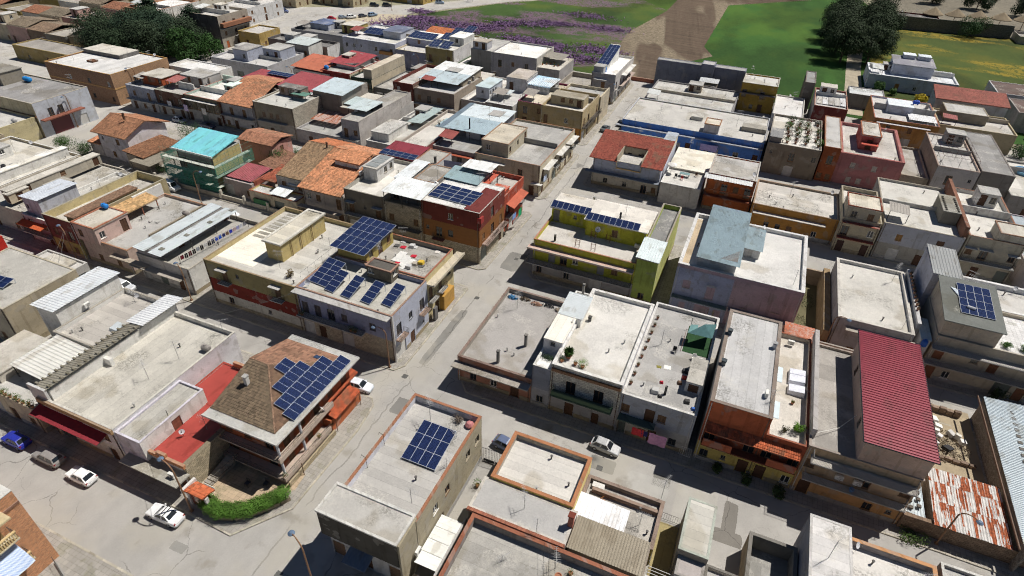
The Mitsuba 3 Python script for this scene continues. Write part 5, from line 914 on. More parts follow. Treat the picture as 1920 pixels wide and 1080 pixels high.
tiled(k, [(-139.8, 85.4, 6.5), (-128.9, 85.4, 6.5), (-128.9, 91.6, 8.8), (-139.8, 91.6, 8.8)], (0, -1), (.33, .165, .095), label='large tile slope facing the street'); tiled(k, [(-139.8, 97.9, 6.5), (-128.9, 97.9, 6.5), (-128.9, 91.6, 8.8), (-139.8, 91.6, 8.8)], (0, 1), (.34, .165, .095)); ridge(k, [(-139.8, 91.6, 8.85), (-128.9, 91.6, 8.85)], (.4, .2, .12)); m = MB(); m.add([(-138.98, 86.4, 6.33), (-138.98, 97, 6.33), (-138.98, 91.6, 8.6), (-129.62, 86.4, 6.33), (-129.62, 97, 6.33), (-129.62, 91.6, 8.6)], [[0, 1, 2], [3, 4, 5]]); obj('gable', m, 'plaster', (.60, .58, .64), k); chimney(k, -133.5, 90.2, 8.9, 1.1, .35, BROWN)
tiled(k, [(-129.6, 84.4, 4.2), (-123.4, 84.4, 3.5), (-123.4, 95, 3.5), (-129.6, 95, 4.2)], (1, 0), (.28, .145, .085), 'porch_tiles'); plank(k, -129.4, 85, -124, 94.6, -.1, 3.3, (.40, .34, .28), 'porch_room'); sheet(k, -125.6, 82.6, -119.6, 89.4, (3.3, 3.1, 3.1, 3.3), (.22, .20, .16), 'y', .3, .04, posts=(0, [(-119.8, 82.8), (-125.4, 82.8), (-119.8, 89)]), label='brown fibre-cement porch roof'); tiled(k, [(-143.4, 86, 3.2), (-139.2, 86, 3.2), (-139.2, 91, 3.7), (-143.4, 91, 3.7)], (0, -1), (.54, .25, .14), 'side_tiles'); plank(k, -143, 86.4, -139.2, 91, -.1, 3.0, (.5, .47, .5), 'side_room')
gw = thing('garden_wall', 'pale garden wall with gate posts along the street of the scaffolding', 'wall'); boxes('wall_panel', [(-118 + i * 6.2, 82.2, 0, -112.6 + i * 6.2, 82.45, 1.1) for i in range(7)], 'plaster', (.46, .43, .36), gw); boxes('gate_post', [(-118.5 + i * 6.2, 82.1, 0, -118.05 + i * 6.2, 82.55, 2.1) for i in range(8)], 'plaster', (.55, .52, .45), gw)
plank(None, -91.0, 82.4, -87, 82.5, .1, 2.2, (.03, .13, .05), 'green_gate', 'plain'); labels['green_gate'] = {'label': 'dark green metal gate beside the low house with porch roofs', 'category': 'gate'}
# ---------------------------------------------------------------- block 4: the long row behind the tile roofs
k = house('cream corner house with stair room and white awnings beside the main street', -55.2, 112.9, -39.8, 136.5, 7.4, wall=(.50, .45, .34), roof=(.33, .32, .29), par=.5, front='G . . D/. dA: . w .' if False else 'G . . D/. d . w .', right='D s G s D s/b:d s P d s P', cop=(.36, .22, .15), detail=True, back='./.', side=(.58, .52, .40)); room(k, -54.4, 114.6, -48.0, 125.6, 6.9, 9.8, (.52, .47, .36), (.48, .44, .36), door='w .|w . w . D|', cop=(.40, .27, .19), over=.1)
plank(k, -53.6, 111.9, -47.8, 112.89, 6.0, 6.14, WHITE, 'white_awning'); [plank(k, -39.79, y, -38.4, y + 6, 5.9, 6.05, (.70, .69, .66), 'white_awning') for y in (114.5, 123, 130)]; plank(k, -41.5, 111.9, -39.0, 112.89, 3.2, 3.35, WHITE, 'corner_awning'); hang('blue and white washing on the side of the cream corner house', (-38.9, 113.2, 5.0), (-38.9, 115.4, 5.0), 1.6, 1.3, (.45, .52, .68))
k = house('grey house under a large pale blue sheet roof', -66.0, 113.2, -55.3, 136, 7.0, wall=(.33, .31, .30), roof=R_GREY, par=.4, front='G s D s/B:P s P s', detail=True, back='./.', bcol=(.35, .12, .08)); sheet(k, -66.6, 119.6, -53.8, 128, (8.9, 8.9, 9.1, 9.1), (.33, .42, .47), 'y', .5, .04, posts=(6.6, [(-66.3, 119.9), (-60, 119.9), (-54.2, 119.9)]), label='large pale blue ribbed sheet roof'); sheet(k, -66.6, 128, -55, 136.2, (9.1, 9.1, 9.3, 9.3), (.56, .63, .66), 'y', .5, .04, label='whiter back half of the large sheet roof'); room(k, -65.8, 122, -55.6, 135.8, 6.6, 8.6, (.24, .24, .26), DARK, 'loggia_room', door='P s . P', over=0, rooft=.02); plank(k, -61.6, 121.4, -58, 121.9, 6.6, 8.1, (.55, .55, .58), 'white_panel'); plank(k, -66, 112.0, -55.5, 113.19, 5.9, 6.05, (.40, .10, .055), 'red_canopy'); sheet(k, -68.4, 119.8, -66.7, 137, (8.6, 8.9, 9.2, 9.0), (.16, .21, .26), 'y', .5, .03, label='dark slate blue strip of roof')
antenna(-58.6, 127.6, 9.1, 4.6, 'tall tv antenna standing on the large pale blue roof', .4); chimney(k, -60.6, 121.2, 8.9, 2.6, .22, DARK, cap=False)
k = house('house with ornate dark red balcony and plants on its terrace', -75.6, 113.3, -68.5, 138.4, 5.6, wall=(.30, .10, .09), roof=(.52, .48, .40), par=.7, cop=(.45, .40, .36), front='D s G/P . s', fc=[(.42, .41, .39), (.24, .06, .06)], inner=(.42, .37, .33), back='./.'); plank(k, -73.6, 128, -70, 134, 4.9, 5.1, (.34, .45, .50), 'pale_mat', 'plain'); [pot(-73 + i * 1.1, 129 + i * .8, 5.1, f'shrub in a pot on the pale mat behind the red balcony, {w} of three', .25, .4, .8, IRON, (.03, .06, .025)) for i, w in enumerate(('first', 'second', 'third'))]
k = house('low grey house with greenhouse frames and terrace wall', -84.4, 113.6, -75.7, 138.6, 4.6, wall=(.36, .36, .37), roof=R_BEIGE, par=.6, front='s . D .', cop=WHITE, back='.'); sheet(k, -80.6, 126, -76.6, 138, (5.6, 5.8, 5.8, 5.6), (.34, .42, .42), 'y', .5, .03, label='glazed greenhouse strip'); [pot(-82.8 + i * .9, 124.5 + i * 1.1, 4.0, f'pot plant in the terrace row by the greenhouse strip, {ORD[i]} from the left', .2, .3, .7) for i in range(4)]
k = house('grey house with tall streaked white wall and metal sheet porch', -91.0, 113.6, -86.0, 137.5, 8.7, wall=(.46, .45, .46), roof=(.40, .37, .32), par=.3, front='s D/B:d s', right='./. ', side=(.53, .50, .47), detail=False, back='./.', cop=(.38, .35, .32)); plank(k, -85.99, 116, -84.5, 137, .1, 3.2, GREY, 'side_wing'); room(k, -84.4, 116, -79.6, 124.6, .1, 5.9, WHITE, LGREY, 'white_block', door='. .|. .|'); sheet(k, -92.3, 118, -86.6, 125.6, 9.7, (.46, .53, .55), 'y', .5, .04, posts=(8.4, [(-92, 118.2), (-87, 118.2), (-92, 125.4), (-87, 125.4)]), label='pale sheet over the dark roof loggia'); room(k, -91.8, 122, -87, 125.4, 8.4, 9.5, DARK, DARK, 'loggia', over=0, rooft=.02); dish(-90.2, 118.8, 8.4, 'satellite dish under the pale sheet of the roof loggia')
k = house('house with rusty low roof and stained courtyard wall', -105.0, 113.5, -91.2, 127, 3.8, wall=(.42, .41, .41), roof=R_GREY, par=.5, front='. D . D .', back='.'); [obj('rusty_sheet', ribbed(-104.5 + i * 1.35, 118.6, -103.25 + i * 1.35, 125.5, 4.6, 4.55, 5.1, 5.15, 'y', .3, .04), 'rustsheet', (.40, .30, .27), k) for i in range(6)]
k = house('beige two storey house with shuttered windows and flat grey roof', -117.6, 113.6, -105.2, 124.6, 8.6, wall=(.34, .30, .23), roof=(.42, .41, .37), par=.35, front='s D s . /. s s s . .', fc=[(.44, .42, .38), (.33, .29, .22)], side=(.42, .385, .32), sm='blockwork', scol=(.27, .19, .13), cop=(.55, .52, .46), detail=True, back='s/s s'); plank(k, -116.5, 112.6, -107.5, 113.59, 4.1, 4.3, GREY, 'balcony'); room(k, -115.6, 121.4, -108.6, 124.3, 8.2, 10.4, (.30, .22, .19), DGREY, 'roof_room', door='s P s', over=.1); sheet(k, -110.6, 119.8, -106, 122.4, 9.7, (.09, .20, .16), 'y', .4, .04, posts=(8.2, [(-110.4, 120), (-106.2, 120)]), label='green ribbed porch sheet')
k = house('house with orange-brown tile roof along the back street', -128.5, 113.4, -117.7, 127, 6.9, wall=(.42, .41, .42), roof=R_DK, par=0, front='s D . w/. d . d .', fc=[(.50, .49, .50), (.40, .40, .43)], back='./.', detail=True); tiled(k, [(-128.9, 112.6, 7.0), (-117.4, 112.6, 7.0), (-120.6, 126.6, 9.2), (-131.4, 126.6, 9.2)], (0, -1), (.47, .23, .13), label='orange-brown tile slope'); tiled(k, [(-131.4, 126.6, 9.2), (-120.6, 126.6, 9.2), (-121, 131.5, 8.3), (-131.6, 131.5, 8.3)], (0, 1), (.42, .2, .12)); plank(k, -128.4, 112.3, -118, 113.39, 3.6, 3.75, GREY, 'balcony')
k = house('green and dark red house with mint green roof terrace', -140.5, 112.9, -128.6, 128, 7.0, wall=(.20, .07, .045), roof=(.60, .60, .55), par=.7, front='D . G . D/P P P P', fc=[(.42, .41, .39), (.17, .15, .11)], inner=(.48, .60, .53), cop=(.40, .20, .16), detail=True, back='./.'); room(k, -132.5, 119.5, -129.6, 125, 6.3, 8.6, (.52, .66, .58), (.55, .66, .60), 'mint_room', door='D|w|', over=.1); plank(k, -140.4, 127, -129, 127.4, 6.3, 8.2, (.50, .62, .54), 'mint_wall'); plank(k, -140.4, 111.9, -129, 112.89, 5.9, 6.02, (.62, .62, .60), 'glazed_canopy')
k = house('brown balcony house with rows of grey parapets', -150.5, 112.6, -140.6, 128, 6.8, wall=(.17, .12, .10), roof=(.45, .42, .36), par=.6, front='D s D/B:P s P', fc=[(.42, .41, .39), (.16, .09, .07)], inner=(.35, .35, .30), back='./.'); room(k, -149.5, 121, -141.5, 127.5, 6.2, 8.6, (.44, .43, .42), R_GREY, 'back_room', door='. s . D'); plank(k, -147, 117.5, -141.4, 117.8, 6.2, 8, WHITE, 'white_wall')
k = house('grey-blue row house at the far end of the back street', -161, 112.4, -150.6, 127, 6.6, wall=(.36, .38, .44), roof=R_GREY, par=.5, front='D s D/B:s d', fc=[(.40, .40, .41), (.36, .38, .46)], left='. s .', back='./.'); room(k, -158.6, 116, -151, 122.6, 6.1, 8.5, (.42, .10, .04), (.42, .40, .36), 'orange_room', door='. s . w|', over=.2); plank(k, -151.5, 122.8, -141, 123.1, 6, 8.3, (.35, .31, .27), 'dark_wall')
for i, (x, y, c) in enumerate([(-146, 111.8, (.62, .62, .66)), (-140.2, 111.7, (.5, .42, .60)), (-134, 111.8, (.6, .58, .55))]): hang(['white sheet hung from the brown balcony house', 'lilac washing hung at the left end of the green and dark red house', 'pale cloth hung on the balcony of the green and dark red house'][i], (x, y, 4.6), (x + 1.6, y, 4.6), 1.5, 1.7, c)
# back half of block 4 and block 5
k = house('teal and cream wall house with two red sheet roofs', -134.6, 128.6, -122, 138.5, 7.6, wall=(.50, .60, .58), roof=R_BEIGE, par=.2, back='./.', right='./.', side=WHITE); sheet(k, -135, 128.4, -123.6, 136.6, (8.0, 7.9, 8.2, 8.2), (.27, .04, .05), 'y', .5, .04, label='dark red roof')
k = house('house with long red ribbed roof and rooftop solar strip', -121.6, 125.2, -108.4, 138, 7.8, wall=(.42, .37, .34), roof=R_BEIGE, par=.2, back='s s/s s'); sheet(k, -121, 126, -108.4, 137, (8.7, 8.6, 9.3, 9.4), (.28, .05, .06), 'y', .5, .05, label='long dark red ribbed roof'); solar('dark solar strip left of the long dark red roof', (-130, 133, 8.6), (1, 0, 0), (0, 1, .1), 6, 2, 1.7, 1.1, stand=False)
k = house('tall bare grey house with pale blue sheet roof', -107.6, 124.8, -98.9, 136.6, 9.6, wall=(.26, .235, .205), roof=R_GREY, par=.1, front='. V ./. . ./. . .', right='. ./V ./. .', side=(.30, .28, .25), back='./.'); sheet(k, -107.8, 124.5, -98.2, 134.4, (9.8, 9.7, 10.3, 10.4), (.45, .53, .57), 'y', .5, .04, label='pale blue sheet roof'); room(k, -99, 124, -92.4, 136.5, .1, 6.8, (.28, .22, .18), R_BEIGE, 'side_wing', door='. s .', over=.05); sheet(k, -99.2, 125.4, -94.2, 131, (7.4, 7.3, 7.5, 7.6), (.40, .48, .50), 'y', .5, .04, label='small sheet roof')
k = house('house with weedy terrace and grey end wall behind the streaked white wall', -98, 131.6, -86, 138.6, 6, wall=LGREY, roof=SAND, par=.4, back='s D s')
RB = [(-164, -150, 7.2, (.46, .47, .50), R_GREY), (-149.6, -141.8, 8, (.50, .53, .60), (.55, .56, .58))]
k = house('white low terrace house behind the tree clump', -166, 131, -148.5, 138.5, 6.4, wall=WHITE, roof=(.68, .68, .66), par=.3, front='. . .', left='.')
k = house('grey-blue rooftop house with two small roof rooms', -164, 145.6, -141.6, 163, 5.6, wall=(.44, .44, .46), roof=(.46, .45, .43), par=.5, front='D s G s D', right='.'); room(k, -149.8, 153.6, -143, 160.6, 5.1, 8.2, (.42, .45, .54), R_GREY, door='w D|.|'); room(k, -156.6, 148, -151, 155, 5.1, 8.4, (.45, .48, .58), R_DK, 'roof_room', door='. w|.|'); room(k, -161.6, 154, -158.6, 158, 5.1, 7.4, WHITE, R_GREY, 'roof_room')
k = house('house with metal sheet top and white side wall', -149.2, 164, -140.4, 171, 7.6, wall=(.27, .25, .24), roof=R_GREY, par=.1, front='. P ./s . s', right='./.', side=(.66, .65, .63), back='./.'); sheet(k, -149.4, 163.8, -140.2, 171.4, (7.8, 7.8, 8.2, 8.2), (.45, .50, .50), 'y', .5, .04, label='metal sheet top')
k = house('house with two orange-red ribbed roofs', -131.6, 145.4, -118.4, 156, 6.6, wall=(.50, .47, .46), roof=R_DK, par=.1, front='D s G s/P s P s', back='./.'); sheet(k, -132, 145, -120.6, 149.8, (7.4, 7.2, 7.8, 7.9), (.42, .12, .06), 'y', .5, .05, label='lower orange-red ribbed roof'); sheet(k, -132, 149.8, -120.2, 156, (7.9, 7.8, 8.3, 8.4), (.45, .13, .07), 'y', .5, .05, label='upper orange-red ribbed roof')
k = house('dark red fronted house with large red metal roof', -121.6, 145.8, -111.4, 162, 7.6, wall=(.26, .04, .035), roof=R_BEIGE, par=.3, front='D G s/B:P s P', side=CREAM, right='./.', back='./.'); sheet(k, -121.8, 150, -112.4, 162, (8.7, 8.4, 9.0, 9.3), (.30, .05, .06), 'y', .5, .05, label='large red metal roof'); room(k, -121.4, 151, -113, 161, 7.3, 8.6, WHITE, DARK, 'upper_room', door='P . s .', over=0, rooft=.02); tank(-120.6, 147.4, 7.3, 'blue water tank on the dark red fronted house', r=.5)
for i in range(9): pot(-111.2 + .35 * i, 150.5 + i * 1.2, 7.0, f'clay pot in the row along the tall streaked cream wall, {ORD[i]} from the front', .22, .35, .3)
k = house('green-black fronted house with tall streaked cream side wall', -111.2, 146, -104.2, 164.4, 7.0, wall=(.05, .075, .06), roof=R_BEIGE, par=.4, front='G D/s s', side=CREAM, back='./.'); room(k, -107, 146.4, -104.2, 164.3, 6.6, 9.5, (.52, .46, .35), (.48, .43, .35), 'tall_wing', over=.02)
k = house('dark grey low house with white signs and rubble roof', -104, 146.4, -96.4, 164, 5.0, wall=(.16, .16, .15), roof=R_GREY, par=.4, front='D G .', back='.'); room(k, -102.6, 165, -92, 170.6, .1, 5.6, (.10, .11, .12), R_DK, 'dark_wing'); [plank(k, -103 + i * 2.6, 146.3, -101 + i * 2.6, 146.39, 3.3, 3.7, WHITE, 'sign', 'plain') for i in range(2)]
k = house('dark brick red house with tall narrow windows', -95.8, 144.2, -89.4, 163, 8.4, wall=(.15, .045, .035), roof=R_BEIGE, par=.8, front='D s/d d/s .', side=(.20, .13, .10), scol=(.45, .42, .40), back='././.', right='././.')
k = house('brown-grey house with pale blue and white sheet roof', -89.2, 144.4, -76.8, 162, 7.6, wall=(.25, .205, .165), roof=R_GREY, par=.3, front='s . D ./B:s P s/P . .' if False else 's . D ./B:s P s .', side=(.36, .31, .25), right='./.', back='./.'); sheet(k, -90, 148, -77.6, 156.6, (9.2, 9.0, 9.3, 9.5), (.42, .50, .54), 'y', .5, .04, posts=(7.2, [(-89.7, 148.3), (-84, 148.3), (-77.9, 148.3)]), label='pale blue sheet roof'); sheet(k, -90, 156.6, -77.6, 164.5, (9.5, 9.3, 9.6, 9.8), (.68, .70, .70), 'y', .5, .04, label='white sheet roof behind the blue one'); room(k, -89, 152, -78, 163.8, 7.2, 9.1, (.40, .34, .26), DARK, 'upper_room', door='P s . P', over=0, rooft=.02)
k = house('low house with wide cream terrace and white party wall', -76.6, 148, -69.2, 171, 5.4, wall=(.34, .33, .32), roof=(.55, .51, .44), par=.5, front='s d . d', inner=WHITE, cop=(.52, .5, .48)); room(k, -83.6, 164, -76.8, 171, .1, 6, LGREY, R_BEIGE, 'back_wing')
k = house('white house with small blue-white roof rooms', -69.0, 147.6, -60.9, 170.6, 6.0, wall=(.22, .20, .19), roof=(.50, .48, .45), par=.5, front='. . s .', inner=WHITE, side=LGREY); room(k, -73.4, 151, -69.4, 160, 5.5, 8.5, (.60, .64, .70), (.44, .52, .55), 'blue_white_room', door='V|w w w . .|', over=.2); room(k, -68.4, 160.6, -62.4, 169.6, 5.5, 9.2, (.64, .63, .64), (.42, .38, .34), 'tall_room', door='D .|.|', over=.1); sheet(k, -68.4, 153.6, -64.4, 157.4, 6.9, (.5, .56, .58), 'y', .5, .04, posts=(5.5, [(-68.2, 153.8), (-64.6, 153.8)]))
k = house('ochre house with purple parapet and blue striped terrace roof', -60.8, 151, -52.6, 170.8, 6.6, wall=(.36, .27, .15), roof=(.52, .47, .38), par=.5, front='D s/P s', inner=(.22, .05, .10), cop=(.24, .06, .11), side=(.24, .06, .10), back='./.')
m = ribbed(-62.0, 160.6, -55.2, 169, 8.1, 8.0, 8.3, 8.4, 'y', .55, .08); sk = obj('sheet_roof', m, 'sheet', (.42, .60, .74), k, 'blue and white striped terrace roof'); m = MB()
for i in range(13): m.box(-62 + i * .56, 160.58, 8.16, -61.75 + i * .56, 169, 8.32)
stuffpart(obj('white_stripes', m, 'sheet', (.72, .75, .78), sk)); m = MB()
for x in np.arange(-62, -55.2, .4): m.box(x, 160.6, 6.1, x + .22, 160.66, 8.0)
stuffpart(obj('lattice', m, 'plain', (.66, .70, .76), k)); room(k, -64.6, 161, -62.2, 169, 6.1, 8.8, (.60, .62, .68), GREY, 'white_room')
k = house('tan corner house with shuttered top and dark balconies above the parked car', -52.4, 146.2, -41.0, 161.4, 8.3, wall=(.46, .36, .20), roof=(.52, .47, .38), par=.9, front='G . D/d . w .', right='G D . s/b:d P . d', fc=[(.44, .20, .05), (.45, .355, .20)], side=(.50, .40, .23), detail=True, cop=(.42, .35, .24), back='./.', kind='corner_house'); room(k, -51.4, 150.8, -42.4, 155.4, 7.4, 9.6, (.47, .40, .26), (.28, .25, .20), 'top_room', door='. s s D', over=.05); plank(k, -41.0, 161.5, -40.6, 170.6, -.1, 7.6, CREAM, 'side_house_wall')
k = house('narrow cream house between the tan corner house and the courtyard', -52.4, 161.5, -41.1, 170.4, 7.2, wall=CREAM, roof=R_GREY, par=.8, right='D s/s s', back='./.'); m = MB(); railing(m, [(-40.9, 146.5), (-39.9, 146.5), (-39.9, 160.8)], 4.0, .95, .3); m.box(-41, 146.5, 3.85, -39.85, 160.8, 4.0); obj('side_balcony', m, 'plain', (.08, .07, .06), k)
k = house('white house with steep solar roof facing the end of the street', -48.6, 178.8, -41.3, 201, 8.8, wall=(.36, .36, .38), roof=(.72, .71, .67), par=.7, front='D . s/. d .', right='G D s D s/b:P s P d s', side=(.56, .53, .50), inner=WHITE, cop=LGREY, detail=True); room(k, -48.4, 183, -45.6, 198, 8.1, 9.6, WHITE, WHITE, 'solar_room', zb=12.4, over=.1); room(k, -48.4, 179.6, -45.4, 182.8, 8.1, 10.2, (.40, .42, .44), GREY, 'front_room'); tank(-45.6, 182.6, 8.1, 'blue water drum on the white house with the steep solar roof', L=1.3, upright=True)
solar('steep grid of pale blue solar panels on the white house at the street end', (-48.6, 183.4, 10.05), (1, 0, 0), (0, 1, .19), 3, 6, 1.15, 2.3, cells=(6, 10), stand=False); plank(k, -47.6, 177.8, -43.8, 178.79, 7.0, 7.15, WHITE, 'white_awning'); plank(k, -41.29, 186, -39.8, 199, 6.9, 7.05, WHITE, 'white_awning'); plank(k, -41.29, 184, -40, 200, 4.2, 4.35, (.45, .36, .32), 'balcony_slab')
cy = thing('courtyard_wall', 'low wall round the bare concrete yard beside the white end house', 'wall'); boxes('wall_panel', [(-61, 171.6, 0, -50, 171.9, 1.6), (-61.2, 171.6, 0, -60.9, 200, 1.6), (-61, 199.8, 0, -48.7, 200.1, 1.6)], 'plaster', (.36, .33, .28), cy)
k = house('big weathered grey house with bright white roof and open terrace', -84.6, 185, -68.6, 201, 8.4, wall=(.38, .37, .40), roof=(.70, .68, .61), par=.5, front='s . D . s/. P . s . P .', right='./. .', side=(.55, .53, .48), cop=(.50, .49, .46), detail=True, back='./.'); room(k, -92.0, 185.6, -84.7, 200.6, -.1, 8.2, (.30, .29, .28), R_GREY, 'dark_wing', door='. P ./.', over=0); room(k, -91.4, 186, -86.4, 190, 8.2, 10.6, (.50, .50, .54), (.34, .30, .26), 'roof_room', door='s D|'); room(k, -68.55, 186, -61.2, 200.6, -.1, 5.4, (.38, .37, .37), R_BEIGE, 'terrace_wing', door='s D G|. V .|', over=0); sheet(k, -70, 191, -62, 198, (7.6, 7.4, 7.4, 7.6), (.28, .26, .22), 'y', .4, .04, posts=(5.5, [(-69.6, 191.2), (-62.3, 191.2), (-62.3, 197.8)]), label='brown terrace pergola roof')
for i in range(6): pot(-68 + i, 189 + (i * 5 % 4), 5.55, f'potted plant under the brown pergola of the big grey house, {ORD[i]} from the left', .25, .4, .6)
k = house('low pale yard house with green wall beside the yellow fronted house', -95.0, 180, -92.2, 200, 4.4, wall=(.14, .18, .13), roof=(.62, .59, .52), par=.4, front='.'); room(k, -94.9, 171.6, -86, 179.9, -.1, 3.4, (.13, .17, .12), R_BEIGE, 'green_wall_yard')
k = house('yellow fronted house with tall white side wall and roof solar panels', -105.6, 179.4, -95.2, 200.5, 8.6, wall=(.37, .30, .14), roof=R_WHITE, par=.5, front='. D ./b:d . d', side=(.72, .71, .72), right='./.', detail=True, back='./.', cop=(.60, .57, .50)); room(k, -100.6, 187, -95.3, 195, 8.1, 10.6, WHITE, WHITE, 'roof_room', door='w|', over=.05)
for i, q in enumerate([(-105.2, 180.6, 8.6), (-101.2, 180.4, 8.6), (-104.6, 187.6, 9.4), (-104, 194, 9.8), (-99.4, 194.6, 10.8)]): solar(['front left tilted panel set on the yellow fronted house', 'front right tilted panel set on the yellow fronted house', 'middle tilted panel set on the yellow fronted house', 'back left tilted panel set on the yellow fronted house', 'highest panel set above the roof room of the yellow fronted house'][i], q, (1, 0, 0), (0, 1, .22), 3, 3, 1.1, 1.6, cells=(6, 10), stand=False)
k = house('lilac-blue house with small terrace and solar strips', -117.4, 180, -105.8, 200.6, 6.2, wall=(.25, .26, .36), roof=R_BEIGE, par=.5, front='D . s/. . .', inner=CREAM); room(k, -118, 188, -108, 198, 5.7, 8.0, (.42, .44, .56), WHITE, 'upper_wing', door='. s .|. w D'); solar('long blue solar strip on the lilac-blue house', (-117.6, 188.4, 8.3), (1, 0, 0), (0, 1, .16), 6, 3, 1.6, 1.7, stand=False)
k = house('long lilac-white house with square windows and brown balcony', -138.6, 180, -117.6, 200.8, 7.6, wall=(.44, .46, .56), roof=R_WHITE, par=.4, front='s . D . D . G/w w V . w . s', back='./.', detail=False); room(k, -126.6, 187, -119.6, 196, 7.2, 9.4, (.55, .57, .64), (.12, .14, .20), 'dark_blue_roof_room', over=.2); plank(k, -123.4, 178.9, -118.6, 179.99, 4.0, 5.0, (.34, .17, .06), 'carved_balcony', 'plain')
solar('pair of small blue panel sets on the long lilac-white house', (-134.6, 186.6, 7.9), (1, 0, 0), (0, 1, .2), 5, 2, 1.6, 2.4, cells=(6, 12), stand=False); k2 = house('small house with orange tile roof behind the lilac-white house', -119, 201, -110, 208.5, 6, wall=WHITE, roof=R_DK, par=0, back='s'); tiled(k2, [(-119.4, 200.6, 6.2), (-109.6, 200.6, 6.2), (-109.6, 208.8, 7.6), (-119.4, 208.8, 7.6)], (0, -1), (.52, .19, .08)); k2 = house('flat white roof house behind the solar strips', -109, 201.5, -97, 209, 6, wall=WHITE, roof=(.70, .69, .66), par=.4, back='.')
k = house('long low dark roof house with curved red gate', -164, 171.6, -139, 178.6, 5.8, wall=(.23, .17, .15), roof=(.19, .18, .17), par=.8, front='. . D . . s . . G .', right='.', side=(.70, .70, .70), inner=(.16, .15, .15)); room(k, -151, 173, -146.6, 177, 5, 7.6, (.44, .46, .45), R_GREY, 'roof_room'); room(k, -157.6, 173, -153.6, 177, 5, 7.4, (.58, .60, .62), R_GREY, 'roof_room')
k = house('dark roofed house with yellow upper room near the car lot', -164, 184, -141, 200.4, 6.4, wall=(.30, .30, .32), roof=(.22, .22, .22), par=.6, front='s . D . G', back='.', inner=(.20, .20, .21)); room(k, -146, 190, -139.6, 197, 5.8, 8.6, (.58, .46, .16), R_BEIGE, 'yellow_room', door='D w|w|', over=.2); room(k, -160, 190, -152, 198, 5.8, 7.6, (.50, .53, .62), (.10, .13, .22), 'blue_room'); plank(k, -163, 200.4, -142, 201, -.1, 6.8, CREAM, 'back_wall')
# far left: brick building, garage, tall dark house, old quarter
k = house('long orange brick building with bright white flat roof', -191.5, 112.0, -165.2, 131, 8.6, wall=(.24, .125, .07), roof=(.60, .60, .585), par=.35, front='. . w . w . w/. . w . w . w', right='. w D w/. w . w', sm='brickwork', fm=('brickwork', 'brickwork'), side=(.38, .22, .12), cop=(.50, .30, .11), back='./.', detail=False, scol=(.2, .1, .08)); plank(k, -191.4, 111.9, -165.1, 111.99, 4.4, 4.7, (.46, .25, .08), 'brick_band', 'brickwork'); plank(k, -165.19, 112, -165.1, 131, 4.4, 4.7, (.56, .34, .12), 'brick_band', 'brickwork'); plank(k, -182, 118, -179.6, 119.8, 8.3, 8.7, (.14, .07, .04), 'rust_hatch'); room(k, -191, 124, -176, 130.6, 8.3, 9.3, DGREY, R_BEIGE, 'grey_parapet_roof', over=.02)
for i, (x, y) in enumerate([(-186, 117), (-176, 127), (-169, 128)]): antenna(x, y, 8.3, 2.4, ['tv antenna left of the rust hatch on the white flat roof', 'tv antenna in the middle of the white flat roof', 'tv antenna at the right end of the white flat roof'][i], i * .8)
k = house('pale garage building with maroon door and rooftop box room', -196, 87.8, -161.6, 102.4, 8.6, wall=(.50, .44, .30), roof=(.27, .26, .26), par=.3, right='= . G . . G .'.replace('=', '') + '/b:. P P . . .', side=(.52, .55, .60), front='. . . s . ./. . . s . .', cop=(.50, .45, .38), dcol=(.12, .02, .03)); plank(k, -161.58, 90.4, -161.5, 95.4, .1, 3.7, (.10, .02, .025), 'maroon_gate', 'sheet'); plank(k, -161.59, 88.2, -160.0, 99, 4.2, 4.45, (.26, .10, .07), 'long_ledge'); plank(k, -196, 87.5, -161.6, 87.79, 5.2, 5.4, (.34, .16, .08), 'ledge')
room(k, -188.0, 93.6, -180.6, 99.4, 8.3, 11.4, (.30, .27, .22), (.22, .21, .19), 'box_room', over=.2); tank(-178.6, 98.6, 8.3, 'large blue water tank beside the box room', (.02, .24, .62), 2.6, .6); dish(-181.6, 93.2, 9.4, 'white satellite dish on the wall of the box room')
k = house('pale yellow house with plain side wall below the garage building', -190, 78.4, -162, 87.4, 5.4, wall=(.50, .44, .27), roof=R_BEIGE, par=.4, front='. D . s . . G', right='. V . .', side=(.52, .46, .28))
k = house('tall narrow dark grey house with orange balcony floor', -197.5, 169.4, -183, 184, 11.0, wall=(.14, .12, .115), roof=(.50, .47, .41), par=.9, front='. V ./. V ./. . .', right='D s D/b:s P s/B:P P P', side=(.40, .36, .30), cop=(.42, .36, .29), inner=(.46, .41, .34), dcol=(.35, .1, .04)); plank(k, -182.98, 170, -181.5, 184, 7.2, 8.5, (.26, .12, .07), 'orange_balcony', 'plain')
k = house('small yellow house right of the tall dark house', -181.6, 176, -172, 187, 5.2, wall=(.46, .33, .12), roof=R_BEIGE, par=.5, front='. D . .', right='s s')
k = house('large white house behind the tree clump', -232, 172, -217.4, 194, 8.6, wall=(.42, .26, .10), roof=R_WHITE, par=.8, front='s . s/. . .', right='./.', side=(.70, .68, .64), inner=(.45, .22, .12))
k = house('ochre yellow low house at the foot of the trees', -232, 128, -205, 137, 4.6, wall=(.36, .27, .12), roof=(.30, .26, .21), par=.3, front='. w . D . w', right='.', side=(.50, .37, .15))
k = house('grey flat annex below the tree clump', -203, 133, -186, 140, 3.6, wall=(.30, .31, .33), roof=(.40, .40, .40), par=.4, front='D . s .')
QN = ['sand', 'cream', 'grey', 'ochre', 'pale pink', 'stone', 'white', 'brown']; QC = [SAND, CREAM, GREY, (.40, .32, .12), PINK, (.42, .38, .3), WHITE, (.26, .19, .14)]
POS = ['first', 'second', 'third', 'fourth', 'fifth', 'sixth', 'seventh', 'eighth']
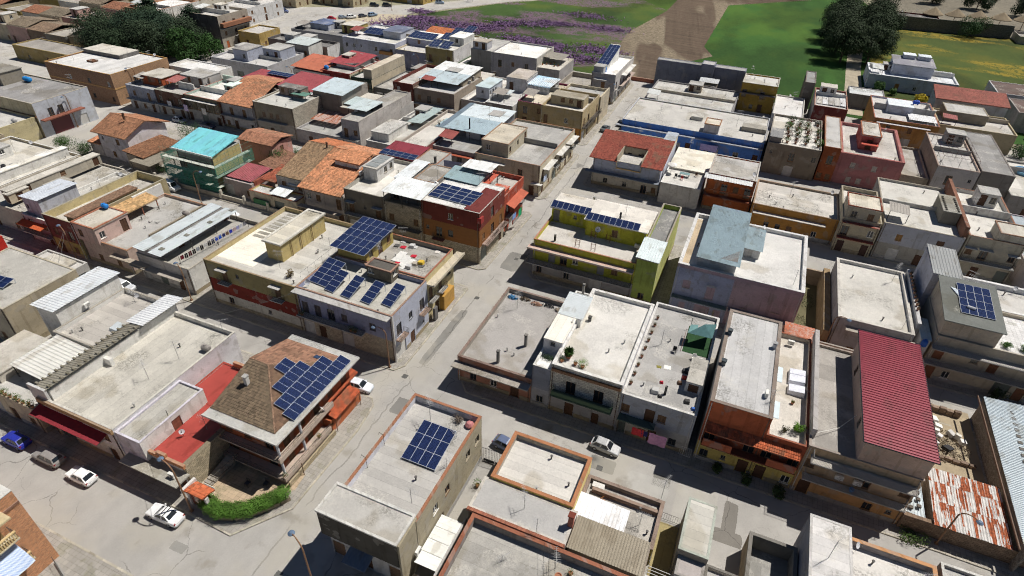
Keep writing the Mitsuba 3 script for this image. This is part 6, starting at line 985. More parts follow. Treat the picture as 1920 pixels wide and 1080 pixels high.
for r_, (y0, xs, dx) in enumerate([(140, -296, 10.5), (158, -308, 11.5), (178, -330, 12.5), (202, -318, 12), (228, -326, 13)]):
    for i in range(8):
        if r_ in (3, 4) and i > 6: continue
        x0 = xs + i * dx + 1.5 * rng.random(); w = dx - .3; z = 4.4 + 1.6 * rng.random(); c = QC[(i * 3 + r_ * 5) % 8]; vault = (i + r_) % 3 != 0
        kk = house(f'{QN[(i * 3 + r_ * 5) % 8]} old town house, {POS[i]} from left in the {["nearest", "second", "third", "fourth", "farthest"][r_]} row by the trees', x0, y0 + rng.random(), x0 + w, y0 + 11 + 3 * rng.random(), z, wall=tuple(q * .8 for q in c), roof=(.34, .29, .22), par=.3, front='D . s', kind='old_house', cop=(.36, .31, .24))
        if vault: tiled(kk, [(x0 - .2, y0 + .6, z + .1), (x0 + w, y0 + .6, z + .1), (x0 + w, y0 + 7, z + 1.4), (x0 - .2, y0 + 7, z + 1.4)], (0, -1), [(.21, .17, .125), (.19, .16, .12), (.24, .17, .12), (.28, .13, .08)][int(rng.integers(4))], pitch=.5, course=.7); tiled(kk, [(x0 - .2, y0 + 13, z + .1), (x0 + w, y0 + 13, z + .1), (x0 + w, y0 + 7, z + 1.4), (x0 - .2, y0 + 7, z + 1.4)], (0, 1), (.2, .16, .12), pitch=.5, course=.7)
        elif i % 2: room(kk, x0 + 2, y0 + 3, x0 + 6, y0 + 8, z - .3, z + 2.4, c, R_GREY, door='D|w|')
for i, (x0, y0, x1, y1, z, c, t_) in enumerate([(-232, 236, -205, 252, 7, (.52, .45, .30), 'cream block with shop fronts beyond the car lot'), (-203, 250, -184, 262, 7.5, (.48, .42, .27), 'beige apartment block with washing beyond the car lot'), (-214, 200, -200, 222, 6.4, (.66, .66, .66), 'white house left of the car lot'), (-252, 205, -233, 226, 8, (.55, .52, .44), 'cream house with small windows beyond the large white house'), (-250, 236, -234, 256, 8, (.10, .10, .13), 'dark fronted building beside the green awning'), (-180, 272, -160, 288, 6, (.50, .36, .12), 'ochre house behind the parked van'), (-205, 275, -183, 296, 7, (.46, .40, .28), 'beige house behind the dark parked cars'), (-158, 300, -140, 318, 6, (.52, .45, .3), 'pale house at the top edge beyond the far road')]): house(t_, x0, y0, x1, y1, z, wall=c, roof=R_BEIGE, par=.5, front='D s G s/s d s d', right='s D s/s d s')
# ---------------------------------------------------------------- right of the street, nearest block
k = house('olive-walled house with blue solar panels on its grey gravel roof', -29.9, 29.0, -20.9, 44.1, 7.8, wall=(.42, .37, .26), roof=(.45, .425, .37), par=.95, cop=(.36, .165, .095), right='. D . . ./. w w . w w', side=(.37, .33, .235), left='D . s G/. . s .', back='. D . s/s . s', inner=(.60, .61, .66), detail=True, t=.32, front='./.')
L_(k, 'olive-walled house with twelve blue solar panels on its gravel roof')
room(k, -30.4, 25.8, -21.2, 29.3, 4.3, 8.1, (.085, .078, .065), (.42, .41, .385), 'stair_block', door='. . . .|. w|.', over=.08, rooft=.12); m = MB()
for a in ((-30.5, 25.7, -21.1, 25.95), (-30.5, 29.1, -21.1, 29.4), (-30.5, 25.95, -30.25, 29.1), (-21.35, 25.95, -21.1, 29.1)): m.box(a[0], a[1], 8.2, a[2], a[3], 8.36)
obj('white_rim', m, 'plaster', (.66, .65, .62), k); room(k, -30.0, 26.4, -21.3, 29.2, -.1, 4.28, (.50, .49, .47), DGREY, 'ground_front', door='G . D . G', over=0, rooft=.01); m = MB(); m.box(-21.19, 25.9, -.1, -20.95, 29.3, 8.0); obj('olive_side', m, 'plaster', (.37, .33, .235), k)
m = MB()
for y0, y1 in ((27, 29.4), (29.8, 31.5)): sheet(k, -27.4, 24.6 + (y0 - 27) * .2, -24.6, 26.4, (2.9, 2.9, 3.3, 3.3), (.17, .21, .27), 'y', .4, .03, name='door_canopy')
solar('block of twelve blue solar panels on the gravel roof of the olive-walled house', (-26.7, 35.6, 7.1), (1, 0, 0), (0, 1, .16), 4, 3, 1.03, 1.72, cells=(6, 10), stand=6.87)
for i, (x, y) in enumerate([(-22.2, 30.4), (-21.6, 36.6), (-22.6, 40.4)]): antenna(x, y, 6.85 if i else 8.2, [2.4, 1.6, 1.4][i], ['tv antenna at the corner of the raised stair roof of the olive-walled house', 'short antenna on the parapet beside the twelve solar panels', 'small antenna at the side parapet nearer the flower corner'][i], i * 1.3)
bush('bush', 'dry grey plant in the far corner of the gravel roof', -23.4, 43.0, 1.0, .7, (.14, .11, .09), 500, .12, z=6.85); kk = thing('bundle', 'red and white striped bundle in the corner of the gravel roof', 'bundle'); obj('body', MB().lathe(-21.9, 42.9, [(0, 6.85), (.5, 6.9), (.55, 7.2), (.3, 7.5), (0, 7.55)], 10), 'plain', (.45, .18, .18), kk)
for i, y in enumerate((33.0, 36.4)): kk = thing('roof_pipe', ['bent metal pipe standing on the street parapet, the nearer one', 'bent metal pipe standing on the street parapet, the farther one'][i], 'pipe'); m = MB(); m.tube([(-29.4, y, 6.85), (-29.4, y, 8.6), (-29.9, y, 8.8), (-30.1, y, 8.3)], .03, 5); obj('pipe', m, 'plain', IRON, kk)
al = thing('alley_roof', 'row of white translucent sheets covering the alley beside the olive-walled house', 'roof'); each('cover_sheet', [ribbed(-20.7, 27.6 + i * 1.5, -18.2, 29.05 + i * 1.5, 2.9, 2.9, 2.9, 2.9, 'x', .5, .02) for i in range(4)], 'sheet', (.72, .73, .70), al); obj('wall', MB().box(-18.2, 25, 0, -18.0, 34.4, 2.9), 'plaster', LGREY, al)
for i in range(5): obj('ledge', MB().box(-20.6 + .42 * i, 21, 1.2 - .2 * i, -20.2 + .42 * i, 27.2, 1.4 - .2 * i), 'plaster', CREAM, al)
aircon(-20.6, 28.4, 3.3, 'air conditioner on the olive side wall above the alley'); gt = thing('metal_gate', 'black barred double gate closing the alley by the parked blue car', 'gate'); m = MB(); railing(m, [(-20.8, 44.0), (-17.3, 44.2)], 0, 2.4, .2, .02); obj('bars', m, 'plain', DARK, gt); each('gate_leaf', [MB().box(x, 43.98, .1, x + 1.5, 44.03, .5) for x in (-20.6, -19)], 'plain', DARK, gt)
pot(-19.6, 40.2, 0, 'green potted plant in the narrow alley', .25, .4, .8); k = house('cream roofed garage with wide orange brick parapet', -17.3, 38.9, -7.6, 46.0, 5.0, wall=(.58, .45, .13), roof=(.57, .53, .45), par=.75, cop=(.44, .20, .10), t=.42, back='. G .', detail=True, inner=(.40, .36, .30), side=(.60, .50, .22)); k = house('low house with grey gravel roof, antennas and red brick edge', -18.0, 34.6, -7.0, 38.86, 4.6, wall=(.20, .17, .15), roof=(.45, .44, .41), par=.02, cop=(.60, .57, .52), detail=True); plank(k, -18, 34.2, -7, 34.59, 4.45, 4.75, (.30, .115, .07), 'brick_edge', 'brickwork')
antenna(-12.4, 36.8, 4.6, 2.8, 'tv antenna in the middle of the grey gravel roof', 2.2); antenna(-10.2, 34.8, 4.7, 2.2, 'leaning tv antenna on the red brick edge', .2); chimney(k, -7.2, 37.0, 4.6, 1.6, .55, (.32, .09, .06), m='brickwork')
k = house('old house with blackened weathered roof terrace at the lower edge', -17.2, 18, 1.4, 34.1, 4.6, wall=(.30, .26, .22), roof=(.39, .36, .30), par=1.1, cop=(.33, .13, .08), t=.4, inner=(.24, .215, .20), detail=True); antenna(-12.4, 31.0, 3.5, 1.0, 'fallen antenna lying on the weathered roof terrace', .9); pot(-6.6, 31.6, 3.5, 'round clay pot on the weathered roof terrace', .35, .5, 0); pot(-5.6, 32.5, 3.5, 'green plant in a pot on the weathered roof terrace', .22, .3, .5); aircon(-16.2, 26.6, 3.6, 'white unit in the left corner of the weathered roof terrace', 'y')
kk = thing('rooftop_line', 'clothes line wires beside the red brick edge', 'washing line'); m = MB(); [m.tube([(-9 + i * .6, 34.0, 4.7), (-8.2 + i * .6, 31.4, 4.4)], .015, 4) for i in range(3)]; obj('wire', m, 'plain', IRON, kk)
k = house('yard building with white ribbed canopy and beige terrace', -7.55, 38.9, 1.4, 45.2, 3.0, wall=(.42, .32, .10), roof=(.52, .46, .37), par=.65, cop=(.30, .23, .19), t=.4, back='. . .', detail=True, inner=(.26, .22, .19)); sheet(k, -8.0, 38.6, -1.9, 42.4, (3.3, 3.0, 3.0, 3.3), (.74, .76, .79), 'y', .42, .05, label='white ribbed canopy'); plank(k, -6.6, 43.4, .9, 43.8, 2.35, 3.0, (.25, .15, .11), 'brick_bench', 'brickwork'); plank(k, -6.8, 44.0, -5.4, 44.7, 2.35, 2.8, WHITE, 'white_block'); plank(k, -7.2, 45.21, 1.3, 45.3, 1.9, 2.4, (.40, .28, .05), 'ochre_band')
k = house('shed under a brown ribbed fibre-cement roof', -6.8, 35.2, 1.1, 38.7, 3.6, wall=(.28, .24, .20), roof=R_DK, par=.05); sheet(k, -6.9, 34.9, 1.0, 38.7, (3.9, 3.9, 4.3, 4.3), (.27, .235, .175), 'y', .3, .08, label='brown ribbed fibre-cement roof'); antenna(-.6, 41.6, 2.4, 2.2, 'tv antenna on the beige yard terrace', .1); antenna(.9, 45.4, 3, 3.4, 'lattice antenna mast on the corner of the beige yard terrace', 1.2)
kk = thing('plank_stack', 'two orange planks leaning on the beige yard terrace', 'planks'); each('plank', [MB().obox((-5.2, 42.9, 2.4), (1.1, -.5, 0), (.05, .1, 0), (0, 0, .12)), MB().obox((-5.9, 42.3, 2.4), (.8, .7, .6), (.05, -.05, 0), (0, 0, .1))], 'plain', (.45, .16, .05), kk)
yd = thing('side_yard', 'narrow yellowed yard with low fence beside the cream shed roof', 'yard'); obj('floor', MB().box(1.5, 33, 0, 3.6, 44.6, .1), 'roofing', (.36, .30, .15), yd); m = MB(); railing(m, [(1.5, 45.0), (3.5, 45.0)], .1, 1.2, .25); obj('fence', m, 'plain', IRON, yd); kk = thing('lean_to', 'small pale sheet lean-to beside the brown ribbed roof', 'lean-to'); obj('roof', ribbed(1.3, 33.0, 4.2, 35.6, 3.4, 3.1, 3.1, 3.4, 'y', .4, .05), 'sheet', (.6, .66, .72), kk); each('bar', [MB().box(1.3, 35.7 + i * .35, 3.2, 4.0, 35.76 + i * .35, 3.25) for i in range(4)], 'plain', LGREY, kk)
k = house('cream roofed shed with thin green edge standing in the street', 3.7, 38.8, 6.7, 45.4, 5.0, wall=(.30, .27, .23), roof=(.56, .52, .42), par=.04, cop=(.46, .50, .44), detail=True); house('small annex with stained pink roof behind the cream shed', 3.9, 36.6, 6.6, 38.76, 4.0, wall=(.34, .32, .30), roof=(.50, .41, .36), par=.04)
k = house('sunken yard with mossy grey walls', 10.5, 38, 15.3, 44.9, 3.6, wall=(.36, .29, .20), roof=(.33, .32, .27), par=2.2, cop=(.22, .21, .19), t=.35, left='.', inner=(.20, .19, .17)); house('low block with wire-topped wall below the cream shed', 6.8, 36.5, 10.4, 39.6, 3.0, wall=(.44, .40, .34), roof=R_BEIGE, par=.5, cop=(.2, .19, .17)); tank(7.9, 36.6, 2.6, 'white upright water tank beside the wire-topped wall', WHITE, .9, .4, upright=True)
k = house('tall grey house with blotched white roof and antenna', 15.5, 37.5, 19.4, 47.0, 7.0, wall=(.28, .285, .31), roof=(.62, .60, .56), par=.03, cop=(.60, .59, .57), left='. ./. .', detail=True); antenna(17.2, 42.4, 7.0, 3.0, 'large tv antenna in the middle of the blotched white roof', .9)
k = house('house with bright roof and orange plastered parapet', 19.45, 36, 28.2, 48.0, 4.4, wall=(.52, .28, .13), roof=(.68, .64, .56), par=.9, cop=(.56, .30, .15), t=.4, back='. s . D', detail=True, inner=(.28, .25, .25)); house('grey roofed house with white edge in the lower right corner', 28.6, 38, 33.0, 48.6, 4.6, wall=(.40, .37, .34), roof=(.36, .35, .33), par=.4, cop=(.66, .65, .62)); kk = thing('laundry_basket', 'pale blue clothes heap on the grey roof in the lower right', 'laundry'); obj('fabric', leaves([(30.6, 45.6, 4.6)], [(.8, .6, .35)], 220, .4), 'cloth', (.5, .56, .66), kk)
# ---------------------------------------------------------------- right, second block
k = house('low brown-red house with weathered grey roof at the crossing', -30.0, 55.4, -18.9, 73.4, 4.6, wall=(.42, .20, .14), roof=(.45, .42, .365), par=.7, front='. w . w . D .', left='. s . D .', cop=(.26, .19, .16), detail=True, inner=(.34, .31, .27), side=(.40, .35, .29), t=.35); plank(k, -30.4, 54.0, -18.9, 55.39, 3.5, 3.65, (.30, .28, .25), 'stone_ledge', 'roofing'); [chimney(k, x, y, 3.9, 1.9, .38, (.26, .25, .24)) for x, y in ((-22.4, 62.0), (-24.6, 57.2))]; plank(k, -20.6, 55.6, -19.0, 73, 3.9, 4.5, (.26, .245, .22), 'dark_gutter_strip', 'roofing')
for i in range(5): kk = thing('rubble', f'{["blue tarp", "heap of branches", "broken tiles", "dark debris", "plank heap"][i]} along the back parapet of the low brown-red house', 'rubble'); x, y = -28.6 + i * 2.0, 71.8 + .4 * (i % 2); obj('heap', leaves([(x, y, 4.0)], [(.9, .5, .3)], 120, .35), 'plain', [(.05, .2, .4), (.12, .09, .06), (.35, .2, .14), DARK, (.3, .25, .2)][i], kk)
k = house('white roofed house with stone clad upper floor and long green balcony', -16.3, 55.4, -6.9, 73.6, 8.5, wall=(.40, .40, .43), roof=(.72, .68, .59), par=.6, front='. D . C ./. P . P .', fc=[(.36, .35, .37), (.58, .56, .51)], fm=('plaster', 'blockwork'), inner=(.72, .71, .69), cop=(.72, .71, .69), detail=True, left='./.', t=.45, scol=BROWN); plank(k, -16.2, 55.1, -7, 55.39, 7.5, 7.9, (.22, .105, .05), 'brown_band', 'brickwork'); m = MB(); m.box(-15.8, 54.1, 4.0, -7.6, 55.38, 4.16); b = obj('balcony', m, 'plaster', (.10, .14, .11), k); m = MB(); railing(m, [(-15.7, 55.3), (-15.7, 54.15), (-7.7, 54.15), (-7.7, 55.3)], 4.16, .95, .16); m.quad((-15.7, 54.17, 4.2), (-7.7, 54.17, 4.2), (-7.7, 54.17, 4.9), (-15.7, 54.17, 4.9)); obj('railing', m, 'plain', (.06, .11, .07), b)
k2 = house('narrow grey house front with white box rooms on its roof', -18.8, 55.3, -16.32, 73.4, 7.4, wall=(.31, .33, .39), roof=R_WHITE, par=.6, front='w/.', fc=[(.40, .40, .44), (.27, .29, .35)], inner=WHITE, cop=WHITE, detail=True, left='./.'); room(k2, -18.75, 58.9, -16.1, 64.5, 6.8, 9.1, (.72, .72, .74), (.72, .69, .62), 'white_box_room', door='V|. .|', over=.05); room(k2, -18.7, 64.6, -15.4, 69.4, 6.8, 9.2, WHITE, WHITE, 'sheet_room', over=0, rooft=.02); sheet(k2, -18.8, 64.6, -15.2, 69.7, (9.3, 9.3, 9.7, 9.7), (.60, .65, .67), 'x', .35, .04, label='pale ribbed metal roof'); plank(k2, -16.4, 63.4, -16.25, 64.6, 7, 9.5, WHITE, 'white_fin'); obj('planter', leaves([(-17.6, 57.8, 7.1)], [(1.0, .6, .3)], 500, .14), 'leafy', (.03, .06, .02), k2)
chimney(k2, -17.4, 72.2, 8, 1.6, .3, (.4, .39, .36)); chimney(k2, -14.6, 66.6, 7.9, .5, .4, DGREY); pot(-14.9, 58.0, 7.9, 'palm-like plant in a pot at the front of the white roof', .45, .4, 1.3, pc=(.05, .10, .02), spiky=True); pot(-13.6, 57.0, 7.9, 'small round plant beside the palm on the white roof', .25, .35, .45); pot(-12.6, 56.9, 7.9, 'tall thin green plant on the white roof', .25, .3, 1.0, pc=(.10, .22, .03)); pot(-15.4, 56.9, 7.9, 'dark shrub left of the palm on the white roof', .25, .3, .6)
k = house('grey gravel roof house with flower pots along its white wall', -6.85, 55.4, 2.4, 76.2, 7.2, wall=(.42, .43, .47), roof=(.40, .39, .365), par=.55, front='G . s D . w ./s . D s . .', fc=[(.47, .45, .42), (.42, .44, .50)], inner=(.56, .55, .53), cop=(.70, .69, .67), detail=True, back='./.', t=.3, roofmat='roofing'); plank(k, -6.7, 54.2, -2, 55.39, 3.6, 3.75, (.10, .14, .12), 'balcony'); room(k, .2, 59.6, 2.2, 64.6, 6.65, 8.3, (.66, .66, .66), (.40, .385, .35), 'grey_hut', door='D|.|. .', over=.03)
for i in range(9): pot(-6.3 + .04 * i, 58.0 + i * 1.85, 6.65, f'flower pot along the white wall of the gravel roof, {ORD[i]} from the front', .2, .3, .35, (.28, .12, .08), (.07, .07, .03))
gz = thing('garden_pavilion', 'green cloth pavilion with lawn mat and frames at the back of the gravel roof', 'pavilion'); obj('lawn_mat', MB().box(-1.4, 67.2, 6.66, 2.2, 73.2, 6.7), 'leafy', (.012, .05, .014), gz); m = MB(); m.add([(-1.3, 69.0, 8.6), (2.0, 69.4, 8.4), (2.1, 72.6, 8.6), (.6, 71, 9.3), (-1.2, 72.6, 8.5)], [[0, 1, 3], [1, 2, 3]]); obj('cloth_roof', m, 'cloth', (.07, .15, .16), gz); m = MB(); m.add([(-1.3, 69.2, 8.5), (-.2, 69.1, 8.5), (-.2, 71, 8.9), (-1.2, 70.9, 8.7)], [[0, 1, 2], [0, 2, 3]]); obj('cloth_roof', m, 'cloth', (.16, .30, .30), gz); each('post', [MB().tube([(x, y, 6.65), (x, y, 8.6)], .04, 5) for x, y in ((-1.3, 69), (2, 69.4), (2.1, 72.6), (-1.2, 72.6))], 'plain', IRON, gz); m = MB(); railing(m, [(-1.6, 67), (-1.6, 71)], 6.65, 1.1, .4); obj('fence', m, 'plain', (.2, .1, .07), gz)
def chair(label, x, y, z, c): kk = thing('terrace_chair', label, 'chair'); m = MB(); m.box(x, y, z + .42, x + .5, y + .5, z + .47); m.box(x, y + .46, z + .47, x + .5, y + .51, z + .95); obj('seat', m, 'plain', c, kk); boxes('leg', [(x + a, y + b, z, x + a + .05, y + b + .05, z + .42) for a in (0, .45) for b in (0, .45)], 'plain', c, kk)
chair('dark folding chair alone in the middle of the gravel roof', -2.6, 66.2, 6.65, DARK); chair('white plastic chair beside the round white table', .1, 65.8, 6.65, WHITE); kk = thing('round_table', 'round white table at the edge of the lawn mat', 'table'); m = MB(); m.lathe(1.3, 65.4, [(0, 7.38), (.55, 7.38), (.55, 7.42), (0, 7.42)], 18); obj('top', m, 'plain', WHITE, kk); obj('stem', MB().lathe(1.3, 65.4, [(.3, 6.65), (.05, 6.75), (.05, 7.38)], 8), 'plain', WHITE, kk)
for i, (n, x, y, w, c) in enumerate([('white square board', -3.0, 62.6, .9, WHITE), ('yellow-green rag', -3.9, 62.4, .6, (.22, .20, .05)), ('red bucket', -2.9, 59.6, .45, (.45, .02, .04)), ('grey metal sheet', -3.6, 57.4, 1.0, (.45, .45, .44)), ('black stool', -2.6, 57.0, .5, DARK), ('red chair', -.4, 61.6, .6, (.4, .04, .03)), ('black bags', -.6, 62.8, .7, DARK), ('brown crate', -.8, 60.4, .6, BROWN), ('bicycle wheel', .6, 57.4, .7, (.04, .04, .04)), ('blue basin', 1.6, 56.6, .5, (.04, .12, .4))]): kk = thing('roof_junk', f'{n} lying on the grey gravel roof', 'junk'); obj('body', MB().hexa([(x, y, 6.66), (x + w, y + .1, 6.66), (x + w * .9, y + w, 6.66), (x - .1, y + w * .9, 6.66)], [(x + .1, y + .1, 6.7 + w * .5 * (i > 1)), (x + w * .9, y + .15, 6.72 + w * .5 * (i > 1)), (x + w * .8, y + w * .9, 6.72 + w * .5 * (i > 1)), (x, y + w * .8, 6.7 + w * .5 * (i > 1))]), 'plain', c, kk)
chimney(k, -1.9, 58.0, 6.65, 1.4, .3, DARK, False); hang('large pink blanket hanging over the pavement', (-2.4, 54.0, 3.4), (.6, 54.0, 3.4), 2.2, 1.9, (.55, .28, .46)); hang('red cloth with white letters hanging beside the pink blanket', (-4.6, 54.0, 3.4), (-3.4, 54.0, 3.4), 1.5, 1.3, (.48, .04, .05)); hang('navy cloth hanging between the red and the pink', (-3.5, 54.02, 3.3), (-2.5, 54.02, 3.3), .9, .9, (.03, .03, .12)); m = MB(); railing(m, [(1.6, 54.9), (3.0, 54.9)], .3, 1.6, .2); kk = thing('window_grille', 'white window grille low on the grey house beside the pink blanket', 'grille'); obj('bars', m, 'plain', WHITE, kk)
k = house('tall orange-red house with pale roof and red tiled balcony canopy', 3.35, 55.4, 10.3, 74.6, 10.4, wall=(.46, .125, .055), roof=(.54, .545, .54), par=.15, front='w V D/P . P/. . .', fc=[(.53, .42, .13), (.44, .12, .055), (.46, .125, .055)], left='. ./. ./. .', side=(.40, .37, .33), cop=(.27, .22, .19), detail=True, t=.45, inner=(.40, .37, .33), back='./.'); k2 = house('orange house with sunny terrace and red tiled canopy', 10.35, 55.4, 14.8, 76, 7.8, wall=(.46, .125, .055), roof=(.60, .52, .42), par=.7, front='D . w/P . P', fc=[(.53, .42, .13), (.44, .12, .055)], cop=(.30, .11, .07), detail=True, inner=(.50, .44, .38), back='./.'); tiled(k2, [(3.7, 54.2, 6.4), (14.4, 54.2, 6.4), (14.4, 55.4, 7.0), (3.7, 55.4, 7.0)], (0, -1), (.50, .13, .055), 'balcony_canopy'); [plank(k2, a, 54.3, b, 54.45, 4.0, 5.1, (.48, .14, .07), 'balcony_front') for a, b in ((3.8, 7.2), (11.2, 14.4))]; plank(k2, 3.7, 54.3, 14.5, 55.39, 3.85, 4.0, (.2, .07, .04), 'balcony_slab'); antenna(10.0, 58.4, 10.4, 1.8, 'tv antenna on the front corner of the tall orange-red house', .5); aircon(9.3, 59.0, 10.3, 'white air conditioner near the front of the pale roof'); [chimney(k, 9.6, y, 10.2, .7, .45, (.62, .63, .66)) for y in (68.6,)]; [chimney(k, 3.9, y, 10.2, .6, .5, (.13, .16, .18)) for y in (62.5, 69.0)]
for i, (y, w) in enumerate([(64.2, 1), (66.2, 1), (67.6, .8)]): kk = thing('roof_box', ['nearest white box on the sunny terrace', 'middle white box on the sunny terrace', 'farthest, narrow white box on the sunny terrace'][i], 'skylight'); obj('box', MB().hexa([(12.3, y, 7.1), (14.3, y, 7.1), (14.3, y + 1.4 * w, 7.1), (12.3, y + 1.4 * w, 7.1)], [(12.35, y + .05, 7.7), (14.2, y + .05, 7.9), (14.2, y + 1.35 * w, 7.9), (12.35, y + 1.35 * w, 7.7)]), 'plain', (.66, .68, .76), kk)
bush('bush', 'bright green shrub in the front corner of the sunny terrace', 13.6, 58.2, 1.6, .7, (.10, .22, .02), 900, .15, z=7.1); bush('bush', 'dark small shrub beside the bright one on the sunny terrace', 12.4, 57.4, .8, .5, (.05, .05, .02), 400, .12, z=7.1); pot(13.0, 62.6, 7.1, 'dark pot below the white boxes', .2, .3, .3); aircon(12.2, 74.2, 7.3, 'white unit on the back wall of the sunny terrace', 'y'); kk = thing('rail_board', 'pale blue boards lying along the left of the sunny terrace', 'boards'); each('board', [MB().box(10.8, y, 7.12, 11.6, y + 3, 7.16) for y in (59.2, 66)], 'plain', (.55, .64, .70), kk)
k = house('peach house with long balconies and red ribbed roof', 14.85, 55.4, 26.5, 75, 8.2, wall=(.52, .34, .22), roof=(.42, .37, .30), par=.35, front='D . . w V/s . . P . s', fc=[(.50, .29, .13), (.55, .40, .25)], inner=(.44, .38, .32), detail=True, cop=(.40, .34, .30), side=(.52, .38, .28), back='./.', right='. . ./. . .'); L_(k, 'peach house with long balconies, red ribbed roof on its upper room')
room(k, 19.8, 55.5, 26.4, 74.6, 7.85, 11.3, (.50, .37, .30), (.20, .03, .05), 'upper_room', door='. . .|. .|. w . . w .', over=0, rooft=.02); sheet(k, 19.4, 55.1, 26.7, 75.2, (11.4, 11.4, 11.8, 11.8), (.25, .016, .04), 'x', .42, .09, edge=(.02, .02, .025), label='long dark red ribbed roof')
for z, y in ((6.9, 54.0), (3.7, 54.3)):
    m = MB(); m.box(15.4, y, z - .1, 26.2, 55.38, z + .04); b = obj('balcony', m, 'plaster', (.50, .47, .43), k); m = MB(); railing(m, [(15.5, 55.3), (15.5, y + .06), (26.1, y + .06), (26.1, 55.3)], z + .04, 1.0, .15); obj('railing', m, 'plain', (.30, .29, .27), b)
plank(k, 14.86, 57, 15.4, 76.5, 7.85, 9.3, (.46, .44, .43), 'long_party_wall'); kk = thing('washing_line', 'long slack washing wire across the brown terrace', 'washing line'); m = MB(); m.tube([(15.6, 57.4, 8.6), (18, 59.6, 8.2), (19.8, 62, 8.8)], .03, 4); obj('wire', m, 'plain', WHITE, kk); [aircon(x, 55.1, 4.6, f'air conditioner on the peach front under the upper balcony, {w}', 'y') for x, w in ((19.0, 'left one'), (20.9, 'right one'))]; kk = thing('blue_bucket', 'blue bucket on the lower balcony of the peach house', 'bucket'); obj('body', MB().lathe(20.6, 54.8, [(.2, 3.75), (.3, 4.15), (.27, 4.15), (.17, 3.8)], 10), 'plain', (.05, .22, .5), kk)
k = house('pink wall house with balcony along the alley behind the brown terrace', 15.5, 75.6, 26.5, 78.4, 6.2, wall=(.46, .30, .24), roof=(.36, .34, .28), par=.5, front='. s . .', cop=(.40, .36, .32)); room(k, 11.4, 76.4, 15.4, 80, .1, 6.8, (.48, .20, .12), (.42, .13, .07), 'orange_wall_yard', over=.05)
# scrap yard, sheds
st = thing('yard_wall', 'long dark stone wall of the rusty roof shed along the pavement', 'wall'); obj('masonry', MB().box(26.6, 55.2, 0, 48, 55.7, 2.4), 'blockwork', (.24, .17, .12), st)
k = thing('rusty_shed', 'shed with large rust-streaked white sheet roof', 'shed')
for r_, (ya, yb, za, zb) in enumerate([(54.9, 58.4, 2.7, 2.85), (58.3, 61.2, 2.87, 3.0), (61.1, 63.2, 3.02, 3.1)]):
    for i in range(13): obj('roof_sheet', ribbed(29.5 + i * .58, ya + .03 * (i % 3), 30.05 + i * .58, yb, za, za, zb, zb, 'y', .28, .05), 'rustsheet', (.56, .55, .53), k)
boxes('wall', [(29.6, 55.8, -.1, 29.8, 63, 2.7), (36.8, 55.8, -.1, 37.0, 63, 2.7), (29.8, 62.8, -.1, 36.8, 63.0, 2.8)], 'blockwork', (.3, .25, .2), k); k = thing('narrow_shed', 'narrow shed with pale sheet roof held down by stones beside the peach house', 'shed'); obj('sheet_roof', ribbed(26.8, 55.8, 28.9, 61, 2.4, 2.2, 2.3, 2.5, 'y', .3, .05), 'sheet', (.45, .52, .56), k); boxes('weight_stone', [(27.1 + .9 * (i % 2), 56.2 + i * .5, 2.5, 27.5 + .9 * (i % 2), 56.6 + i * .5, 2.75) for i in range(9)], 'plaster', (.15, .13, .11), k); boxes('wall', [(26.9, 56, 0, 27.05, 61, 2.2), (28.7, 56, 0, 28.85, 61, 2.2)], 'blockwork', (.3, .25, .2), k)
k = thing('long_shed', 'long shed with pale blue corrugated roof weighted with stones at the right edge', 'shed'); obj('sheet_roof', ribbed(37.6, 54, 46.6, 78.6, 3.6, 4.0, 4.4, 4.0, 'x', .28, .07), 'sheet', (.46, .53, .58), k); boxes('weight_stone', [(39.5 + .04 * i, 55.5 + i * 1.1, 3.8, 40.0 + .04 * i, 56.0 + i * 1.1, 4.1) for i in range(20)], 'plaster', (.17, .16, .145), k); boxes('wall', [(37.7, 54.2, 0, 37.9, 78.4, 3.6), (46, 54.2, 0, 46.2, 78.4, 3.8)], 'blockwork', (.26, .23, .2), k); obj('fence', MB().tube([(37.2, 54.6, 3.4), (36.9, 78.4, 4.0)], .12, 6), 'plain', BROWN, k)
g = struct('scrap_yard', [(27.4, 63.4), (37.4, 63.4), (37.4, 79), (27.4, 79)], .145, 'townsoil', (.36, .30, .21)); L_(g, 'bare sandy yard with scrap between the sheds')
SC = [('white washing machine', WHITE), ('white fridge door', WHITE), ('grey metal cabinet', LGREY), ('white basin', WHITE), ('silver sheet', (.6, .6, .62)), ('dark tyre', DARK), ('rusty drum', (.25, .08, .04)), ('white stove', WHITE), ('broken white chair', WHITE), ('brown board', BROWN), ('pale plastic crate', (.55, .53, .48)), ('black car part', DARK), ('grey pipe bundle', GREY), ('white cistern', WHITE)]
for i, (n, c) in enumerate(SC):
    x, y = 29.6 + 6.4 * rng.random(), 69.8 + 5.6 * rng.random(); a = rng.random() * 3; w, h = .5 + .5 * rng.random(), .35 + .7 * rng.random(); kk = thing('scrap_item', f'{n} in the scrap heap of the sandy yard', 'scrap'); u, v = np.array([math.cos(a), math.sin(a), .25 * (rng.random() - .5)]) * w, np.array([-math.sin(a), math.cos(a), .2]) * w * 1.2
    obj('body', MB().obox((x, y, .25), u, v, (.1, .05, h)) if n not in ('dark tyre', 'rusty drum') else MB().lathe(x, y, [(.2, .15), (.42, .2), (.45, .35), (.42, .5), (.2, .55)], 14), 'plain', c, kk)
obj('scrap_litter', leaves([(32.5, 72.5, .3), (34.5, 71, .3), (31, 74.5, .3), (33, 69.6, .25)], [(2.2, 1.8, .35)] * 4, 1300, .26), 'plain', (.22, .18, .13)); labels['scrap_litter'] = {'label': 'loose litter and twigs between the scrap', 'category': 'litter', 'kind': 'stuff'}
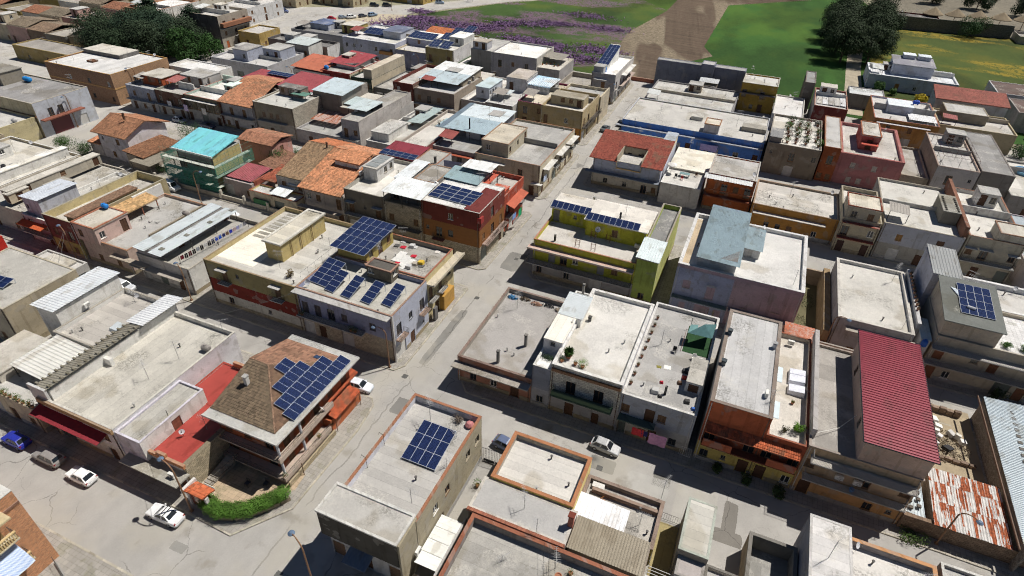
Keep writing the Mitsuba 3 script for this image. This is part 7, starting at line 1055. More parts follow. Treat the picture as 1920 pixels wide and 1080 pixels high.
yw = thing('scrap_yard_wall', 'low crumbling block wall round the scrap heap', 'wall'); boxes('block', [(28.6 + i * .9, 68.2 + .05 * (i % 3), .1, 29.4 + i * .9, 68.7, .55 + .1 * (i % 2)) for i in range(9)] + [(28.4, 69 + i * .95, .1, 28.9, 69.85 + i * .95, .7 + .2 * (i % 3)) for i in range(9)] + [(29 + i * .9, 77.4, .1, 29.8 + i * .9, 77.9, .9 + .2 * (i % 2)) for i in range(8)], 'blockwork', (.30, .22, .17), yw)
k = house('red brick heap wall piece beside the side street', 27.6, 78.2, 31.6, 79.2, .9, wall=(.34, .10, .06), roof=(.34, .10, .06), par=0, kind='brick_pile', cat='brick pile')
# ---------------------------------------------------------------- right, third block
k = house('yellow-green house with long tiled balcony and two strips of solar panels', -30.2, 84.6, -12.2, 98.6, 7.5, wall=(.44, .42, .055), roof=(.58, .53, .44), par=.75, front='w . w . G . ./. D P w . D s .', fc=[(.34, .33, .33), (.47, .47, .06)], left='. ./. . .', inner=(.48, .43, .07), cop=(.46, .23, .14), detail=True, back='. ./. .', side=(.50, .46, .10), dcol=(.25, .25, .26))
plank(k, -30.9, 83.2, -12.3, 84.59, 6.1, 6.3, (.60, .43, .36), 'pink_ledge'); plank(k, -30.9, 83.2, -12.3, 83.35, 6.3, 6.42, (.62, .56, .50), 'ledge_rim'); m = MB(); m.box(-30.9, 83.0, 3.3, -12.3, 84.59, 3.45); b = obj('balcony', m, 'plaster', (.36, .35, .34), k); m = MB(); railing(m, [(-30.8, 84.5), (-30.8, 83.05), (-12.4, 83.05), (-12.4, 84.5)], 3.45, .95, .25); obj('railing', m, 'plain', IRON, b)
room(k, -30.0, 93.0, -22.9, 98.5, 6.75, 9.6, (.50, .48, .05), (.58, .55, .50), 'left_roof_room', door='D . V .|', over=.35, dcol=DGREY); room(k, -22.9, 91.0, -12.4, 98.5, 6.75, 9.9, (.50, .48, .05), (.66, .63, .57), 'right_roof_room', door='. . s . .|.', over=.4); [solar(n, (x, y, z), (1, -.02, 0), (0, 1, .35), c, 1, 1.02, 1.66, cells=(6, 10), stand=False) for n, x, y, z, c in (('left strip of seven solar panels on the yellow-green house', -30.2, 92.7, 9.9, 7), ('right strip of nine solar panels on the yellow-green house', -23.0, 90.6, 10.2, 9))]
k2 = house('tall green end wall with pale sheet roof of the yellow-green house', -12.15, 84.5, -8.7, 105.6, 8.6, wall=(.36, .44, .10), roof=(.22, .22, .22), par=.9, front='w/.', right='./.', cop=(.40, .36, .30), detail=True, side=(.40, .42, .16)) ; L_(k2, 'narrow green end house with pale ribbed sheet roof'); sheet(k2, -12.4, 84.2, -8.5, 90.6, (9.0, 8.8, 9.2, 9.4), (.60, .68, .69), 'y', .4, .05, label='pale ribbed sheet roof'); [chimney(k, x, y, 6.75 if i else 9.9, 1.3, .3, IRON, False) for i, (x, y) in enumerate(((-17.6, 93.6), (-27.0, 86.6)))]; dish(-20.6, 90.6, 7.8, 'satellite dish on the yellow upper wall', -1.4, .5); aircon(-13.4, 90.4, 6.9, 'white air conditioner on the terrace by the yellow upper wall', 'y'); antenna(-17, 95, 10, 2.4, 'tv antenna on the pale roof of the yellow-green house', .2)
for i, x in enumerate((-23.2, -20.4, -21.6, -18.9)): kk = thing('iron_frame', ['tall rusty frame by the front parapet, left', 'tall rusty frame by the front parapet, right', 'rusty frame against the yellow wall, left', 'rusty frame against the yellow wall, right'][i], 'frame'); m = MB(); yy = 86.2 if i < 2 else 90.2; [m.tube([(x + a, yy + b, 6.75), (x + a, yy + b, 8.4)], .03, 4) for a in (0, .7) for b in (0, .4)]; [m.tube([(x, yy, z), (x + .7, yy, z)], .03, 4) for z in (7.4, 8.2)]; stuffpart(obj('tubes', m, 'plain', (.20, .07, .05), kk))
k = house('rubble yard with broken walls behind the yellow-green house', -29.8, 99.0, -12.3, 110.5, 3.6, wall=(.40, .36, .31), roof=(.42, .36, .28), par=1.4, cop=(.50, .47, .43), inner=(.56, .53, .49), left='. D .', back='. .'); [plank(k, -29 + i * 3.4, 104 + .5 * i, -26.4 + i * 3.4, 104.5 + .5 * i, 2.2, 3.4 + .4 * (i % 2), (.5, .47, .42), 'broken_wall') for i in range(5)]; chimney(k, -26.2, 108.4, 3.4, 1.7, .4, WHITE); kk = thing('rubble', 'heap of cloth and boxes by the lamp at the broken walls', 'rubble'); obj('heap', leaves([(-29, 101.6, 2.8)], [(.8, .8, .7)], 160, .4), 'plain', (.4, .33, .3), kk)
k = house('blue and pink house with teal metal roof on a white terrace', -5.7, 84.9, 13.2, 103.2, 9.4, wall=(.48, .36, .40), roof=(.60, .585, .54), par=.65, front='. . s . . . ./. . . . . . .', inner=(.70, .70, .69), cop=(.70, .70, .69), right='. ./. .', left='. ./. .', detail=True, back='./.', t=.5, side=(.55, .50, .48), scol=(.33, .27, .20))
P5 = frame_of('front', -5.72, 84.88, 3.2, 100); m = MB(); ops = [(1.4, 2.6, 5.1, 6.6), (5.2, 6.5, 4.0, 6.3), (1.5, 2.5, .1, 2.2), (4, 6.4, .1, 2.5), (7, 8.2, .1, 2.3)]; P5 = (P5[0] + [0, -.02, 0], P5[1], P5[2]); wall_face(m, *P5, 8.9, .0, 8.7, ops, .18); obj('blue_front', m, 'plaster', (.40, .43, .56), k); [fill_opening(k, *P5, o, q, (.38, .33, .26), True) for o, q in zip(ops, 'ssDGD')]; m = MB(); m.tube([(-.6, 84.6, 6.55), (-.2, 84.5, 6.85), (.3, 84.5, 6.9), (.9, 84.6, 6.55)], .09, 5); obj('arched_hood', m, 'plaster', LGREY, k)
P6 = frame_of('front', 3.2, 84.86, 13.2, 100)[:3]; m = MB(); ops = [(1.8, 2.9, 4.0, 6.3), (6.4, 7.8, 4.6, 6.2), (1.4, 4.0, .1, 2.6), (6, 7.2, .1, 2.3)]; wall_face(m, *P6, 10., .0, 8.7, ops, .18); obj('pink_front', m, 'plaster', (.50, .37, .40), k); [fill_opening(k, *P6, o, q, (.34, .27, .19), True) for o, q in zip(ops, 'ssGD')]; plank(k, 3.4, 83.7, 13, 84.85, 3.5, 3.65, (.30, .27, .28), 'balcony_slab'); plank(k, -5.6, 83.8, 3.2, 84.85, 3.4, 3.5, (.16, .21, .19), 'green_ledge')
room(k, -3.0, 86.6, 2.9, 103, 8.75, 10.9, (.60, .60, .60), DGREY, 'teal_roof_room', door='. . V .|. . .|', over=0, rooft=.02); sheet(k, -3.3, 85.4, 3.4, 103.6, (11.0, 10.8, 11.2, 11.4), (.26, .345, .39), 'x', .3, .045, label='large teal metal roof with fine scales'); room(k, 2.95, 92.6, 6.0, 97.0, 8.75, 10.5, (.64, .64, .63), DGREY, 'small_stair_room', door='V|.|', over=0, rooft=.02); sheet(k, 2.6, 92.2, 6.3, 99.4, (10.6, 10.5, 10.7, 10.8), (.30, .39, .43), 'x', .3, .045, label='small teal metal roof'); antenna(11.6, 87.4, 8.75, 2.8, 'thin antenna on the white terrace beside the teal roof', .3); plank(k, -5.2, 86, -4.2, 102, 8.75, 8.8, (.42, .34, .24), 'brown_strip', 'roofing')
al = thing('empty_plot', 'narrow overgrown plot between tall walls', 'plot'); obj('soil', MB().box(13.4, 84.2, .1, 18.3, 103, .2), 'townsoil', (.13, .12, .07), al); obj('back_wall', MB().box(13.4, 103, 0, 18.4, 103.4, 3.2), 'plaster', (.38, .30, .22), al); obj('front_wall', MB().box(13.4, 83.8, 0, 18.4, 84.2, 2.2), 'plaster', (.42, .15, .08), al); obj('side_wall', MB().box(17.4, 84.3, 0, 18.4, 102.9, 4.2), 'plaster', (.34, .25, .15), al); obj('weeds', leaves([(15, 90, .4), (16, 97, .4), (15.4, 86, .3)], [(1.2, 2.5, .4)] * 3, 700, .2), 'leafy', (.06, .08, .03), al)
k = house('pale house with wide beige terrace roof and pot-lined side wall', 18.6, 84.6, 28.8, 102.4, 7.0, wall=(.42, .41, .42), roof=(.56, .52, .44), par=.55, front='. s . D ./. . . .', left='. . ./. . .', inner=(.58, .57, .56), cop=(.60, .58, .54), detail=True, t=.4, back='./.'); plank(k, 20, 83.4, 30, 84.59, 5.6, 5.75, (.44, .40, .34), 'street_ledge'); plank(k, 29.2, 87, 29.7, 102.6, .1, 7.6, (.60, .60, .62), 'white_side_wall'); antenna(27.4, 86.2, 6.5, 2.6, 'tall antenna on the beige terrace roof', 1.3)
for i in range(10): pot(29.45, 90.5 + i * 1.15, 7.6, f'clay pot on the white side wall, {ORD[i]} from the front', .2, .35, .3, (.30, .16, .10), (.10, .08, .05))
room(k, 29.8, 84.7, 31.0, 90, .1, 6.6, (.60, .60, .60), (.44, .52, .56), 'side_shed', over=.1); tank(30.2, 84.2, 5.8, 'blue tank at the end of the white side wall', (.02, .10, .42), .9, .4, upright=True)
k = house('cream three storey house with solar panels on a dark sloping roof', 31.4, 84.7, 52, 95.2, 7.9, wall=(.50, .44, .34), roof=(.66, .66, .66), par=.5, front='D w . . G D w . ./D . w d . w . d .', left='. ./. .', detail=True, dcol=(.20, .085, .045), scol=(.20, .085, .045), cop=(.45, .41, .34), roofmat='paving'); room(k, 31.5, 85.1, 38.4, 95, 7.4, 10.4, (.47, .41, .33), (.15, .16, .15), 'top_room', zb=11.6, over=.3); solar('grid of dark solar panels on the sloping roof of the cream three storey house', (33.4, 87.2, 10.95), (1, 0, 0), (0, 1, .122), 4, 4, 1.03, 1.66, cells=(6, 10), stand=False)
for z, y in ((6.3, 83.4), (3.5, 83.5)):
    m = MB(); m.box(31.2, y, z - .12, 52, 84.69, z); b = obj('balcony', m, 'plaster', (.44, .42, .40), k); m = MB(); railing(m, [(31.3, 84.6), (31.3, y + .06), (52, y + .06)], z, 1.0, .2); obj('railing', m, 'plain', (.14, .15, .17), b)
kk = thing('solar_boiler', 'solar water heater tubes lying on the sloping roof beside the panels', 'solar heater'); m = MB(); [m.tube([(32.6 + .12 * i, 92.6 - .05 * i, 11.55), (34.4 + .12 * i, 88.8 - .05 * i, 11.1)], .05, 6) for i in range(6)]; stuffpart(obj('tubes', m, 'steel', (.5, .55, .6), kk)); obj('tank', MB().tube([(34.2, 88.6, 11.25), (35.2, 88.3, 11.25)], .22, 10), 'steel', (.7, .7, .72), kk); [bush('bush', f'{w} shrub on the white terrace beside the sloping solar roof', x, 86.6, 1.0, .8, (.06, .13, .03), 500, .16, z=7.4) for x, w in ((40.2, 'left'), (42.4, 'right'))]
k2 = house('narrow tall house with white side wall and grey sheet roof', 30.6, 95.3, 34.4, 103.8, 11.6, wall=(.48, .49, .55), roof=R_GREY, par=.05, left='././.', front='././.', detail=True); sheet(k2, 30.5, 95.2, 34.6, 104, (11.8, 11.7, 12.0, 12.1), (.27, .285, .29), 'y', .45, .05, label='grey sheet roof'); house('white parapet house with beige terrace roof', 34.6, 96, 56, 104.4, 7.6, wall=WHITE, roof=(.50, .475, .42), par=.8, inner=(.66, .67, .70), t=.5, back='./.')
# ---------------------------------------------------------------- right, fourth block and beyond
k = house('white house with brick red roof and sunken roof terrace', -31.4, 124.6, -16.2, 142.6, 6.7, wall=(.47, .44, .38), roof=(.60, .57, .50), par=0.5, front='. w . w . P s/. . . . . . .', fc=[(.47, .44, .38), (.44, .49, .62)], right='./.', detail=True, side=(.52, .55, .64), back='./.'); TR = (.235, .06, .04)
for q in ([(-32.2, 123.6), (-26.0, 123.6), (-26.0, 136), (-32.2, 136)], [(-20.6, 123.6), (-15.8, 123.6), (-15.8, 136), (-20.6, 136)], [(-26.0, 130.6), (-20.6, 130.6), (-20.6, 136), (-26.0, 136)]):
    zz = lambda y: 6.9 + (y - 123.6) * .17; m = MB(); m.hexa([(x, y, zz(y) - .12) for x, y in q], [(x, y, zz(y)) for x, y in q]); obj('roof_slope', m, 'claytile', TR, k)
room(k, -25.9, 130.5, -20.7, 131.2, 4.4, 7.9, (.46, .40, .30), TR, 'terrace_back', door='w P', over=0, rooft=.05); plank(k, -26, 124.3, -20.6, 130.6, 5.0, 5.2, (.55, .36, .16), 'terrace_floor', 'plain'); boxes('terrace_side', [(-26.1, 124, 5, -25.95, 130.6, 8.0), (-20.65, 124, 5, -20.5, 130.6, 8.0)], 'plaster', (.42, .37, .28), k); plank(k, -32.9, 123.2, -16, 124.59, 3.5, 3.62, (.22, .25, .30), 'dark_ledge'); room(k, -18.6, 136, -16.2, 143, 6.2, 8.2, CREAM, (.36, .40, .44), 'side_room', over=.1)
k = house('house with bright white roof terrace and glass table', -15.6, 122.4, -7.2, 143.4, 4.9, wall=(.52, .50, .47), roof=(.66, .62, .54), par=.4, front='. . . .', inner=WHITE, left='. .', back='.'); room(k, -15.4, 131, -7.0, 143, 4.5, 4.9, (.56, .55, .52), (.68, .65, .57), 'raised_roof', door='P . s .'); kk = thing('glass_table', 'glass table with chairs on the bright white terrace', 'table'); obj('top', MB().box(-12.6, 127.6, 5.2, -10.4, 128.8, 5.26), 'glass', (.2, .3, .3), kk); boxes('leg', [(x, y, 4.5, x + .08, y + .08, 5.2) for x in (-12.5, -10.6) for y in (127.7, 128.6)], 'plain', IRON, kk); [chair(f'{c} chair on the bright white terrace', x, y, 4.5, q) for c, x, y, q in (('dark', -13.4, 126.4, DARK), ('brown', -9.4, 129, BROWN), ('red', -12, 126, RED))]; kk = thing('parasol', 'folded white parasol at the corner of the bright white terrace', 'parasol'); obj('cloth', MB().lathe(-14.6, 128.6, [(0, 7.1), (1.1, 6.6), (1.15, 6.5), (0, 6.55)], 8), 'cloth', WHITE, kk); obj('pole', MB().tube([(-14.6, 128.6, 4.5), (-14.6, 128.6, 7)], .03, 5), 'plain', IRON, kk)
k = house('red-orange house with deep loggia and white ribbed eave', -6.4, 124, 3.2, 134.6, 8.4, wall=(.42, .12, .04), roof=(.47, .45, .41), par=.25, front='. . . ./. P s P', right='./.', cop=(.52, .50, .46), detail=True, side=(.40, .13, .05), back='./.', left='./.'); sheet(k, -7.0, 122.4, 2.6, 124.2, (7.8, 7.8, 8.2, 8.2), (.64, .66, .66), 'y', .5, .06, name='white_eave'); plank(k, -6.4, 122.8, 3.2, 123.99, 3.6, 3.8, (.22, .07, .04), 'balcony'); plank(k, -6.3, 122.8, 3.1, 122.95, 5.2, 5.4, (.30, .10, .05), 'beam'); dish(2.4, 125.4, 8.4, 'satellite dish on the corner of the red-orange house', -.9)
k = house('long orange house with row of shuttered windows under a white ledge', 3.6, 119.8, 19.6, 132, 5.6, wall=(.44, .22, .06), roof=(.52, .48, .40), par=.45, front='. w w s . w .', inner=(.36, .30, .24), cop=(.38, .28, .20), detail=True, back='. .'); plank(k, 4, 118.6, 17.6, 119.79, 4.0, 4.12, (.60, .57, .52), 'white_ledge'); k = house('narrow cream tower house with brick edged top room', 19.7, 118.0, 26.4, 132.6, 7.4, wall=(.47, .42, .31), roof=(.56, .52, .43), par=.8, front='D . D/P . w' , fc=[(.47, .42, .30)], cop=(.40, .36, .28), detail=True, dcol=(.06, .03, .025), left='. ./. .', back='./.'); room(k, 19.9, 118.1, 25.6, 124, 6.6, 9.6, (.46, .41, .31), (.56, .52, .44), 'top_room', door='w s|', cop=(.24, .08, .05), over=.12); [plank(k, 19.8, 117, 26.2, 117.99, z, z + .12, (.28, .08, .06), 'balcony_slab') for z in (3.3, 6.6)]
k = house('wide grey house with patched pale roof and arched stone fence tops', 26.8, 118.6, 40, 140, 7.6, wall=(.40, .385, .36), roof=(.55, .51, .43), par=.5, front='. G . D . s/. s . . D .', fc=[(.38, .36, .32), (.45, .46, .51)], cop=(.38, .34, .28), detail=True, back='./.', scol=(.34, .19, .07)); room(k, 36.4, 124, 39.2, 131.6, 7.1, 9.6, (.26, .24, .20), (.28, .27, .24), 'dark_stair_room', over=.1); boxes('roof_stud', [(36.7 + 2.0 * (i % 2), 124.4 + .8 * (i // 2), 9.7, 37.0 + 2.0 * (i % 2), 124.7 + .8 * (i // 2), 10.0) for i in range(16)], 'plaster', (.14, .13, .11), k); plank(k, 39.4, 119, 40, 141, 7.1, 9.6, (.26, .13, .09), 'brown_party_wall')
k = house('cream corner house with white wall terrace at the right', 40.3, 118.6, 49, 140, 8.4, wall=(.46, .42, .33), roof=(.56, .53, .45), par=.8, front='. D . G/BA:s P . w', inner=(.58, .57, .56), cop=(.30, .16, .11), detail=True, back='./.'); room(k, 44.6, 118.8, 49, 123.6, 7.6, 9.6, (.52, .48, .40), (.46, .44, .39), 'stair_room', door='V|', cop=(.33, .2, .14)); house('grey-blue roofed house at the right edge', 50.5, 112, 66, 140, 5, wall=(.40, .36, .38), roof=(.33, .38, .42), par=.2, front='D . s . D', roofmat='sheet'); house('mauve house front at the right edge below the street', 52, 104.8, 70, 109, 4, wall=(.30, .26, .28), roof=(.30, .27, .29), par=.2)
k = house('long blue house with huge pale flat roof and small brick edged room', -32.2, 153.2, 3.2, 172, 5.8, wall=(.10, .25, .70), roof=(.57, .535, .45), par=.35, front='D . P s . P s D . P s . P . D', inner=(.44, .42, .38), cop=(.48, .50, .54), left='s . D', detail=True, back='. .', scol=(.40, .40, .40)); plank(k, -33.6, 152.0, 3.2, 153.19, 4.2, 4.4, (.40, .42, .46), 'long_ledge'); room(k, -11.6, 153.6, -8.0, 158, 5.4, 7.8, (.58, .58, .60), (.56, .52, .44), 'stair_room', cop=(.38, .19, .11)); plank(k, -3, 160, 3, 163, 5.4, 6.6, (.38, .36, .32), 'grey_block'); plank(k, -16, 162, -13, 164, 5.4, 6.4, (.55, .54, .50), 'grey_block'); antenna(-4.4, 162, 5.4, 4.4, 'tall white antenna mast on the huge pale roof', .4); antenna(-24, 162, 5.4, 2.6, 'thin antenna near the street end of the huge pale roof', 1.2); hang('lilac cloth over the balcony of the long blue house', (-11.4, 151.9, 3.4), (-7, 151.9, 3.4), 4.2, 1.6, (.34, .30, .56))
house('low house with pale roof in front of the grey windowless walls', -31.6, 175, -6.8, 196, 4.4, wall=(.26, .25, .25), roof=(.52, .50, .44), par=.4, left='. D .', inner=(.26, .25, .26)); k = house('row of tall grey windowless back walls at the field edge', -34.2, 203.6, -20.2, 206.5, 8.4, wall=(.21, .22, .27), roof=R_GREY, par=.1, front='./.'); house('middle grey back wall block with two small windows', -20.1, 202.6, -16.2, 207, 9.2, wall=(.20, .21, .26), roof=R_GREY, par=.1, front='. V/. V'); house('right grey back wall block with one small window', -16.1, 203.8, -6.8, 207.5, 8.4, wall=(.21, .22, .27), roof=R_GREY, par=.1, front='. . V ./. . . .'); k = house('small brown roofed shed before the grey walls', -19.6, 196.5, -14, 202, 4.6, wall=(.24, .21, .18), roof=(.28, .25, .2), par=.1); sheet(k, -19.4, 197, -13.6, 200.4, (5.4, 5.4, 5.8, 5.8), (.5, .52, .53), 'y', .5, .04)
k = house('ochre house with dark balcony gap and flat grey roof', -6.6, 193, 3.4, 203, 8.2, wall=(.40, .25, .05), roof=(.55, .53, .47), par=.4, front='. w D ./P . P .', cop=(.50, .48, .42), right='./.'); plank(k, -6.6, 192, 3.4, 192.99, 5.2, 5.5, (.16, .13, .12), 'dark_slab'); house('low white roofed yard house beside the dark brown wall', 3.6, 181, 11.6, 199, 4.4, wall=(.50, .49, .46), roof=(.68, .67, .64), par=.4, front='. D'); k = house('dark red house with patchwork sheet roof', 13.4, 182, 21.8, 199, 8.0, wall=(.20, .055, .05), roof=(.46, .44, .41), par=.5, front='. V ./. . .', left='./.', side=(.26, .24, .22), cop=(.36, .2, .15)); [sheet(k, 14 + i * 1.5, 185, 15.4 + i * 1.5, 195 - i % 2 * 3, 7.7 + .04 * i, [(.50, .49, .46), (.62, .63, .64), (.40, .39, .37)][i % 3], 'y', .3, .04, name='patch_sheet') for i in range(5)]; house('dark bare wall behind the patchwork roof', 10.4, 199.4, 13.2, 212, 9, wall=(.19, .17, .15), roof=R_DK, par=.2)
k = house('brown block house with walled roof garden of white paving', 3.9, 149.6, 15.6, 171, 7.6, wall=(.25, .215, .165), roof=(.66, .62, .53), par=.5, front='. . G . ./V . P . w', left='. . ./. . .', back='./.', sm='blockwork', inner=(.32, .29, .25)); room(k, 4.0, 150, 6.6, 156, 7.1, 8.8, (.24, .23, .22), (.22, .22, .22), 'dark_room')
for i in range(24):
    q, w = divmod(i, 4); x, y = 7.6 + w * 2.2 + .8 * rng.random(), 152 + q * 2.9 + 1.2 * rng.random(); pot(x, y, 7.1, f'potted plant {ORD[w]} from the left in the {ORD[q]} row of the white paved roof garden', .3, .45, .9 + .6 * rng.random(), (.25, .12, .08), [(.05, .12, .02), (.12, .05, .03), (.03, .06, .02)][i % 3])
k = house('dark red narrow house with dotted grey roof', 16.0, 150.4, 19.6, 172.6, 8.6, wall=(.34, .10, .04), roof=(.42, .41, .38), par=.1, front='s s/P', cop=(.38, .2, .13), right='./.'); k = house('pink house with red stair room and thick rounded parapet', 19.7, 151, 33, 173, 7.6, wall=(.44, .19, .19), roof=(.52, .47, .40), par=.7, front='. s s . D ./. s . s . .', right='./.', side=(.44, .20, .20), cop=(.38, .15, .14), t=.6, scol=(.46, .42, .38), back='./.', inner=(.42, .2, .2)); room(k, 23.6, 157, 27.6, 167, 6.9, 10.2, (.46, .13, .11), (.50, .48, .45), 'red_stair_room', cop=(.40, .16, .09), door='D|. .|'); plank(k, 23.8, 155.2, 27.4, 157, 8.6, 8.8, (.48, .09, .06), 'red_awning', 'sheet')
k = house('white fronted house with pergola frames on its narrow roof', 39.5, 152, 47.6, 174, 8.0, wall=(.50, .47, .46), roof=(.44, .40, .36), par=.4, front='. D . w/. P . V', left='. ./. .', side=(.30, .26, .21), cop=(.40, .30, .25), back='./.'); m = MB(); [m.tube([(x, y, 7.6), (x, y, 10)], .04, 4) for x in (40, 43.5, 47) for y in (153, 158, 163, 168)]; [m.tube([(x, 153, 10), (x, 168, 10)], .04, 4) for x in (40, 41.7, 43.5, 45.2, 47)]; [m.tube([(40, y, 10), (47, y, 10)], .04, 4) for y in (153, 155.5, 158, 160.5, 163, 168)]; stuffpart(obj('pergola', m, 'plain', (.10, .06, .05), k)); house('beige yard house with shaded passage beside the white fronted one', 33.6, 153, 39.2, 172, 4.2, wall=(.40, .35, .28), roof=(.44, .40, .33), par=.5, front='. D'); k = house('dark grey roofed house right of the pergola', 47.8, 152, 54, 178, 8.4, wall=(.24, .22, .20), roof=(.24, .235, .22), par=.1, front='. ./. .'); house('cream roofed house with blue pool at the right edge', 54.2, 150, 70, 172, 5, wall=(.30, .29, .27), roof=(.56, .52, .44), par=.4, front='. D . s . G'); kk = thing('paddling_pool', 'blue paddling pool on the cream roof at the right', 'pool'); obj('rim', MB().lathe(60, 166, [(2.2, 4.62), (2.4, 5.3), (2.2, 5.3), (2.1, 4.9), (0, 4.9)], 14), 'plain', (.2, .42, .62), kk)
k = house('orange house with white ledge and lilac roof rooms', 28.6, 182.6, 44, 203, 7.0, wall=(.44, .23, .08), roof=(.55, .52, .47), par=.5, front='. D . G . ./P w . s . .', left='./.', inner=(.50, .50, .60), cop=(.36, .15, .10)); plank(k, 29.4, 181.4, 42, 182.59, 6.0, 6.15, (.62, .60, .60), 'white_ledge'); room(k, 32, 190, 38, 196, 6.5, 8.6, (.56, .58, .66), (.58, .62, .66), 'lilac_room'); sheet(k, 37, 184.6, 43.6, 190, 7.2, (.70, .71, .72), 'y', .4, .04); tank(38.6, 193, 8.8, 'blue tank on the lilac roof room', (.02, .08, .45), 1.6, .5)
k = house('white house with long brick red sloped roof', 46.2, 208.6, 64, 217, 7.2, wall=(.54, .54, .60), roof=R_DK, par=0, front='. . . . ./. . w . .', right='./.'); m = MB(); m.hexa([(45.8, 208, 7.2), (64.4, 208, 7.2), (64.4, 217.4, 8.6), (45.8, 217.4, 8.6)], [(45.8, 208, 7.4), (64.4, 208, 7.4), (64.4, 217.4, 8.8), (45.8, 217.4, 8.8)]); obj('red_roof', m, 'claytile', (.26, .085, .065), k); house('long cream low house with louvred windows and flat roofs', 45.4, 190.6, 63.4, 205, 5.4, wall=(.44, .37, .24), roof=(.50, .47, .40), par=.4, front='. w . . D . ss .'.replace('ss', 's')); house('block walled room with grey roof beside the brick red roof', 47, 196, 57, 204, 7.6, wall=(.33, .29, .22), roof=(.46, .44, .39), par=.1, front='. .'); house('small grey roofed shed with dark roof weights by the meadow path', 24, 212, 34, 220, 4.2, wall=(.24, .23, .24), roof=(.52, .58, .60), par=.2)
k = house('modern white villa with winged flat roofs before the meadow', 30.8, 237, 57, 252, 4.6, wall=(.48, .52, .62), roof=(.56, .60, .66), par=.5, front='. G . D . w . . G .', t=.5, cop=(.70, .71, .73), inner=(.62, .64, .70), left='. s', dcol=(.30, .14, .04)); room(k, 37.6, 242, 49.6, 252, 4.1, 7.4, (.52, .55, .64), (.24, .24, .27), 'raised_middle', over=.4, zb=7.9); [room(k, x, 249, x + 3.6, 252.5, 7.6, 9.0, (.60, .64, .70), (.60, .65, .70), 'roof_lantern') for x in (40.6, 45.2)]; house('white house with hipped brown roofs at the right edge', 66, 230, 84, 244, 5.6, wall=(.55, .54, .56), roof=(.18, .08, .055), par=.1, front='s . P . w s'); house('brown tiled house at the right edge behind the brick red roof', 68, 212, 84, 226, 5.6, wall=(.4, .36, .34), roof=(.17, .075, .05), par=.1, front='. P . s', left='. s')
k = thing('meadow_wall', 'long dark stone wall behind the yellow meadow', 'wall'); [obj('wall_bay', MB().box(46.5 + i * 5.9, 341.8 + i * .58, -.1, 52.3 + i * 5.9, 342.6 + i * .58, 5.4), 'blockwork', (.17, .165, .15), k) for i in range(8)]
for i in range(5): kk = thing('thatched_parasol', f'thatched parasol behind the stone wall, {ORD[i]} from the left', 'parasol'); x, y = 64 + i * 9.5, 362 + i * 1.5; obj('thatch', MB().lathe(x, y, [(0, 7.4), (1.2, 6.6), (4.4, 4.5), (4.3, 4.2), (0, 4.6)], 12), 'townsoil', (.25, .205, .14), kk); obj('post', MB().tube([(x, y, 0), (x, y, 5)], .15, 6), 'plain', BROWN, kk)
house('low red walled pavilion behind the stone wall', 48, 352, 66, 362, 4.0, wall=(.28, .09, .07), roof=(.17, .16, .16), par=.6, cop=(.40, .36, .30)); house('white hut at the right behind the stone wall', 118, 372, 127, 380, 5, wall=WHITE, roof=LGREY, par=.2); house('pale ruin wall at the end of the stone wall', 95, 338, 104, 350, 3, wall=(.46, .42, .36), roof=(.40, .38, .34), par=1)
# ---------------------------------------------------------------- trees, bushes, flowers
DG, MG = (.030, .054, .024), (.045, .10, .022)
TL = ['tall dark tree at the left end of the tree clump', 'dark tree in the front left of the tree clump', 'broad dark tree in the middle of the tree clump', 'dark tree at the back of the tree clump', 'dark tree in the front right of the tree clump', 'dark tree right of the middle of the tree clump', 'low dark tree at the near edge of the tree clump', 'dark tree behind the right end of the tree clump']
for i, (x, y, h, r) in enumerate([(-214, 148, 13, 8.5), (-207, 143, 12, 7.5), (-203, 150, 13.5, 8.5), (-206, 160, 13, 8), (-194, 147, 12, 7), (-195, 154, 13, 8), (-200, 142, 9, 6.5), (-190, 159, 11, 7)]): tree('dark_tree', TL[i], x, y, h, r, col=(DG, (.034, .056, .028), (.026, .052, .030))[i % 3], n=13000, size=.5, blobs=20, low=.16, seed=i)
tree('green_tree', 'brighter green tree right of the dark tree clump', -182.5, 152.5, 10.5, 6, col=(.030, .075, .018), n=5500, size=.6, blobs=15, low=.15, seed=21); tree('green_tree', 'small bright green tree beside the tall dark grey house', -178.4, 158.5, 7.5, 4.5, col=(.032, .085, .018), n=3500, size=.5, blobs=12, low=.15, seed=22); tree('cedar_tree', 'pointed conifer rising behind the dark tree clump', -214, 168, 15, 4.5, n=4000, size=.7, blobs=16, low=.2, col=(.03, .055, .03), seed=23); tree('cedar_tree', 'ragged conifer between the large white house and the tall dark house', -196, 170, 13.5, 4, n=2800, size=.6, blobs=12, low=.4, col=(.025, .045, .024), seed=24)
k = thing('bare_tree', 'bare twiggy tree in front of the large white house', 'tree'); g = np.random.default_rng(5); m = MB(); m.tube([(-206, 171, 0), (-206, 171, 5)], [.25, .15], 6)
for i in range(40): a = g.random() * 6.3; m.tube([(-206, 171, 3 + 3 * g.random()), (-206 + 2 * math.cos(a), 171 + 2 * math.sin(a), 7 + 2 * g.random()), (-206 + 3.4 * math.cos(a), 171 + 3.4 * math.sin(a), 9 + 3 * g.random())], [.08, .05, .02], 4)
obj('branches', m, 'plain', (.26, .22, .18), k)
PL = ['tall pine left of the dirt path, nearest the houses', 'tall pine right of the dirt path, nearest the houses', 'pine left of the path, second from the houses', 'pine right of the path, second from the houses', 'pine farther along the left of the path', 'pine farther along the right of the path', 'farthest pine on the left of the path', 'farthest pine on the right of the path']
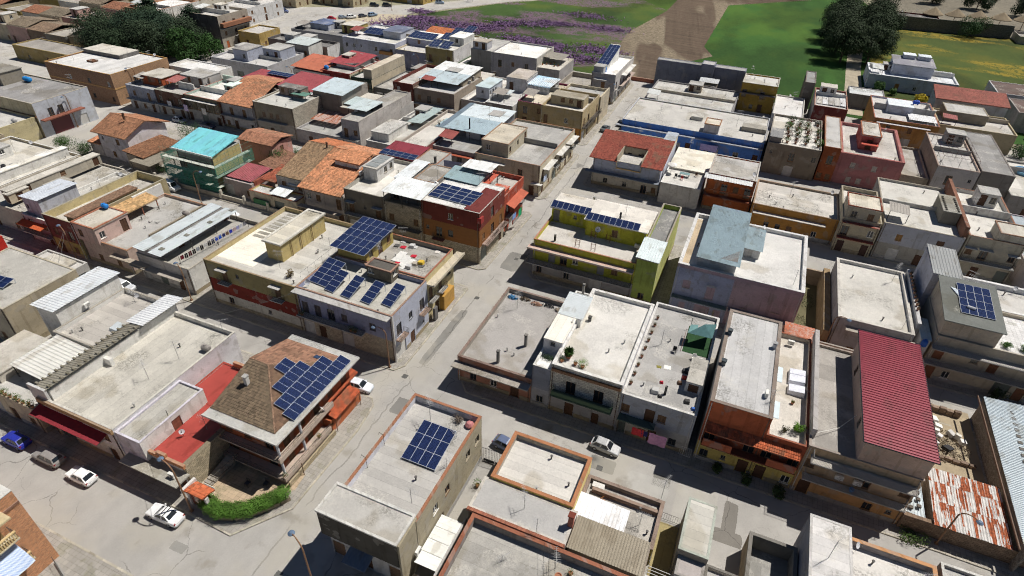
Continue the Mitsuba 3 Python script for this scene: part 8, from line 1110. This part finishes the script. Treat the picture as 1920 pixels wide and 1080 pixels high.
for i, (x, y, h, r) in enumerate([(23.4, 266, 14, 7.2), (32.4, 268, 13.5, 7), (22, 281, 15, 8), (34, 284, 14.5, 8), (22.5, 299, 15, 8), (36, 303, 15, 8.5), (24, 318, 15, 8), (38, 324, 15, 8)]): tree('pine_tree', PL[i], x, y, h, r, col=(.028, .050, .020), n=13000, size=.5, trunk=.4, blobs=20, low=.36, seed=40 + i)
for l, x, y, h, r, c, n in [('round green bush against the long stone wall', 78, 341, 8.5, 5.4, (.028, .075, .02), 3800), ('leafy bush at the left front of the white villa', 34.6, 233.6, 3.4, 2.2, MG, 900), ('small bush beside the door of the white villa', 38.8, 232, 2.4, 1.5, MG, 500), ('yellow flowering bush in front of the white villa', 46.5, 229.5, 2.6, 2.5, (.42, .33, .02), 1100), ('bush at the right edge below the louvred house', 66, 190, 3.4, 3.2, (.03, .08, .02), 900), ('leafy tree between the red sheet roof and the brown tile roof', -97.4, 97.4, 5.5, 2.8, (.035, .09, .02), 1800), ('smaller tree beside the pink house porch', -106.8, 106.4, 4.4, 2.4, (.055, .13, .025), 1100), ('tree between the villa and the cyan roofed house', -129.6, 102.4, 5.6, 2.8, (.05, .10, .03), 1500), ('bush at the corner of the villa garden', -149.6, 84.6, 4.2, 3.2, MG, 2200), ('second bush in the villa garden wall corner', -144.4, 84.4, 4.0, 2.8, (.035, .08, .02), 1800), ('bush under the brown porch roof', -120.6, 85.6, 2.2, 1.6, (.03, .07, .02), 500), ('palm-like bush at the street edge behind the brown tile roof', -99, 106, 3.2, 1.4, (.05, .10, .03), 500), ('shrub against the cream three storey house front', 41.5, 83.5, 2.6, 1.0, (.035, .06, .02), 700), ('shrub on the pavement before the yellow wall, left', 6.6, 54.5, 1.2, .9, (.03, .06, .015), 500), ('shrub on the pavement before the yellow wall, middle', 9.6, 54.4, 1.1, .9, (.04, .075, .02), 500), ('shrub on the pavement before the yellow wall, right', 13.6, 54.3, 1.2, 1.0, (.03, .055, .018), 500), ('dry bush heap at the far end of the field', -1, 392, 4, 7, (.10, .075, .05), 1500), ('green creeper at the foot of the long dark stone wall', 27.8, 54.6, 1.0, 1.6, (.05, .09, .02), 600), ('bush behind the railing at the lower left corner', -49.8, 11.2, 1.6, 1.6, (.04, .09, .02), 1400), ('garden tree in the villa yard by the street', -139.6, 100.6, 4, 2.2, MG, 900)]: bush('bush', l, x, y, h, r, c, n, .22 if y < 130 else .45)
def tufts(name, label, pts, col, n, size, h):
    g = np.random.default_rng(11); cs = np.array([q[:2] for q in pts], float); sx = np.array([q[2:] for q in pts], float); j = g.integers(len(pts), size=n); p = cs[j] + g.normal(size=(n, 2)) * sx[j] * .62
    mb = MB(); V = []
    for r in range(2):
        a = g.random(n) * 6.3; dx, dy = np.cos(a) * size * (.6 + .8 * g.random(n)), np.sin(a) * size * (.6 + .8 * g.random(n)); hh = h * (.5 + g.random(n)); z = hh * .6; ox, oy = -dy * .9, dx * .9
        V.append(np.stack([np.stack([p[:, 0] - dx, p[:, 1] - dy, z], 1), np.stack([p[:, 0] + dx, p[:, 1] + dy, z], 1), np.stack([p[:, 0] + dx * .6 + ox, p[:, 1] + dy * .6 + oy, hh], 1), np.stack([p[:, 0] - dx * .6 + ox, p[:, 1] - dy * .6 + oy, hh], 1)], 1))
    V = np.concatenate(V); i = np.arange(len(V))[:, None] * 4; k = obj(name, mb.add(V.reshape(-1, 3), np.concatenate([i + [[0, 1, 2]], i + [[0, 2, 3]]])), 'leafy', col); labels[k] = {'label': label, 'category': 'flowers' if 'flower' in name else 'grass', 'kind': 'stuff'}
tufts('purple_flowers', 'dense drifts of purple flowers at the near edge of the field', [(-150, 236, 7, 6), (-143, 240, 9, 6), (-136, 244, 8, 4), (-152, 228, 10, 4), (-138, 232, 14, 5), (-128, 232, 10, 4), (-147, 246, 5, 4), (-119, 245, 9, 4), (-113, 247, 8, 4), (-120, 238, 8, 3), (-153, 258, 5, 3), (-94, 236, 8, 4), (-88, 232, 9, 4), (-100, 262, 8, 4), (-92, 268, 7, 3), (-110, 256, 6, 3), (-76, 224, 7, 5), (-80, 232, 5, 4), (-70, 216, 6, 4), (-62, 222, 7, 4), (-58, 234, 6, 4), (-66, 236, 6, 5), (-85, 290, 10, 5), (-102, 222, 9, 4), (-70, 270, 10, 4)], (.18, .105, .215), 10000, .30, .55)
# ---------------------------------------------------------------- cars
WH, SI, DB = (.74, .75, .76), (.40, .41, .42), (.02, .022, .028)
for l, x, y, a, s, c, *st in [('white saloon with roof bars parked in front of the corner garden', -49.6, 22.2, 182, 'sedan', WH, True), ('white hatchback parked in the wide street, below the long white house', -62.6, 22.0, 180, 'hatch', WH), ('silver-brown estate car parked left of the white hatchback', -68.6, 22.3, 180, 'wagon', (.24, .23, .22)), ('dark blue car at the left edge of the wide street', -74.6, 22.4, 180, 'hatch', (.02, .03, .30)), ('light blue hatchback behind the alley gate', -18.7, 47.0, -8, 'hatch', (.10, .13, .22)), ('silver hatchback parked in the side street before the pink blanket', -7.2, 52.0, -4, 'hatch', (.40, .41, .42)), ('white car half hidden behind the orange corner house awning', -41.6, 48.0, 5, 'hatch', (.66, .70, .76)), ('white van parked beside the scaffolding', -112.4, 81.0, -8, 'van', WH), ('silver car parked beside the ribbed white roof of the tall wing', -90.6, 51.0, 0, 'wagon', (.50, .52, .56)), ('white car behind the long ribbed canopy', -93, 77.4, 0, 'sedan', WH), ('dark grey car driving up the main street on the left', -37.6, 158.0, 84, 'sedan', (.10, .11, .12)), ('black car parked on the right of the main street near the blue house', -34.6, 163.8, 84, 'hatch', DB), ('blue-grey car in the back street below the brown balconies', -141.4, 110.4, 2, 'hatch', (.17, .21, .28)), ('dark blue car parked in the back street shade', -132.2, 110.8, 2, 'sedan', (.02, .03, .09)), ('red car in the sandy lot', -178, 225.6, 10, 'hatch', (.38, .02, .03)), ('grey-blue car second from the left in the sandy lot', -175.6, 230.0, 60, 'hatch', (.26, .32, .40)), ('white car in the sandy lot', -172.4, 232, 60, 'suv', WH), ('dark car second from the right in the sandy lot', -169.8, 236.4, 65, 'hatch', (.04, .05, .07)), ('large blue-grey car at the right end of the sandy lot', -167, 240, 70, 'suv', (.20, .28, .40)), ('black car parked far off by the ochre house', -177.4, 257, 20, 'suv', DB), ('black off-road car parked far off by the lamp', -172.4, 260, 20, 'suv', (.015, .015, .018)), ('pale blue van driving along the far road', -154.5, 278.4, 35, 'van', (.36, .46, .58)), ('pale car parked behind a fence in the far distance', -187, 253, 30, 'hatch', (.5, .55, .55)), ('red van at the far left of the lot', -210, 223, 20, 'van', (.36, .02, .03)), ('blue van left of the car lot', -204, 226, 20, 'van', (.08, .11, .24)), ('dark green car beside the tall dark grey house', -180.4, 178, 70, 'hatch', (.03, .035, .03)), ('white car at the right edge beyond the cream low house', 71.4, 205, 100, 'hatch', WH)]: car(l, x, y, a, s, c, bool(st))
# ---------------------------------------------------------------- street lamps, wires, signs
for l, x, y, h, a in [('rust brown street lamp beside the garden gate and the white saloon', -47.6, 23.9, 8.1, 3.0), ('street lamp at the corner of the blue corner house', -40.1, 53.3, 7.3, 3.3), ('street lamp at the foot of the dark front of the olive-walled house', -29.8, 22.6, 7.4, 2.8), ('street lamp over the rusty shed roof', 30.6, 54.6, 6.5, -.6), ('street lamp by the pale wall of the laundry house', -78.0, 53.2, 6.6, 2.8), ('street lamp between the red house fronts on the left street', -104.6, 53.2, 6.8, 2.9), ('street lamp before the scaffolding net', -101.6, 78.6, 7.5, 0.3), ('street lamp on the pale garage front', -161.2, 96, 8.4, -1.0), ('street lamp at the corner of the orange brick building', -164.4, 118.6, 9, -2.0), ('street lamp at the white house with the steep solar roof', -41.6, 172, 8, 0.4), ('street lamp in the back row by the yellow fronted house', -103.4, 171, 8, 3.0), ('street lamp by the red sheet roof row', -130, 143, 7.5, 3), ('lamp on the wall behind the pale house with pots', 18.2, 84.0, 7.6, -.4), ('street lamp at the far right edge', 51.4, 110.6, 8, -.5), ('tall lamp by the far road', -166, 254, 9, .5)]: lamp(x, y, h, a, l)
for i, (p, q) in enumerate([((-64.6, 44.6, 7.2), (-56.6, 54.6, 7.6)), ((-104.6, 53.2, 6.4), (-97, 45.4, 6.9)), ((-104.6, 53.2, 6.2), (-95, 45.4, 7.0)), ((-47.6, 23.9, 7.4), (-54, 26.3, 5))]): kk = thing('cable', ['cable across the street to the maroon-walled house', 'upper cable over the left street', 'lower cable over the left street', 'cable from the rust brown lamp to the red terrace'][i], 'cable'); p, q = np.array(p), np.array(q); m = MB(); m.tube([p + (q - p) * t - [0, 0, 1.2 * t * (1 - t)] for t in np.linspace(0, 1, 8)], .02, 4); obj('wire', m, 'plain', (.12, .12, .12), kk)
bb = thing('billboard', 'white roadside board by the far road', 'sign'); obj('board', MB().box(-145.6, 290, .8, -142.8, 290.3, 4.2), 'plain', (.60, .66, .74), bb); each('post', [MB().box(x, 290.3, 0, x + .15, 290.45, 4) for x in (-145.4, -143.1)], 'plain', IRON, bb)
rb = thing('brick_barrier', 'low red brick wall closing the street end before the ploughed strip', 'wall'); boxes('wall_bay', [(-44 + i * 2.6, 205.6, 0, -41.45 + i * 2.6, 206.1, 1.2) for i in range(4)], 'brickwork', (.32, .10, .06), rb)
# ---------------------------------------------------------------- the brick apartment house at the lower left
k = house('orange brick apartment house with cream balconies at the lower left', -74, -4, -56.0, 14.3, 11.4, wall=(.52, .245, .12), roof=R_LG, par=.6, right='. . ./. . ./. . .', fm=('brickwork',), sm='brickwork', back='. ./. ./. .', cop=(.70, .69, .66), t=.6, detail=True, inner=WHITE)
for z in (3.9, 7.3):
    m = MB(); m.box(-55.98, 4.6, z - .16, -54.6, 12.4, z); b = obj('balcony', m, 'plaster', (.62, .56, .42), k); m = MB(); [m.box(-54.72, 4.7 + j * .22, z, -54.64, 4.82 + j * .22, z + .95) for j in range(35)]; m.box(-54.8, 4.6, z + .95, -54.55, 12.4, z + 1.06); stuffpart(obj('balusters', m, 'plain', (.56, .43, .22), b)); [obj('balcony_door', MB().box(-56.0, yy, z, -55.93, yy + 1.4, z + 2.3), 'plain', (.20, .14, .07), k) for yy in (5.2, 7.4, 10.4)]; m = MB(); railing(m, [(-55.9, 12.35), (-54.7, 12.35)], z, 1.0, .15); obj('side_rail', m, 'plain', IRON, b)
plank(k, -56.02, 4.4, -54.4, 12.7, 10.1, 10.3, (.62, .52, .32), 'balcony_roof'); plank(k, -56.0, -4, -55.9, 14.28, 9.6, 9.9, (.22, .10, .06), 'brick_band', 'brickwork'); aw = thing('awning', 'blue and white checked awning over the lower balcony of the brick apartment house', 'awning'); g = [[(-55.9 + 2.4 * (j / 6) ** 1.1, 4.8 + i * .8, 6.4 - 1.7 * (j / 6) ** 2 - .1 * math.sin(i)) for i in range(10)] for j in range(7)]; m = MB(); [m.quad(g[j][i], g[j][i + 1], g[j + 1][i + 1], g[j + 1][i]) for j in range(6) for i in range(9)]; obj('canvas', m, 'gingham', WHITE, aw)
fn = thing('railing_fence', 'dark iron railing in front of the bush at the lower left', 'fence'); m = MB(); railing(m, [(-55.6, 13.6), (-48.4, 11.4)], .1, 1.2, .16); stuffpart(obj('bars', m, 'plain', IRON, fn)); obj('kerb', MB().obox((-55.6, 13.5, 0), (7.2, -2.2, 0), (.05, .2, 0), (0, 0, .35)), 'plaster', GREY, fn)
for i in range(3): aw2 = thing('cloth_heap', ['white sheets hung below the checked awning', 'blue cloth beside the white sheets below the awning', 'pale towel on the rail of the brick apartment house'][i], 'laundry'); obj('fabric', MB().obox((-54.5, 4.9 + i * 2.6, 4.0), (.06, 0, 0), (0, 1.6, 0), (.15, 0, .9)), 'cloth', [(.66, .68, .72), (.03, .05, .3), (.6, .6, .55)][i], aw2)

# aerials on the roofs that carry one in the photograph's way: one thin mast each
g = np.random.default_rng(77)
for lab, x0, y0, x1, y1, fl, par in HOUSES:
    if par > .25 and x1 - x0 > 6 and y1 - y0 > 8 and len(lab.split()) <= 12 and g.random() < .75: antenna(x0 + 1 + g.random() * (x1 - x0 - 2), y1 - 1 - g.random() * (y1 - y0) * .4, fl, 2.2 + 1.6 * g.random(), 'tv antenna on the ' + lab, g.random() * 3)
    q = g.random(4)
    if par > .25 and x1 - x0 > 6 and y1 - y0 > 8 and len(lab.split()) <= 12 and q[0] < .3: dish(x0 + .8 + q[1] * (x1 - x0 - 1.6), y1 - .9, fl + par * .3, 'satellite dish on the ' + lab, -1.2 + q[2], .38)
    elif par > .25 and x1 - x0 > 6 and y1 - y0 > 8 and len(lab.split()) <= 12 and q[0] < .42: tank(x1 - 1.2, y1 - 1.4 - q[1] * 3, fl, 'water tank on the ' + lab, ((.42, .42, .42), (.60, .60, .60), (.30, .28, .26))[int(q[3] * 3)], 1.2, .45, upright=q[2] < .6)
for i, (x, y) in enumerate([(128, 384), (140, 398), (112, 405), (92, 415), (72, 420), (135, 366)]): tree('dark_tree', f'dark tree in the yard behind the stone wall, {ORD[i]} of six', x, y, 11, 7, col=DG, n=5000, size=.7, blobs=12, low=.2, seed=70 + i)
